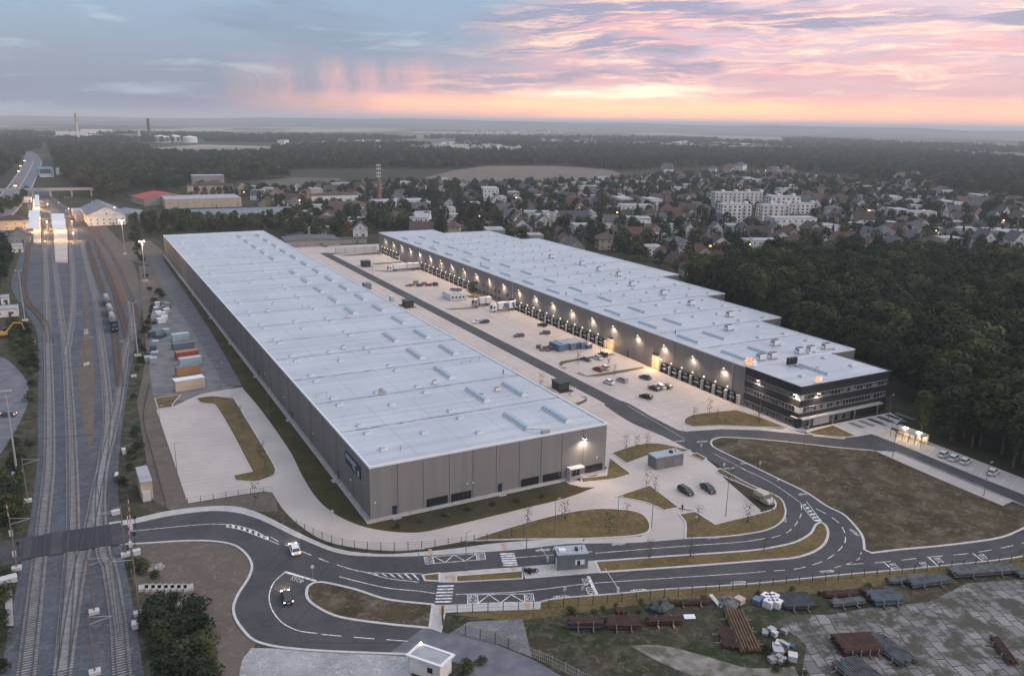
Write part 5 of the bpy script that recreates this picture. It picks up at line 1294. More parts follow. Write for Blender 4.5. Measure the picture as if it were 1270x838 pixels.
def crown_mb(kind, seed, nq, h=16.0, r=4.6, cs=.55):
    """leaf clumps spread through lobes; kind broad / tall / cone / bush"""
    R = random.Random(seed); b = MB(); lobes = []
    if kind == 'broad':
        for i in range(12):
            a = i*2.4+R.random()*.8; t = (i+.5)/12; ph = math.asin(min(1, t*1.05)); d = r*.68*math.cos(ph*.95); z = h*(.46+.40*math.sin(ph))+R.uniform(-.6, .6)
            lobes.append((math.cos(a)*d, math.sin(a)*d, z, r*(.34+.14*R.random()), .8))
        for i in range(5):
            a = i*1.26+R.random(); lobes.append((math.cos(a)*r*.55, math.sin(a)*r*.55, h*.34, r*.36, .9))
        lobes.append((0, 0, h*.60, r*.72, 1.15))
    elif kind == 'tall':
        for i in range(12):
            a = R.random()*6.28; z = h*(.25+.68*i/11); k = math.sin(math.pi*min(1, .25+.75*(1-(z/h-.25)/.8)))*.5+.4
            lobes.append((math.cos(a)*r*.3*k, math.sin(a)*r*.3*k, z, r*.42*k+.5, 1.3))
    elif kind == 'bush':
        for i in range(9):
            a = R.random()*6.28; d = r*.65*R.random(); lobes.append((math.cos(a)*d, math.sin(a)*d, h*(.3+.35*R.random()), r*(.3+.2*R.random()), .9))
    if kind == 'cone':
        for i in range(nq):
            t = R.random()**.75; z = h*(.12+.88*t); rr = r*(1-t)**.9*(.55+.45*R.random())*(1+.18*math.sin(z*3.2)); a = R.random()*6.28
            c = Vector((math.cos(a)*rr, math.sin(a)*rr, z-rr*.25)); nrm = Vector((math.cos(a), math.sin(a), .7+R.random()*.5)).normalized(); leaf(b, c, nrm, cs*(.7+.6*R.random()), R)
        return b
    tot = sum(l[3]**2 for l in lobes)
    for l in lobes:
        for i in range(int(nq*l[3]**2/tot)+1):
            v = Vector((R.gauss(0, 1), R.gauss(0, 1), R.gauss(0, 1)+.35)).normalized(); k = .84+.22*R.random()
            c = Vector((l[0], l[1], l[2]))+Vector((v.x*l[3]*k, v.y*l[3]*k, v.z*l[3]*k*l[4]))
            nn = (v+Vector((R.uniform(-.4, .4), R.uniform(-.4, .4), R.uniform(-.15, .5)))).normalized(); leaf(b, c, nn, cs*(.6+.8*R.random()), R)
    return b
def leaf(b, c, n_, s, R):
    a = n_.orthogonal().normalized(); a = Matrix.Rotation(R.random()*6.28, 3, n_) @ a; d = n_.cross(a)
    k = len(b.v); q = [c+a*s*.62, c+(d*.5+n_*.14)*s, c-a*s*.55-n_*.1*s, c-d*s*.56]
    b.v += [tuple(p) for p in q]; b.f.append((k, k+1, k+2, k+3)); b.mi.append(b.cm)
def trunk_mb(h, r, kind, seed):
    R = random.Random(seed); b = MB(); top = h*(.6 if kind != 'cone' else .9)
    b.cyl((0, 0, 0), (0, 0, h*.28), r, r*.8, 7); b.cyl((0, 0, h*.28), (R.uniform(-.3, .3), R.uniform(-.3, .3), top), r*.8, r*.3, 6)
    if kind != 'cone':
        for i in range(5):
            a = i*1.26+R.random(); z = h*(.26+.07*i); b.cyl((0, 0, z), (math.cos(a)*h*.17, math.sin(a)*h*.17, z+h*.2), r*.4, r*.12, 5)
    return b
TP = []   # (name, crown mesh, trunk mesh)
specs = [('broadleaf_tree', 'broad', 0, 1900, 16, 5.2, 11), ('broadleaf_tree', 'broad', 0, 1900, 15, 5.5, 12), ('broadleaf_tree', 'broad', 1, 1800, 15, 4.9, 13), ('broadleaf_tree', 'broad', 2, 1800, 17, 5.0, 14),
         ('autumn_tree', 'broad', 3, 1200, 14, 4.4, 15), ('birch_tree', 'tall', 1, 1000, 15, 4.2, 16), ('poplar_tree', 'tall', 2, 1000, 17, 3.4, 17), ('spruce_tree', 'cone', 4, 1300, 16, 3.6, 18), ('broadleaf_tree', 'broad', 0, 1300, 13, 4.6, 19)]
for nm, kd, lm, nq, h, r, sd_ in specs:
    TP.append((nm, crown_mb(kd, sd_, nq, h, r, .62 if kd != 'cone' else .5).mesh('crown', LEAFS[lm]), trunk_mb(h, .28, kd, sd_).mesh('trunk', BARK), kd, lm))
BUSH = [crown_mb('bush', 40+i, 420, 3.6, 2.6, .34).mesh('foliage', LEAFS[(0, 2, 1, 3)[i]]) for i in range(4)]
STEM = trunk_mb(2.2, .09, 'broad', 3).mesh('stem', BARK)
# low detail versions for the distant mass
LOW = []
for i, (kd, lm, h, r) in enumerate((('broad', 0, 16, 5.6), ('broad', 0, 14, 5.4), ('broad', 1, 15, 5.2), ('broad', 2, 15, 5.6), ('broad', 3, 14, 5), ('tall', 1, 16, 4), ('cone', 4, 16, 3.8), ('broad', 0, 15, 5.0), ('broad', 3, 15, 5.5))):
    bb_ = crown_mb(kd, 60+i, 330, h, r, 1.25); LOW.append((bb_, lm))
LOWB = []
def gn_scatter(name, pts, protos, kind='stuff'):
    """one object: points carrying rotation, scale and a prototype index, instanced by geometry nodes"""
    pc = bpy.data.collections.new(name+'_sources')
    for i, (me, nm) in enumerate(protos):
        o = bpy.data.objects.new('%02d_%s' % (i, nm), me); pc.objects.link(o)
    me = bpy.data.meshes.new(name); me.from_pydata([p[0] for p in pts], [], [])
    for an, k, ty in (('rot', 1, 'FLOAT'), ('scl', 2, 'FLOAT'), ('pick', 3, 'INT')):
        at = me.attributes.new(an, ty, 'POINT'); at.data.foreach_set('value', [p[k] for p in pts])
    o = bpy.data.objects.new(name, me); COL.objects.link(o)
    g = bpy.data.node_groups.new(name, 'GeometryNodeTree'); g.interface.new_socket('Geometry', in_out='INPUT', socket_type='NodeSocketGeometry'); g.interface.new_socket('Geometry', in_out='OUTPUT', socket_type='NodeSocketGeometry')
    q = N(g); gi = q.new('NodeGroupInput'); go = q.new('NodeGroupOutput')
    ci = q.new('GeometryNodeCollectionInfo'); ci.inputs['Collection'].default_value = pc; ci.inputs['Separate Children'].default_value = True; ci.inputs['Reset Children'].default_value = True
    ip = q.new('GeometryNodeInstanceOnPoints')
    def na(n_, ty):
        a = q.new('GeometryNodeInputNamedAttribute', data_type=ty); a.inputs['Name'].default_value = n_; return a.outputs[0]
    g.links.new(gi.outputs[0], ip.inputs['Points']); g.links.new(ci.outputs[0], ip.inputs['Instance']); ip.inputs['Pick Instance'].default_value = True
    g.links.new(na('pick', 'INT'), ip.inputs['Instance Index'])
    cx = q.new('ShaderNodeCombineXYZ'); g.links.new(na('rot', 'FLOAT'), cx.inputs[2]); g.links.new(cx.outputs[0], ip.inputs['Rotation'])
    g.links.new(na('scl', 'FLOAT'), ip.inputs['Scale']); g.links.new(ip.outputs[0], go.inputs[0])
    md = o.modifiers.new('scatter', 'NODES'); md.node_group = g
    return tag(o, kind=kind)
R = random.Random(5)
# town area (photo coordinates of the ground)
TOWN = [(405, 300), (470, 291), (590, 296), (740, 312), (850, 345), (870, 350), (950, 342), (1000, 333), (1100, 338), (1270, 350), (1450, 372), (1450, 262), (1270, 251), (1150, 238), (1000, 222), (850, 217), (770, 226), (640, 231), (520, 230), (400, 234), (350, 238), (240, 234), (232, 246), (300, 246), (345, 262), (352, 285)]
FOREST = [(157, -6), (160, -14), (152, -40), (147, -62), (170, -110)]
TW = [(p.x, p.y) for p in PL(TOWN)]
FO = [tuple(P(*q)[:2]) for q in [(1128, 524), (1180, 547), (1290, 598), (1420, 660), (1560, 560), (1500, 395), (1270, 352), (1100, 340), (1000, 335), (950, 344), (872, 352)]]+[(212, 165), (209, 150), (198, 106), (186, 66), (174, 24), (166, 14), (163, 4)]
def bbox(poly): return min(p[0] for p in poly), min(p[1] for p in poly), max(p[0] for p in poly), max(p[1] for p in poly)
FIELD = [(525, 221), (560, 212), (604, 206), (690, 206), (757, 210), (770, 216), (752, 228), (640, 230), (600, 226)]
area('field', FIELD, .05, mat('stubble_field', (.17, .13, .10), (.14, .11, .085), .02, 1, space='W'), False)
area('field', [(318, 226), (360, 220), (420, 221), (440, 229), (400, 234), (340, 232)], .05, mat('meadow_field', (.10, .095, .07), (.08, .08, .055), .03, 1, space='W'), False)
area('field', [(1135, 187), (1170, 184), (1270, 190), (1300, 196), (1300, 202), (1200, 196)], .05, MATS['stubble_field'], False)
area('field', [(1020, 183), (1060, 183.5), (1064, 187), (1015, 186)], .05, MATS['stubble_field'], False)
area('field', [(1210, 219), (1270, 217), (1330, 222), (1330, 232), (1250, 229)], .05, MATS['stubble_field'], False)
area('field', [(1070, 280), (1140, 277), (1150, 288), (1080, 292)], .05, MATS['stubble_field'], False)
FW = [tuple(p[:2]) for p in PL(FIELD)]
RES = [(e.location.x, e.location.y, 30 if e.get('category') in ('hall', 'factory', 'apartment block', 'school') else 14) for e in bpy.data.objects if e.get('category') in ('hall', 'factory', 'apartment block', 'school', 'building', 'house', 'shed', 'station', 'garage', 'cabin')]
def free(x, y, m=0):
    for a, c, r in RES:
        if abs(x-a) < r+m and abs(y-c) < r*.8+m: return False
    return True
def inwh(x, y, m=6):
    if -m-4 < x < WX+m and -m < y < WL+m: return True
    if x < 58 and y < 385 and x > -30: return True
    if RX-5 < x < xr_max(y)+m and -m < y < 344+m: return True
    if 58 <= x <= 122 and y < 352: return True
    return False
# ---- houses: prototypes
HP = []
def hproto(w, l, h, rh, wm, rm, wn, rn, **k):
    r = house('detached_house', w, l, h, rh, wm, rm, **k)
    tag(r, '%s house with %s roof' % (wn, rn), 'house', 'detached houses in the town'); proto(r); HP.append((r, wn, rn, max(w, l)))
for a in ((9, 11, 5.6, 4.2, WHT, TILE_B, 'white', 'brown gabled'), (9, 12, 5.6, 4.0, CREAM, TILE_R, 'cream', 'red gabled'), (8, 10, 5.4, 4.6, WHT, TILE_G, 'white', 'dark grey gabled'),
          (10, 13, 3.2, 4.2, OCHRE, TILE_B, 'ochre', 'brown gabled'), (8, 9, 6, 3.8, PINKP, TILE_R, 'pinkish', 'red gabled'), (9, 15, 3.2, 4, GREYP, TILE_G, 'grey', 'dark grey gabled')):
    hproto(*a)
hproto(11, 11, 5.8, 3, WHT, TILE_G, 'white', 'dark hipped', hip=True); hproto(11, 12, 5.6, 3, CREAM, TILE_B, 'cream', 'brown hipped', hip=True)
hproto(12, 24, 8.8, 0, WHT, FLAT, 'long white', 'flat', flat=True, chim=False); hproto(11, 11, 6.2, 0, WHT, FLAT, 'white', 'flat', flat=True, chim=False); hproto(10, 12, 6.2, 0, GREYP, FLAT, 'grey', 'flat', flat=True, chim=False)
cand = []
x0, y0, x1, y1 = bbox(TW)
ang0 = math.radians(-22)
ca, sa = math.cos(ang0), math.sin(ang0)
gx = -1500
while gx < 2600:
    gy = -1500
    while gy < 2600:
        u = gx+R.uniform(-3.5, 3.5); v = gy+R.uniform(-4, 4)
        dist_bend = 18*math.sin(u*.006)
        v2 = v+dist_bend
        x = u*ca-v2*sa; y = u*sa+v2*ca
        if pip(x, y, TW) and not pip(x, y, FO) and not inwh(x, y, 16) and free(x, y, 8) and R.random() < .84:
            q = PX((x, y, 0))
            if q and -60 < q[0] < 1330: cand.append((x, y, ang0+R.choice((0, math.pi/2, 0))+R.uniform(-.12, .12), q[2], q[0], R.choice((0, 0, 0, 1, 2, 2, 2, 3, 4, 5, 6, 6, 7, 8, 9, 9, 10))))
        gy += 24 if int(gy/24) % 3 else 32
    gx += 24
cand.sort(key=lambda c: c[3])
NEAR = cand[:300]; FAR = cand[300:]
def region(px, d):
    """a nameable part of the town for a label"""
    if px < 400: return 'left of the white three storey building'
    if px < 520: return 'around the tall brick chimney'
    if px < 700: return 'behind the stepped warehouse'
    if px < 860: return 'between the stepped warehouse and the field'
    if px < 1030: return 'in front of the blocks of flats' if d < 640 else 'around the blocks of flats'
    return 'beyond the forest on the right' if d < 620 else 'in the far right of town'
ORD = ['first', 'second', 'third', 'fourth', 'fifth', 'sixth', 'seventh', 'eighth', 'ninth', 'tenth', 'eleventh', 'twelfth', 'thirteenth', 'fourteenth', 'fifteenth', 'sixteenth', 'seventeenth', 'eighteenth', 'nineteenth', 'twentieth']
def ordw(i): return ORD[i] if i < 20 else '%dth' % (i+1) if (i+1) % 10 not in (1, 2, 3) or 10 < (i+1) % 100 < 14 else '%d%s' % (i+1, {1: 'st', 2: 'nd', 3: 'rd'}[(i+1) % 10])
def label_row(items):
    """items: (object, base label, place, px); number like things in the same place from the left"""
    g = {}
    for it in items: g.setdefault((it[1], it[2]), []).append(it)
    for (bl, pl), l in g.items():
        l.sort(key=lambda t: t[3])
        for i, it in enumerate(l):
            it[0]['label'] = (bl+' '+pl) if len(l) == 1 else '%s %s, %s from left' % (bl, pl, ordw(i))
items = []; used = set()
for x, y, rz, d, px_, k in NEAR:
    r, wn, rn, sz = HP[k]
    if k in used: o = copy_tree(r, (x, y, 0), rz, sc=(lambda s_: (s_*R.uniform(.8, 1.2), s_*R.uniform(.85, 1.3), s_*R.uniform(.8, 1.1)))(R.uniform(.95, 1.3)))
    else: o = r; o.location = (x, y, 0); o.rotation_euler.z = rz; used.add(k)
    items.append((o, '%s house, %s roof,' % (wn, rn), region(px_, d), px_))
label_row(items)
def flat_mesh(root):
    """join the parts of a prototype into one mesh for the distant mass"""
    v, f, mi, mats_ = [], [], [], []
    def rec(o, M):
        M = M @ o.matrix_basis
        if o.type == 'MESH':
            k = len(v); v.extend([tuple(M @ p.co) for p in o.data.vertices])
            for p in o.data.polygons:
                mm = o.data.materials[p.material_index]
                if mm not in mats_: mats_.append(mm)
                f.append(tuple(k+i for i in p.vertices)); mi.append(mats_.index(mm))
        for c in TREE.get(o.name, []): rec(c, M)
    rec(root, root.matrix_basis.inverted())
    me = bpy.data.meshes.new('house'); me.from_pydata(v, [], f)
    for mm in mats_: me.materials.append(mm)
    me.polygons.foreach_set('material_index', mi); return me
hm = [(flat_mesh(h[0]), 'house') for h in HP]
fp = [((c[0], c[1], 0), c[2], 1.0, c[5]) for c in FAR]
# distant villages
for pts, dn in (([(380, 186), (560, 180), (900, 180), (980, 186), (900, 192), (640, 188), (480, 190)], .75), ([(650, 174), (1000, 176), (1000, 178), (650, 176)], .4), ([(340, 180), (480, 178), (480, 181), (340, 183)], .4), ([(560, 164), (700, 164), (700, 166), (560, 166)], .3),
                ([(770, 216), (900, 209), (1150, 226), (1150, 238), (1000, 222), (850, 217)], .6), ([(560, 186), (700, 184), (760, 190), (600, 192)], .7)):
    w = [tuple(p[:2]) for p in PL(pts)]; a0, b0, a1, b1 = bbox(w); n_ = 0; tries = 0
    ar = abs(sum(w[i][0]*w[(i+1) % len(w)][1]-w[(i+1) % len(w)][0]*w[i][1] for i in range(len(w))))/2
    want = min(500, int(ar/2600*dn))
    while n_ < want and tries < want*30:
        tries += 1; x = R.uniform(a0, a1); y = R.uniform(b0, b1)
        if pip(x, y, w): fp.append(((x, y, 0), R.uniform(0, 3), R.uniform(1.1, 2.0), R.choice((0, 1, 2, 6, 8, 9)))); n_ += 1
o = gn_scatter('distant_houses', fp, hm)
for c in HP:
    if c[0].location.length < 1: pass
# small garden walls and streets in the town
for pts in ([(520, 288), (640, 270), (720, 252), (760, 236)], [(600, 262), (720, 290), (860, 330)], [(700, 240), (820, 262), (960, 300), (1010, 328)], [(860, 250), (940, 290), (1060, 330)], [(1060, 250), (1100, 280), (1290, 330)], [(860, 235), (1060, 250), (1290, 280)], [(440, 270), (560, 262), (700, 268)], [(1050, 286), (1180, 300), (1290, 318)], [(400, 268), (440, 284), (452, 292)]):
    b = MB(); b.ribbon(sm(PL(pts)), 6, .09+.002*len(pts)); struct('road', b, OLDASPH)
# ---- trees
tr = []   # x, y, prototype, scale, place
def scatter(poly, step, picks, s0, s1, place, avoid_house=False, prob=1.0):
    a0, b0, a1, b1 = bbox(poly); x = a0
    while x < a1:
        y = b0
        while y < b1:
            X = x+R.uniform(-.45, .45)*step; Y = y+R.uniform(-.45, .45)*step; y += step
            if R.random() > prob or not pip(X, Y, poly): continue
            if pip(X, Y, FW): continue
            if avoid_house == 1 and any(abs(X-c[0]) < 7 and abs(Y-c[1]) < 7 for c in near_h.get((int(X//30), int(Y//30)), [])): continue
            if inwh(X, Y, 5) or not free(X, Y, 3): continue
            tr.append((X, Y, R.choice(picks), R.uniform(s0, s1), place))
        x += step
near_h = {}
for c in cand:
    for i in (-1, 0, 1):
        for j in (-1, 0, 1): near_h.setdefault((int(c[0]//30)+i, int(c[1]//30)+j), []).append(c)
pw = lambda l: [tuple(p[:2]) for p in PL(l)]
scatter(FO, 9.0, (0, 1, 8, 0, 1, 2, 3, 2, 1, 5), .9, 1.55, 'forest')
scatter(TW, 10.5, (0, 1, 2, 3, 0, 8, 7, 8, 1, 4), .40, .85, 'gardens of the town', 1, .8)
scatter(pw([(190, 296), (325, 288), (400, 300), (405, 286), (345, 264), (300, 270), (200, 272), (165, 280)]), 7.5, (2, 1, 5, 3, 5, 0), .48, .7, 'tree belt behind the near warehouse')
scatter(pw([(352, 292), (400, 290), (470, 290), (520, 292), (520, 284), (400, 272), (350, 270)]), 15, (0, 1, 7, 3), .6, .85, 'tree belt behind the yard', 1)
scatter(pw([(110, 243), (160, 252), (150, 236), (120, 218), (85, 212), (78, 222)]), 11, (4, 2, 5, 4), .9, 1.3, 'brown wood above the gabled hall')
scatter(pw([(150, 240), (230, 236), (232, 228), (150, 222), (120, 218)]), 13, (0, 1, 2, 8), .8, 1.1, 'wood behind the red roofed hall')
scatter(pw([(-8, 330), (12, 332), (14, 318), (3, 300), (-20, 300)]), 5.5, (0, 8, 0), .55, .8, 'dark trees at the left edge')
scatter(pw([(-30, 372), (8, 362), (10, 345), (-10, 335)]), 7, (0, 8), .5, .7, 'dark trees at the left edge')
scatter(pw([(20, 262), (33, 250), (36, 240), (26, 246), (-10, 262), (-10, 272)]), 9, (0, 8, 2), .5, .7, 'trees between highway and station')
scatter(pw([(-60, 226), (0, 222), (28, 200), (30, 192), (-60, 196)]), 14, (0, 1, 2), .9, 1.2, 'wood left of the highway')
near_tr = sorted([t for t in tr if (PX((t[0], t[1], 8)) or (9e9,))[0] < 1290 and (PX((t[0], t[1], 8)) or (-9e9,))[0] > -20], key=lambda t: (Vector((t[0], t[1], 0))-CAM).length/t[3])
# trees standing alone at the forest edge first
solo = [(1142, 541, 5, .8, 'slender tree at the forest edge behind the bicycle shelter'), (1205, 555, 5, 1.05, 'pale birch standing free at the forest edge above the white cars'), (1256, 580, 5, .95, 'pale green birch at the right end of the white cars'), (1178, 548, 7, .85, 'dark spruce between the shelter and the pale birch')]
near_tr = near_tr[:300-len(solo)]
ns = set((t[0], t[1]) for t in near_tr)
rest = [t for t in tr if (t[0], t[1]) not in ns]
def put_tree(x, y, k, s, label=None):
    nm, cm, tm, kd, lm = TP[k]
    e = empty(nm, (x, y, 0), R.uniform(0, 6.28), label, 'tree', 'trees'); e.scale = (s*R.uniform(.9, 1.12), s*R.uniform(.9, 1.12), s)
    inst('crown', cm, e, (0, 0, 0)); inst('trunk', tm, e, (0, 0, 0)); return e
for a, c, k, s, lb in solo: q = P(a, c); put_tree(q.x, q.y, k, s, lb)
DESC = {0: 'dark green broadleaf tree', 1: 'dense dark broadleaf tree', 2: 'olive broadleaf tree', 3: 'green tall crowned tree', 4: 'brownish autumn tree', 5: 'olive birch', 6: 'slim green poplar', 7: 'dark spruce', 8: 'small dark broadleaf tree'}
items = []
for X, Y, k, s, pl in near_tr:
    e = put_tree(X, Y, k, s); q = PX((X, Y, 5)); dd_ = (Vector((X, Y, 0))-CAM).length
    if pl.startswith('forest'): pl = ('front' if dd_ < 250 else 'second rows' if dd_ < 300 else 'middle' if dd_ < 350 else 'back')+' of the right '+pl
    items.append((e, DESC[k]+' in the', pl, q[0])); e['group'] = 'trees of the '+pl.split(' the ')[-1] if 'forest' in pl else 'trees, '+pl
label_row(items)
# distant woods
wd = [((t[0], t[1], 0), R.uniform(0, 6.28), t[3]*1.03, t[2]) for t in rest]
def woods(pts, step, s0, s1, prob=1.0, picks=(0, 1, 7, 2, 3, 0, 1, 4, 8)):
    w = pw(pts); a0, b0, a1, b1 = bbox(w); x = a0
    while x < a1:
        y = b0
        while y < b1:
            X = x+R.uniform(-.5, .5)*step; Y = y+R.uniform(-.5, .5)*step; y += step
            if R.random() > prob or not pip(X, Y, w) or pip(X, Y, FW): continue
            if noise.noise((X*.0021, Y*.0021, 4.4)) > (.30 if Y < 1700 else .0): continue
            wd.append(((X, Y, 0), R.uniform(0, 6.28), R.uniform(s0, s1), R.choice(picks)))
        x += step
woods([(75, 218), (240, 230), (330, 222), (430, 218), (530, 222), (545, 212), (604, 205), (620, 196), (500, 192), (300, 186), (60, 180)], 10.5, .9, 1.3)
woods([(604, 205), (700, 205), (770, 212), (900, 207), (1150, 225), (1270, 246), (1450, 255), (1450, 220), (1210, 214), (1000, 196), (620, 195)], 11, .85, 1.2, .93)
woods([(1270, 250), (1450, 262), (1450, 246), (1270, 240), (1150, 226), (1050, 222), (1150, 240)], 13, .8, 1.2, .8)
woods([(620, 196), (1000, 197), (1290, 216), (1290, 204), (1100, 188), (800, 183), (500, 180), (300, 178), (300, 186)], 17, 1.1, 1.5, .85)
woods([(-60, 196), (40, 190), (60, 180), (300, 178), (330, 172), (150, 166), (-60, 172)], 20, 1.1, 1.5, .8)
woods([(300, 178), (560, 179), (900, 180), (1290, 196), (1290, 188), (1000, 174), (640, 172), (330, 171)], 30, 1.2, 1.7, .7)
# hedgerow trees in the far fields
for i in range(60):
    px0 = R.uniform(-20, 1290); py0 = 165+R.uniform(0, 10)+px0*.012; L_ = R.uniform(20, 90)
    for j in range(int(L_/2.2)):
        q = P(px0+j*2.2, py0+j*.03); wd.append(((q.x, q.y, 0), R.uniform(0, 6), R.uniform(1.0, 1.5), R.choice((0, 1, 8))))
low_me = []
for i, (bb_, lm) in enumerate(LOW): low_me.append((bb_.mesh('crown', LEAFS[lm]), 'tree'))
mp_ = {0: 0, 1: 1, 2: 2, 3: 3, 4: 4, 5: 5, 6: 5, 7: 6, 8: 7}
gn_scatter('woodland', [(w[0], w[1], w[2], mp_[w[3]]) for w in wd], low_me)
# ---- bushes
items = []
def bushes(pts, step, s0, s1, pl, kinds=(0, 1), cap=60):
    w = pw(pts); a0, b0, a1, b1 = bbox(w); l = []; x = a0
    while x < a1:
        y = b0
        while y < b1:
            X = x+R.uniform(-.4, .4)*step; Y = y+R.uniform(-.4, .4)*step; y += step
            if pip(X, Y, w): l.append((X, Y))
        x += step
    for X, Y in l[:cap]:
        k = R.choice(kinds); s = R.uniform(s0, s1); e = empty('bush', (X, Y, 0), R.uniform(0, 6.28), None, 'bush', 'bushes '+pl); e.scale = (s*1.15, s*1.15, s)
        inst('foliage', BUSH[k], e, (0, 0, 0)); inst('stem', STEM, e, (0, 0, 0)); items.append((e, ('dark bush', 'green bush', 'olive bush', 'reddish brown bush')[k], pl, PX((X, Y, 0))[0]))
bushes([(184, 850), (186, 762), (200, 742), (232, 745), (250, 775), (262, 850)], 2.7, .5, 1.35, 'beside the tracks at the bottom left', (0, 0, 1, 0))
bushes([(246, 838), (238, 762), (250, 770), (268, 806), (266, 850)], 2.2, .5, .9, 'on the path side of the thicket', (2, 1))
bushes([(-12, 655), (-12, 592), (20, 600), (34, 640), (30, 655)], 2.7, .7, 1.15, 'on the left bank above the crossing', (0, 1))
bushes([(8, 590), (12, 560), (28, 545), (40, 550), (38, 600), (20, 600)], 3.4, .45, .8, 'around the tall flood mast', (0, 1))
bushes([(170, 480), (166, 450), (176, 400), (190, 372), (200, 378), (186, 420), (182, 470)], 4.6, .4, .75, 'between the sidings and the depot', (0, 0, 1))
bushes([(148, 600), (156, 560), (166, 490), (172, 490), (172, 560), (166, 610)], 4.4, .4, .7, 'along the right side of the switches', (0, 1))
bushes([(20, 440), (12, 400), (30, 402), (46, 430), (44, 520), (38, 520), (38, 470)], 3.0, .45, .9, 'around the excavator', (0, 1))
bushes([(165, 700), (168, 690), (190, 700), (200, 712), (178, 725)], 2.3, .4, .7, 'beside the concrete blocks', (0, 1))
bushes([(170, 280), (182, 345), (192, 350), (204, 376), (196, 376), (178, 350), (160, 290)], 6, .6, 1.1, 'along the grass bank', (0, 2))
bushes([(680, 765), (700, 752), (810, 745), (880, 742), (884, 752), (760, 766), (720, 770)], 3.3, .22, .42, 'behind the stacked pipes', (1, 2), 40)
bushes([(930, 832), (950, 792), (965, 812), (984, 826), (1000, 838)], 3.0, .25, .45, 'around the heap of scrap', (0, 1))
bushes([(-10, 850), (-10, 700), (10, 710), (14, 780), (4, 850)], 3.0, .4, .7, 'at the lower left edge', (0, 1))
bushes([(572, 836), (580, 818), (600, 823), (592, 838)], 1.6, .35, .55, 'beside the small white building', (1,))
bushes([(880, 736), (1060, 724), (1110, 720), (1105, 732), (960, 744)], 3.6, .18, .3, 'behind the dark pipe stacks', (1,), 40)
label_row(items)
# saplings with a stake
sp_c = crown_mb('tall', 91, 90, 4.2, 1.2, .2).mesh('crown', LEAFS[1]); sb = MB(); sb.cyl((0, 0, 0), (0, 0, 3.4), .05, .03, 5); sb.cyl((.25, 0, 0), (.25, 0, 1.6), .04, n=4); sp_t = sb.mesh('trunk', BARK)
items = []
for x, y, pl in ((655, 648, 'on the big lawn island'), (755, 662, 'on the big lawn island'), (777, 643, 'on the big lawn island'), (700, 645, 'on the big lawn island'), (812, 610, 'on the small triangular lawn'), (802, 603, 'on the small triangular lawn'), (866, 648, 'on the lawn below the van'), (927, 649, 'on the lawn below the van'), (790, 555, 'on the lawn behind the grey kiosk'), (776, 556, 'on the lawn behind the grey kiosk'), (802, 557, 'on the lawn behind the grey kiosk'), (861, 522, 'on the lawn before the office'), (880, 512, 'on the lawn before the office'), (889, 521, 'on the lawn before the office'), (940, 523, 'on the lawn before the office'), (1103, 661, 'on the meadow'), (905, 598, 'beside the ring road'), (948, 685, 'on the median'), (857, 691, 'on the median'), (805, 692, 'on the median'), (325, 570, 'beside the empty parking bays'), (330, 585, 'beside the empty parking bays'), (298, 520, 'beside the empty parking bays'), (745, 445, 'on the yard strips'), (717, 452, 'on the yard strips'), (762, 465, 'on the yard strips'), (754, 460, 'on the yard strips'), (707, 492, 'by the dark hut'), (671, 477, 'by the dark hut'), (317, 622, 'on the lawn above the curve')):
    q = P(x, y); e = empty('sapling', tuple(q), R.random()*6, None, 'young tree', 'staked young trees'); s = R.uniform(.8, 1.1); e.scale = (s, s, s)
    inst('crown', sp_c, e, (0, 0, 0)); inst('trunk', sp_t, e, (0, 0, 0)); items.append((e, 'thin staked young tree', pl, x))
label_row(items)
# shrubs in front of the near warehouse
items = []
for i in range(7):
    t = i/6; q = P(492+180*t, 654-37*t-3*math.sin(t*3)); e = empty('shrub', tuple(q), i, None, 'shrub', 'round shrubs before the near warehouse'); e.scale = (.42, .42, .3)
    inst('foliage', BUSH[2], e, (0, 0, 0)); inst('stem', STEM, e, (0, 0, 0)); items.append((e, 'small round shrub', 'on the lawn before the near warehouse', q.x))
label_row(items)
# ============================================================ VEHICLES
TYRE = mat('tyre', (.012, .012, .012), rough=.9); RIM = mat('rim', (.35, .35, .36), rough=.4, metal=.4)
HEADL = mat('headlight_off', (.6, .62, .65), rough=.2); TAILL = mat('tail_light', (.28, .015, .012), rough=.3)
HLON = mat('headlight_on', (1, .85, .65), emit=(1, .85, .62), es=9); TLON = mat('tail_light_on', (1, .35, .2), emit=(1, .42, .25), es=4)
def paint(nm, c): return mat('paint_'+nm, c, rough=.28, sp=.5)
def loft(b, secs):
    """secs: list of rings (equal length) -> skin with caps"""
    n_ = len(secs[0]); k = len(b.v)
    for s in secs: b.v += [tuple(p) for p in s]
    for j in range(len(secs)-1):
        for i in range(n_): b.f.append((k+j*n_+i, k+j*n_+(i+1) % n_, k+(j+1)*n_+(i+1) % n_, k+(j+1)*n_+i)); b.mi.append(b.cm)
    b.f.append(tuple(k+n_-1-i for i in range(n_))); b.mi.append(b.cm); b.f.append(tuple(k+(len(secs)-1)*n_+i for i in range(n_))); b.mi.append(b.cm)
def wheelset(r, xs, ys, rad=.33, wd=.22):
    for y in ys:
        for x in xs:
            s = 1 if x > 0 else -1
            w = MB(); w.cyl((x-s*wd, y, rad), (x, y, rad), rad, n=14); o = w.build('wheel', TYRE, r)
            m = MB(); m.cyl((x-.01*s, y, rad), (x+.015*s, y, rad), rad*.6, n=10); m.build('rim', RIM, o)
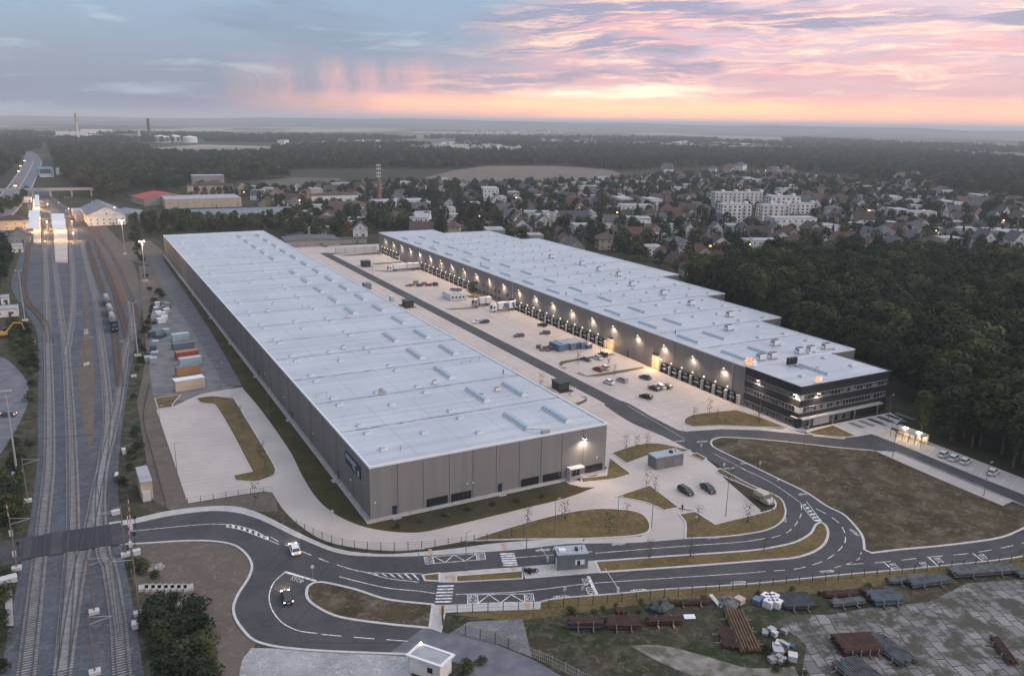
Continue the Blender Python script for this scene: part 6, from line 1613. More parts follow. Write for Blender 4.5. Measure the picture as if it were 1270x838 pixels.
def car(p, rz, label, col, kind='hatch', name='parked_car', on=False, group=None, L=4.4):
    """front points to +y"""
    r = empty(name, tuple(p), rz, label, 'car', group); s = L/4.4; hw = .9
    b = MB(); st = [(-2.2, .45, .72, .80), (-2.1, .30, .98, .92), (-1.2, .22, 1.0, 1.0), (0, .20, .98, 1.0), (1.0, .22, .95, 1.0), (1.75, .26, .86, .95), (2.12, .32, .70, .84), (2.2, .42, .58, .72)]
    secs = []
    for y, z0, z1, k in st:
        w = hw*k; zc = (z0+z1)/2; secs.append([(-w*.9, y*s, z0), (w*.9, y*s, z0), (w, y*s, zc-.05), (w*.97, y*s, z1-.1), (w*.82, y*s, z1), (-w*.82, y*s, z1), (-w*.97, y*s, z1-.1), (-w, y*s, zc-.05)])
    loft(b, secs); body = b.build('body', col, r, smooth=False)
    # cabin
    yb, yt, y2, yf = {'hatch': (-2.05, -1.55, .35, 1.15), 'estate': (-2.12, -1.85, .35, 1.15), 'sedan': (-1.7, -1.0, .35, 1.15), 'suv': (-2.1, -1.8, .45, 1.1)}[kind]
    zr = 1.47 if kind != 'suv' else 1.68
    b = MB(); q = lambda y, w, z: [(-w, y*s, z), (w, y*s, z)]
    lo = [(-.80, yb*s, .95), (.80, yb*s, .95), (.80, yf*s, .92), (-.80, yf*s, .92)]; hi = [(-.62, yt*s, zr-.04), (.62, yt*s, zr-.04), (.62, y2*s, zr-.04), (-.62, y2*s, zr-.04)]
    k = len(b.v); b.v += lo+hi
    for f in ((0, 1, 5, 4), (1, 2, 6, 5), (2, 3, 7, 6), (3, 0, 4, 7)): b.f.append(tuple(k+i for i in f)); b.mi.append(0)
    b.build('windows', GLASS, r)
    b = MB(); b.box(-.63, yt*s, zr-.05, .63, y2*s, zr, taper=.96)
    for sx in (-1, 1):
        for (ya, yb_) in ((yf, y2), (yb, yt), ((yf+yb)/2-.1, (y2+yt)/2)): b.cyl((sx*.805, ya*s, .93), (sx*.63, yb_*s, zr-.03), .035, n=4)
    b.build('roof', col, body)
    wheelset(r, (-.86, .86), (-1.36*s, 1.36*s))
    for sx in (-1, 1):
        b = MB(); b.box(sx*.62-.17, 2.08*s, .60, sx*.62+.17, 2.2*s, .74); b.build('headlight', HLON if on else HEADL, r)
        b = MB(); b.box(sx*.70-.14, -2.2*s, .70, sx*.70+.14, -2.1*s, .90); b.build('tail_light', TLON if on else TAILL, r)
        b = MB(); b.box(sx*.98-.09, .85*s, .93, sx*.98+.09, 1.0*s, 1.06); b.build('mirror', col, r)
    b = MB(); b.box(-.26, -2.235*s, .5, .26, -2.2*s, .62); b.build('number_plate', WHITE, r)
    if on: light('SPOT', 'headlight_beam', r, (0, 2.4*s, .7), 700, color=(1, .82, .6), size=.3, aim=(0, 1, -.22), angle=90)
    return r
def heading(a, c):
    a, c = P(*a), P(*c); d = c-a; return math.atan2(-d.x, d.y)
BLK, WHC, RED, GRY, SIL, BRN, BLU = paint('black', (.012, .013, .016)), paint('white', (.72, .72, .72)), paint('red', (.30, .012, .02)), paint('grey', (.08, .08, .085)), paint('silver', (.35, .36, .37)), paint('brown', (.09, .07, .055)), paint('blue', (.03, .06, .12))
car(P(365.5, 683.5), heading((368, 690), (362, 674)), 'white hatchback driving round the bend with its rear lights glowing', WHC, 'hatch', 'driving_car', True)
car(P(356, 743.5), heading((357, 748), (354, 738)), 'black hatchback with lights on waiting behind the painted STOP', BLK, 'hatch', 'driving_car', True, L=4.2)
rzc = heading((844, 606), (858, 614))
car(P(850.5, 611), rzc, 'black car in the front car park, left one of the pair', BLK, 'estate'); car(P(878, 608), heading((870, 602), (887, 614)), 'black car in the front car park, right one of the pair', BLK, 'sedan', L=4.7)
for i, (x, y) in enumerate(((1170.5, 565.5), (1183, 570), (1197, 574), (1231, 587.5))):
    car(P(x, y), math.pi/2+.25+math.pi, ('white hatchback parked first after the bicycle shelter', 'white hatchback parked second after the bicycle shelter', 'white hatchback parked third after the bicycle shelter', 'white hatchback parked apart from three others on the far right')[i], WHC, 'hatch')
for x, y, col, kd, rz, lb in ((592, 400.5, WHC, 'sedan', math.pi/2, 'white car nose to nose with a dark one in the middle yard'), (600.5, 400.5, BLK, 'hatch', math.pi/2, 'dark car beside the white one in the middle yard'),
        (643.5, 417.5, GRY, 'hatch', 1.4, 'dark grey car alone near the ring road in the middle yard'), (672.5, 404.5, BLK, 'estate', .3, 'black car close to the docks in the middle yard'), (675.6, 414, BRN, 'estate', 1.2, 'brownish car below the black one near the docks'),
        (726.4, 447, GRY, 'sedan', .2, 'dark grey car left in the row inside the upper strip'), (741, 445, WHC, 'hatch', .1, 'white car in the row inside the upper strip'), (747.5, 441.5, BLK, 'suv', .1, 'black tall car beside the white one inside the upper strip'),
        (741.7, 459.5, RED, 'estate', .15, 'red car parked beside the lower strip'), (750, 457.8, WHC, 'hatch', .1, 'white car directly right of the red one'),
        (755, 475.5, WHC, 'sedan', .1, 'white car left of a pair below the lower strip'), (771.5, 473, SIL, 'estate', .1, 'silver car right of the white one below the strip'),
        (800, 469.5, GRY, 'sedan', .2, 'dark car alone above the group of three'), (811, 483, BLK, 'sedan', .1, 'black car at the left of the group of three'), (818.5, 481.3, WHC, 'hatch', .1, 'white car in the middle of the group of three'), (825.7, 480.5, BRN, 'sedan', .1, 'brown car at the right of the group of three'), (801, 493.5, BLK, 'estate', .3, 'black car alone below the group of three')):
    car(P(x, y), rz, lb, col, kd)
def van(p, rz, label, col, box=None, L=5.0, Hh=2.2, name='van', stripes=None):
    r = empty(name, tuple(p), rz, label, 'van'); b = MB(); h = L/2
    secs = []
    for y, z0, z1, k in ((-h, .45, Hh-.1, .95), (-h+.1, .35, Hh, 1), (h-2.0, .35, Hh, 1), (h-1.35, .35, Hh-.55, .98), (h-.95, .35, 1.45, .97), (h-.1, .4, 1.1, .9), (h, .5, .95, .85)):
        w = .98*k; secs.append([(-w, y, z0), (w, y, z0), (w, y, max(z0+.2, z1-.25)), (w*.86, y, z1), (-w*.86, y, z1), (-w, y, max(z0+.2, z1-.25))])
    loft(b, secs); b.build('body', col, r)
    b = MB(); b.face([(-.78, h-.98, 1.42), (.78, h-.98, 1.42), (.74, h-1.75, Hh-.22), (-.74, h-1.75, Hh-.22)]); b.face([(-.8, h-.93, 1.47), (.8, h-.93, 1.47), (.76, h-1.72, Hh-.18), (-.76, h-1.72, Hh-.18)])
    for sx in (-1, 1): b.box(sx*.985-.02, h-2.4, 1.35, sx*.985+.02, h-1.55, Hh-.6)
    b.build('windscreen', GLASS, r)
    wheelset(r, (-.95, .95), (-h+1.1, h-1.0), .36)
    if stripes:
        b = MB()
        for sx in (-1, 1): b.box(sx*.99-.02, -h+.2, .55, sx*.99+.02, h-2.5, 1.2)
        b.build('side_stripe', stripes, r)
    for sx in (-1, 1):
        b = MB(); b.box(sx*.7-.16, h-.08, .75, sx*.7+.16, h+.02, .98); b.build('headlight', HEADL, r)
        b = MB(); b.box(sx*.85-.08, -h-.02, .9, sx*.85+.08, -h+.02, 1.4); b.build('tail_light', TAILL, r)
    return r
van(P(947, 622), heading((938, 615), (958, 627)), 'beige and green delivery van at the edge of the front car park', paint('beige', (.42, .38, .30)), stripes=mat('green_stripe', (.16, .18, .05), rough=.5))
def truck(p, rz, label, cabc, boxc, L=16.5, name='lorry', semi=True, decal=None):
    """rear at origin, front to +y"""
    r = empty(name, tuple(p), rz, label, 'lorry'); bl = L-3.2
    b = MB(); b.box(-1.27, 0, 1.15, 1.27, bl, 3.95); bx = b.build('cargo_box', boxc, r)
    if not decal:
        c = MB(); c.box(-1.3, bl*.5-.12, 1.15, 1.3, bl*.5+.12, 3.98); c.box(-1.29, 0, 1.1, 1.29, bl, 1.25); c.build('seam', DARK, bx)
    else:
        for j, (m, y0, y1) in enumerate(decal):
            c = MB()
            for sx in (-1, 1):
                x = sx*1.285; pts = [(x, y0, 1.3), (x, y1, 1.3), (x, y1+.9*(1 if j % 2 else -1), 3.8), (x, y0+.3, 3.8)]; c.face(pts if sx < 0 else pts[::-1])
            c.build('decal', m, bx)
    b = MB(); b.box(-1.0, .3, .75, 1.0, L-.6, 1.1); b.build('chassis', DARK, r)
    b = MB(); b.mat(0); secs = []
    for y, z1, k in ((L-2.5, 3.5, 1), (L-1.2, 3.5, 1), (L-.45, 2.9, .98), (L-.05, 1.5, .97), (L, .7, .94)): secs.append([(-1.2*k, y, .55), (1.2*k, y, .55), (1.2*k, y, z1-.15), (1.1*k, y, z1), (-1.1*k, y, z1), (-1.2*k, y, z1-.15)])
    loft(b, secs); cb = b.build('cab', cabc, r)
    b = MB(); b.face([(-1.05, L-.03, 1.6), (1.05, L-.03, 1.6), (1.0, L-.42, 2.85), (-1.0, L-.42, 2.85)][::-1]); b.box(-1.0, L-.40, 1.75, 1.0, L-.1, 1.8)
    for sx in (-1, 1): b.box(sx*1.2-.03, L-1.6, 1.7, sx*1.2+.03, L-.75, 2.6)
    b.build('windscreen', GLASS, cb)
    ys = (1.5, 2.7, 3.9, L-4.4, L-1.2) if semi else (1.6, L-1.2)
    wheelset(r, (-1.25, 1.25), ys, .5, .35)
    return r
dkx = RX-.9
q = P(513, 334.5); truck((dkx, q.y, 0), math.pi/2, 'long white articulated lorry backed up to the docks at the far end', WHC, paint('white', (.72, .72, .72)), 18.5)
OR_, BL_ = mat('decal_orange', (.45, .20, .08), rough=.5), mat('decal_blue', (.07, .18, .34), rough=.5)
q = P(636, 385); truck((dkx, q.y+1, 0), math.pi/2, 'white lorry with orange and blue shapes backed up beside the docks', WHC, WHC, 11.5, semi=False, decal=[(OR_, 5.2, 6.6), (BL_, 3.0, 5.0), (WHC, 1.4, 2.6), (BL_, .2, 1.2)])
q = P(588, 380); truck((q.x+8, q.y-.3, 0), math.pi/2, 'small white box lorry parked alone in front of the grass strip', SIL, WHC, 9, semi=False)
# ============================================================ YARD OBJECTS
def box_thing(name, px, py, rz, w, l, h, m, label, cat, detail='ribs', lid=None, group=None, z=0.0):
    p = P(px, py); p.z = z; r = empty(name, tuple(p), rz, label, cat, group); hw, hl = w/2, l/2
    b = MB(); b.box(-hw, -hl, .12, hw, hl, h)
    if detail == 'ribs':
        k = int(l/.6)
        for i in range(k+1):
            y = -hl+l*i/k; b.box(-hw-.05, y-.08, .2, -hw, y+.08, h-.1); b.box(hw, y-.08, .2, hw+.05, y+.08, h-.1)
        k = max(2, int(w/.6))
        for i in range(k+1):
            x = -hw+w*i/k; b.box(x-.08, -hl-.05, .2, x+.08, -hl, h-.1)
    b.build('body', m, r)
    b = MB(); b.box(-hw-.06, -hl-.06, h, hw+.06, hl+.06, h+.12); b.build('lid', lid or m, r)
    b = MB(); b.box(-hw*.9, -hl*.95, 0, -hw*.9+.2, hl*.95, .12); b.box(hw*.9-.2, -hl*.95, 0, hw*.9, hl*.95, .12); b.build('skids', DARK, r)
    if detail == 'cabin':
        b = MB(); b.box(-hw*.5, -hl-.06, 1.0, hw*.3, -hl, 2.0); b.build('window', GLASS, r); b = MB(); b.box(hw*.45, -hl-.05, .15, hw*.85, -hl, 2.1); b.build('door', OFFW, r)
    return r
BLUC = mat('blue_container', (.10, .17, .24), (.13, .20, .27), .6, .6); NAVC = mat('navy_container', (.045, .075, .11), (.06, .09, .13), .6, .6)
for i, (x, y, m, lb) in enumerate(((690.5, 433.5, BLUC, 'blue waste container at the left end of the row'), (697, 431.8, BLUC, 'blue waste container second from left in the row'), (704.5, 431.5, BLUC, 'blue waste container third from left in the row'), (711, 430.5, NAVC, 'darker blue waste container fourth in the row'), (718, 430, BLUC, 'blue waste container fifth in the row'), (727, 431, NAVC, 'low dark blue container at the docks end of the row'))):
    box_thing('waste_container', x, y, .05, 2.3, 6.5 if i < 5 else 4, 2.4 if i < 5 else 1.5, m, lb, 'container', group='blue waste containers in the yard', lid=mat('grey_lid', (.30, .33, .36), (.2, .22, .25), .5, .6) if i != 0 else None)
GPAL = mat('pallet_wood', (.30, .25, .21), (.20, .17, .15), 2, .9)
def pallets(px, py, n_, label, m=GPAL, s=1.0, group=None):
    r = empty('pallet_stack', tuple(P(px, py)), R.uniform(0, 1.5), label, 'pallets', group)
    b = MB()
    for i in range(n_):
        z = i*.16; dx = R.uniform(-.05, .05)
        for y in (-.5, 0, .5): b.box(-.6*s+dx, y*s-.06, z, .6*s+dx, y*s+.06, z+.09)
        for k in range(5): b.box((-.6+k*.26)*s+dx, -.6*s, z+.09, (-.6+k*.26+.16)*s+dx, .6*s, z+.13)
    b.build('pallets', m, r); return r
for i, (x, y, n_) in enumerate(((668, 432, 9), (672, 435, 5), (675.5, 433, 7), (679, 435.5, 4), (683, 434, 8), (681, 431.5, 6))):
    pallets(x, y, n_, 'grey stack of pallets left of the blue containers, %s from left' % ORD[(0, 1, 2, 3, 5, 4)[i]], group='pallets beside the blue containers', s=1.1)
# coloured building materials
CM = [mat('pile_ochre', (.36, .22, .09)), mat('pile_blue', (.07, .12, .22)), mat('pile_red', (.28, .05, .05)), mat('pile_dark', (.05, .055, .06)), mat('pile_grey', (.25, .24, .23)), mat('pile_yellow', (.42, .30, .10))]
for x, y, c, w, h, lb in ((505, 355, 4, 1.6, .7, 'low grey bundle at the left end of the coloured heap'), (510, 355, 0, 1.8, 1.1, 'ochre bundle second from left in the coloured heap'), (515.5, 353, 5, 2.2, 1.8, 'yellow bundle in the coloured heap'), (520, 355, 1, 2.6, 1.2, 'blue bundle at the front of the coloured heap'), (526, 353, 0, 2.0, 1.3, 'ochre bundle right of the blue one'), (531, 354.5, 2, 2.6, 1.0, 'red bundle in the coloured heap'), (536, 353.5, 5, 1.6, .9, 'yellow bundle right of the red one'), (540, 354, 3, 2.2, 1.6, 'dark bundle at the right end of the coloured heap')):
    r = empty('material_bundle', tuple(P(x, y)), R.uniform(-.3, .3), lb, 'bundle', 'coloured building materials in the yard'); b = MB()
    for j in range(4): b.box(-w/2+R.uniform(0, .15), -1.2+j*.6, 0, w/2-R.uniform(0, .2), -1.2+j*.6+.55, h*R.uniform(.7, 1.0))
    b.build('bundle', CM[c], r); b = MB(); b.box(-w/2, -.9, h*.4, w/2+.02, -.8, h+.02); b.box(-w/2, .6, h*.4, w/2+.02, .7, h+.02); b.build('strap', DARK, r)
for i, (x, y) in enumerate(((554, 369), (558.5, 371.5), (563, 371.3), (567.5, 371), (572, 370.8))):
    box_thing('site_cabin', x, y, .03, 2.0, 5.2, 2.7, WHITE, 'white site cabin in the cluster near the grass strips, %s from left' % ORD[i], 'cabin', 'cabin', OFFW, 'white site cabins in the yard')
for i, x in enumerate((563, 568.5)): box_thing('site_cabin', x, 368, .03, 2.2, 4, 1.0, GREYP, 'small grey box on top of the white cabins, %s one' % ('left', 'right')[i], 'box', 'plain', DARK, z=2.85)
def hut(px, py, rz, label, w=3.0, l=4.4, h=2.6, m=None, deck=True):
    r = empty('smoking_shelter', tuple(P(px, py)), rz, label, 'shelter', 'dark huts in the yard'); m = m or mat('anthracite', (.035, .037, .04), (.05, .05, .055), .8, .6)
    b = MB(); b.box(-w/2, l/2-.1, 0, w/2, l/2, h); b.box(-w/2, -l/2, 0, -w/2+.1, l/2-.1, h); b.box(w/2-.1, -l/2, 0, w/2, l/2-.1, h); b.box(-w/2+.1, -l/2, 0, w/2-.1, -l/2+.1, h*.62); b.build('wall', m, r)
    b = MB(); b.box(-w/2-.3, -l/2-.3, h, w/2+.3, l/2+.3, h+.15); b.build('roof', m, r)
    b = MB(); b.box(-w/2+.1, -l/2-.02, h*.62, w/2-.1, -l/2+.02, h-.1); b.build('pane', GLASS, r)
    if deck: b = MB(); b.box(-w/2-.6, -l/2-1.6, 0, w/2+.8, -l/2-.05, .12); b.build('floor_deck', DARK, r)
hut(453.5, 330, 0, 'dark cube shaped shelter at the far end of the yard', 4.5, 4.5, 3)
hut(506, 380, 0, 'dark cube shaped shelter left of the ring road', 4, 4, 2.9)
hut(695, 482, 0, 'dark shelter with decking beside the near warehouse', 3.6, 4.6, 2.6)
box_thing('metal_container', 455, 357.8, 0, 3.2, 5, 2.6, mat('grey_blue_box', (.16, .19, .22)), 'grey blue box against the long side of the near warehouse', 'container', 'plain')
box_thing('metal_container', 486, 373.5, 0, 1.8, 2.0, 2.4, mat('light_blue_box', (.36, .46, .52)), 'small pale blue cabin against the near warehouse wall', 'cabin', 'plain', WHITE)
# grey kiosk building at the front car park
def kiosk(p, rz, w, l, h, m, label, cat='kiosk', name='pump_house'):
    r = empty(name, tuple(p), rz, label, cat)
    b = MB(); b.box(-w/2, -l/2, 0, w/2, l/2, h); b.build('wall', m, r)
    b = MB(); b.box(-w/2-.05, -l/2-.05, h, w/2+.05, l/2+.05, h+.18); rf_ = b.build('roof', mat('zinc_roof', (.36, .39, .42), (.30, .33, .36), .6, .5), r)
    b = MB(); b.cyl((w*.35, 0, h+.18), (w*.35, 0, h+.9), .2, n=8); b.build('flue', STEEL, rf_); b = MB(); b.box(w*.12, -.6, h+.18, w*.2, .2, h+.7); b.build('vent_box', DARK, rf_)
    return r
k0, k1 = P(813, 583), P(847, 576.5); ax = math.atan2(k1.y-k0.y, k1.x-k0.x); W_ = (k1-k0).length
mid = (k0+k1)/2+Vector((-math.sin(ax), math.cos(ax), 0))*1.7
r = kiosk(mid, ax, W_, 3.4, 3.0, mat('kiosk_cladding', (.14, .14, .145), (.17, .17, .175), .8, .6), 'long grey clad pump house at the corner of the front car park', 'pump house')
for x in (-W_*.33, W_*.25):
    b = MB(); b.box(x-1.0, -1.76, .1, x+1.0, -1.7, 2.2); b.build('door', mat('kiosk_door', (.18, .18, .19), rough=.5), r)
# gatehouse on the road island
g0, g1 = P(691, 708), P(729, 705.3); ax = math.atan2(g1.y-g0.y, g1.x-g0.x); W_ = (g1-g0).length
mid = (g0+g1)/2+Vector((-math.sin(ax), math.cos(ax), 0))*1.6
r = kiosk(mid, ax, W_, 3.2, 3.0, mat('gatehouse_grey', (.12, .14, .155), (.14, .155, .17), 1, .5), 'blue grey gatehouse on the median with a lit window', 'gatehouse', 'gatehouse')
r.location.z = .14
b = MB(); b.box(W_*.08, -1.66, .95, W_*.38, -1.6, 1.9); wd_ = b.build('window', mat('dim_lit_glass', (.25, .28, .32), emit=(.5, .55, .6), es=.35), r)
b = MB(); b.box(W_*.14, -1.70, .95, W_*.24, -1.66, 1.8); b.build('screen', BLACK, wd_)
b = MB(); b.box(-W_/2-.06, -1.3, .05, -W_/2, -.3, 2.2); b.build('door', WHITE, r); b = MB(); b.box(-W_*.42, -.9, 3.18, -W_*.2, .2, 3.6); b.build('roof_unit', WHITE, r)
# motorbikes in a heap on the gatehouse paving
def motorbike(p, rz, label):
    r = empty('motorcycle', tuple(p), rz, label, 'motorcycle', 'motorcycles beside the gatehouse')
    for y in (-.72, .72):
        b = MB(); n_ = 16; R0, r0 = .31, .07; k0_ = 0
        for i in range(n_):
            a = 2*math.pi*i/n_
            for j in range(5):
                c = 2*math.pi*j/5; b.v.append((r0*math.sin(c), y+(R0+r0*math.cos(c))*math.cos(a), .38+(R0+r0*math.cos(c))*math.sin(a)))
        for i in range(n_):
            for j in range(5): b.f.append((i*5+j, i*5+(j+1) % 5, ((i+1) % n_)*5+(j+1) % 5, ((i+1) % n_)*5+j)); b.mi.append(0)
        w = b.build('wheel', TYRE, r)
    b = MB(); b.cyl((0, .72, .38), (0, .45, 1.0), .05, n=6); b.cyl((-.35, .4, 1.05), (.35, .4, 1.05), .03, n=5); b.box(-.15, -.25, .3, .15, .3, .65); b.cyl((0, -.72, .38), (0, -.1, .5), .05, n=5); b.cyl((.15, .1, .35), (.15, -.8, .4), .05, n=6); b.build('frame', DARK, r)
    b = MB(); b.box(-.16, -.05, .68, .16, .4, .95, taper=.7); b.build('fuel_tank', mat('bike_paint', (.12, .10, .05), rough=.3), r); b = MB(); b.box(-.14, -.75, .72, .14, -.05, .84, taper=.9); b.build('seat', BLACK, r)
for i, (x, y) in enumerate(((653, 711), (657, 710.2), (661, 711.2))): 
    q = P(x, y); q.z = .14; motorbike(q, .4+i*.5, 'dark motorcycle beside the gatehouse, %s from left' % ORD[i])
b = MB(); c_ = P(673, 709); 
for a, e in (((660, 716.5), (683, 703.5)), ((664, 707), (688, 715))): b.ribbon([P(*a), P(*e)], .16, .185 if a[0] == 660 else .19)
struct('road_marking', b, LINE)
# small white flat roofed building at the bottom
w0, w1, w2 = P(506, 829), P(545, 838.5), P(562, 829)
h_ = 2.9
r0 = P(505.5, 812, h_); r1 = P(546.5, 826, h_); r2 = P(562, 812, h_); r3 = P(521, 798, h_)
cc = (r0+r1+r2+r3)/4; cc.z = 0; o = empty('transformer_building', tuple(cc), 0, 'small white building with flat grey roof at the bottom beside the road', 'building')
pl = [Vector((a.x-cc.x, a.y-cc.y, 0)) for a in (r0, r1, r2, r3)]
b = MB(); b.prism([a*.93 for a in pl], 0, h_-.1); b.build('wall', WHT, o)
b = MB(); b.prism([a*.98 for a in pl], h_-.1, h_+.02); rf_ = b.build('roof', FLAT, o); b = MB(); b.ribbon(pl, .45, h_-.15, h_+.14, closed=True); b.build('parapet', WHITE, rf_)
d1 = (pl[1]-pl[0]); nn_ = Vector((d1.y, -d1.x, 0)).normalized()
def on_wall(f, w, z0, z1, nm, m):
    c = (pl[0]+d1*f)*.93+nn_*.04; e = d1.normalized()*w/2; b = MB(); b.prism([c-e, c+e, c+e+nn_*.05, c-e+nn_*.05], z0, z1); return b.build(nm, m, o)
on_wall(.68, .9, 1.1, 2.0, 'window', GLASS); on_wall(.68, 1.1, 2.02, 2.1, 'lintel', WHITE)
b = MB(); b.box(-.1, -.1, h_+.1, .1, .1, h_+.5); l_ = b.build('roof_lamp', mat('small_lamp', (1, .75, .5), emit=(1, .7, .4), es=8), o, loc=tuple(pl[3]*.9)); light('POINT', 'lamp_light', l_, (0, 0, .7), 160, size=.2)
# tan railway hut
h_ = 4.2; q0, q1, q2, q3 = [P(a, c, h_) for a, c in ((173.5, 599), (189, 596), (182, 577), (168, 580))]
cc = (q0+q1+q2+q3)/4; cc.z = 0; o = empty('railway_hut', tuple(cc), 0, 'tan walled hut with flat grey roof between tracks and parking bays', 'hut')
pl = [Vector((a.x-cc.x, a.y-cc.y, 0)) for a in (q0, q1, q2, q3)]
b = MB(); b.prism([a*.95 for a in pl], 0, h_-.05); b.build('wall', CREAM, o); b = MB(); b.prism(pl, h_-.05, h_+.15); b.build('roof', FLAT, o)
d1 = pl[1]-pl[0]; c = (pl[0]+d1*.4)*.95; nn_ = Vector((d1.y, -d1.x, 0)).normalized(); e = d1.normalized()*.8; b = MB(); b.prism([c-e+nn_*.02, c+e+nn_*.02, c+e+nn_*.9, c-e+nn_*.9], 0, 2.2); b.build('porch', OFFW, o)
# containers in the depot
for x, y, w, l, h, m, lid, lb in ((224, 422, 6.0, 2.6, 2.6, mat('pale_blue_container', (.42, .50, .55), (.34, .42, .47), .5, .6), None, 'pale blue container at the far end of the depot row'), (227, 432, 7, 3.0, 2.2, mat('slate_container', (.15, .18, .20)), None, 'slate grey container second in the depot row'),
        (232, 444, 7.2, 2.8, 2.6, mat('red_container', (.34, .05, .04), (.42, .10, .06), .9, .7), mat('ochre_rust', (.36, .20, .12)), 'red and ochre container in the middle of the depot row'), (236, 452, 7.0, 2.8, 2.5, mat('pale_blue_container', (.42, .50, .55)), None, 'pale blue and white container below the red one'),
        (233, 464, 7.0, 2.8, 2.8, mat('orange_container', (.45, .24, .11), (.40, .21, .10), .5, .7), mat('slate_container', (.15, .18, .20)), 'orange container second nearest in the depot row'), (235, 482, 8.6, 3.4, 3.4, mat('cream_container', (.58, .46, .35), (.50, .40, .30), .3, .8), WHITE, 'big cream coloured container nearest in the depot row')):
    rr_ = box_thing('shipping_container', x, y, .12, w, l, h, m, lb, 'container', 'ribs' if 'cream' not in lb else 'plain', lid, 'containers in the depot')
box_thing('blue_crate', 222.5, 484, .12, 1.5, 2.2, 2.0, mat('blue_crate', (.06, .14, .24)), 'small blue crate leaning at the corner of the cream container', 'crate', 'plain')
items = []
for i in range(26):
    x = R.choice((0, 1, 2, 3))*4.2+R.uniform(-.5, .5)+193; y = 379+R.uniform(0, 22); x += (400-y)*.25-2
    o = box_thing('storage_crate', x, y, R.uniform(-.2, .2), R.uniform(1.6, 2.4), R.uniform(1.6, 2.6), R.uniform(1.2, 2.6), (WHITE, GREYP, WHT, mat('slate_container', (.15, .18, .20)), OFFW)[R.randrange(5)], None, 'crate', 'plain', None, 'pale crates stacked in the depot')
    items.append((o, 'pale crate', 'among the crates at the far end of the depot', x))
label_row(items)
items = []
for x, y, dk_ in ((190, 435, 1), (192, 440, 0), (190, 445, 1), (193, 426, 0), (191, 450, 0), (188.5, 418, 1), (203, 417, 1), (198, 419, 1), (206, 414, 0), (184, 448, 0)):
    o = box_thing('storage_crate', x, y, R.uniform(-.3, .3), 2.2, 2.6, R.uniform(.9, 2.2), NAVC if dk_ else STEEL, None, 'crate', 'plain', None, 'dark crates beside the bushes'); items.append((o, 'dark crate' if dk_ else 'grey crate', 'along the left side of the depot', x))
label_row(items)
# excavator
def excavator(p, rz):
    r = empty('excavator', tuple(p), rz, 'yellow excavator with its arm raised on the left bank', 'excavator'); Y_ = mat('excavator_yellow', (.50, .27, .04), (.40, .21, .03), 1, .6)
    for sx in (-1, 1):
        b = MB(); b.prism([(sx*1.3-.28, -1.9), (sx*1.3+.28, -1.9), (sx*1.3+.28, 1.9), (sx*1.3-.28, 1.9)], .05, .85); b.build('track', DARK, r)
    b = MB(); b.box(-1.4, -2.2, 1.0, 1.4, 1.2, 2.1); b.box(-1.4, -2.4, 1.1, 1.4, -1.4, 2.4); b.build('body', Y_, r)
    b = MB(); b.box(-1.35, .1, 2.1, -.3, 1.5, 3.3, taper=.9); c = b.build('cab', GLASS, r)
    b = MB(); b.box(-.1, .6, 1.8, .35, 1.2, 2.3)
    for a, e in (((.1, 1.0, 2.0), (.1, 3.6, 5.0)), ((.1, 3.6, 5.0), (.1, 6.2, 4.6))): b.cyl(a, e, .32, .26, 6)
    b.build('boom', Y_, r); b = MB(); b.cyl((.1, 6.2, 4.6), (.1, 6.9, 2.0), .22, .16, 6); b.build('arm', Y_, r)
    b = MB(); b.prism([(-.5, 6.4), (.7, 6.4), (.7, 7.3), (-.5, 7.3)], 1.2, 2.1); b.build('bucket', DARK, r)
excavator(P(5, 418), -math.pi/2+.2)
# pipe and steel stacks
PIPE_B, PIPE_R, PIPE_G, PIPE_D = mat('blue_pipe', (.075, .10, .125), (.045, .06, .075), .8, .6), mat('rusty_steel', (.085, .042, .034), (.055, .03, .026), .8, .85), mat('grey_steel', (.12, .125, .13), (.06, .065, .07), .8, .6), mat('dark_pipe', (.03, .037, .046), (.055, .062, .07), .8, .6)
TIMB = mat('timber', (.22, .15, .10), (.16, .11, .08), 1, .9)
def stackp(a, c, width, n_, layers, rad, m, label, sup=None, legs=2, topm=None, ragged=.3, name='pipe_stack', cat='pipe stack'):
    A, C = P(*a), P(*c); d = C-A; L = d.length; d.normalize(); s = Vector((-d.y, d.x, 0)); r = empty(name, tuple(A), 0, label, cat)
    z0 = .3
    for l in range(layers):
        b = MB()
        for i in range(n_-(l % 2)):
            o_ = (i+.5*(l % 2))*width/max(1, n_-1); e0, e1 = R.uniform(-ragged, ragged), R.uniform(-ragged, ragged)
            b.cyl(s*o_+d*e0+Vector((0, 0, z0+rad+l*rad*1.75)), s*o_+d*(L+e1)+Vector((0, 0, z0+rad+l*rad*1.75)), rad, n=6)
        b.build('pipes', (topm if topm and l == layers-1 else m), r)
    for i in range(legs):
        t = (i+.5)/legs*.9+.05; b = MB(); q = d*L*t; e = s*(width+rad*2+.9)
        w = [q-s*1.0-d*.12, q-s*1.0+d*.12, q+e+d*.12, q+e-d*.12]; b.prism(w, 0, z0); b.build('bearer', sup or TIMB, r)
        b = MB(); zt = z0+layers*rad*1.8+rad*.3
        for f in (-rad-.08, width+rad+.08): b.prism([q+s*f-d*.05-s*.05, q+s*f+d*.05-s*.05, q+s*f+d*.05+s*.05, q+s*f-d*.05+s*.05], z0, zt)
        b.build('upright', STEEL, r)
    return r
stackp((705, 780.5), (747, 780), 1.4, 4, 3, .22, PIPE_D, 'black pipes with a red layer on top, leftmost stack behind the fence', topm=PIPE_R)
stackp((753, 781), (794, 781), 2.6, 9, 3, .14, PIPE_R, 'rusty steel stack in the middle of the three by the road')
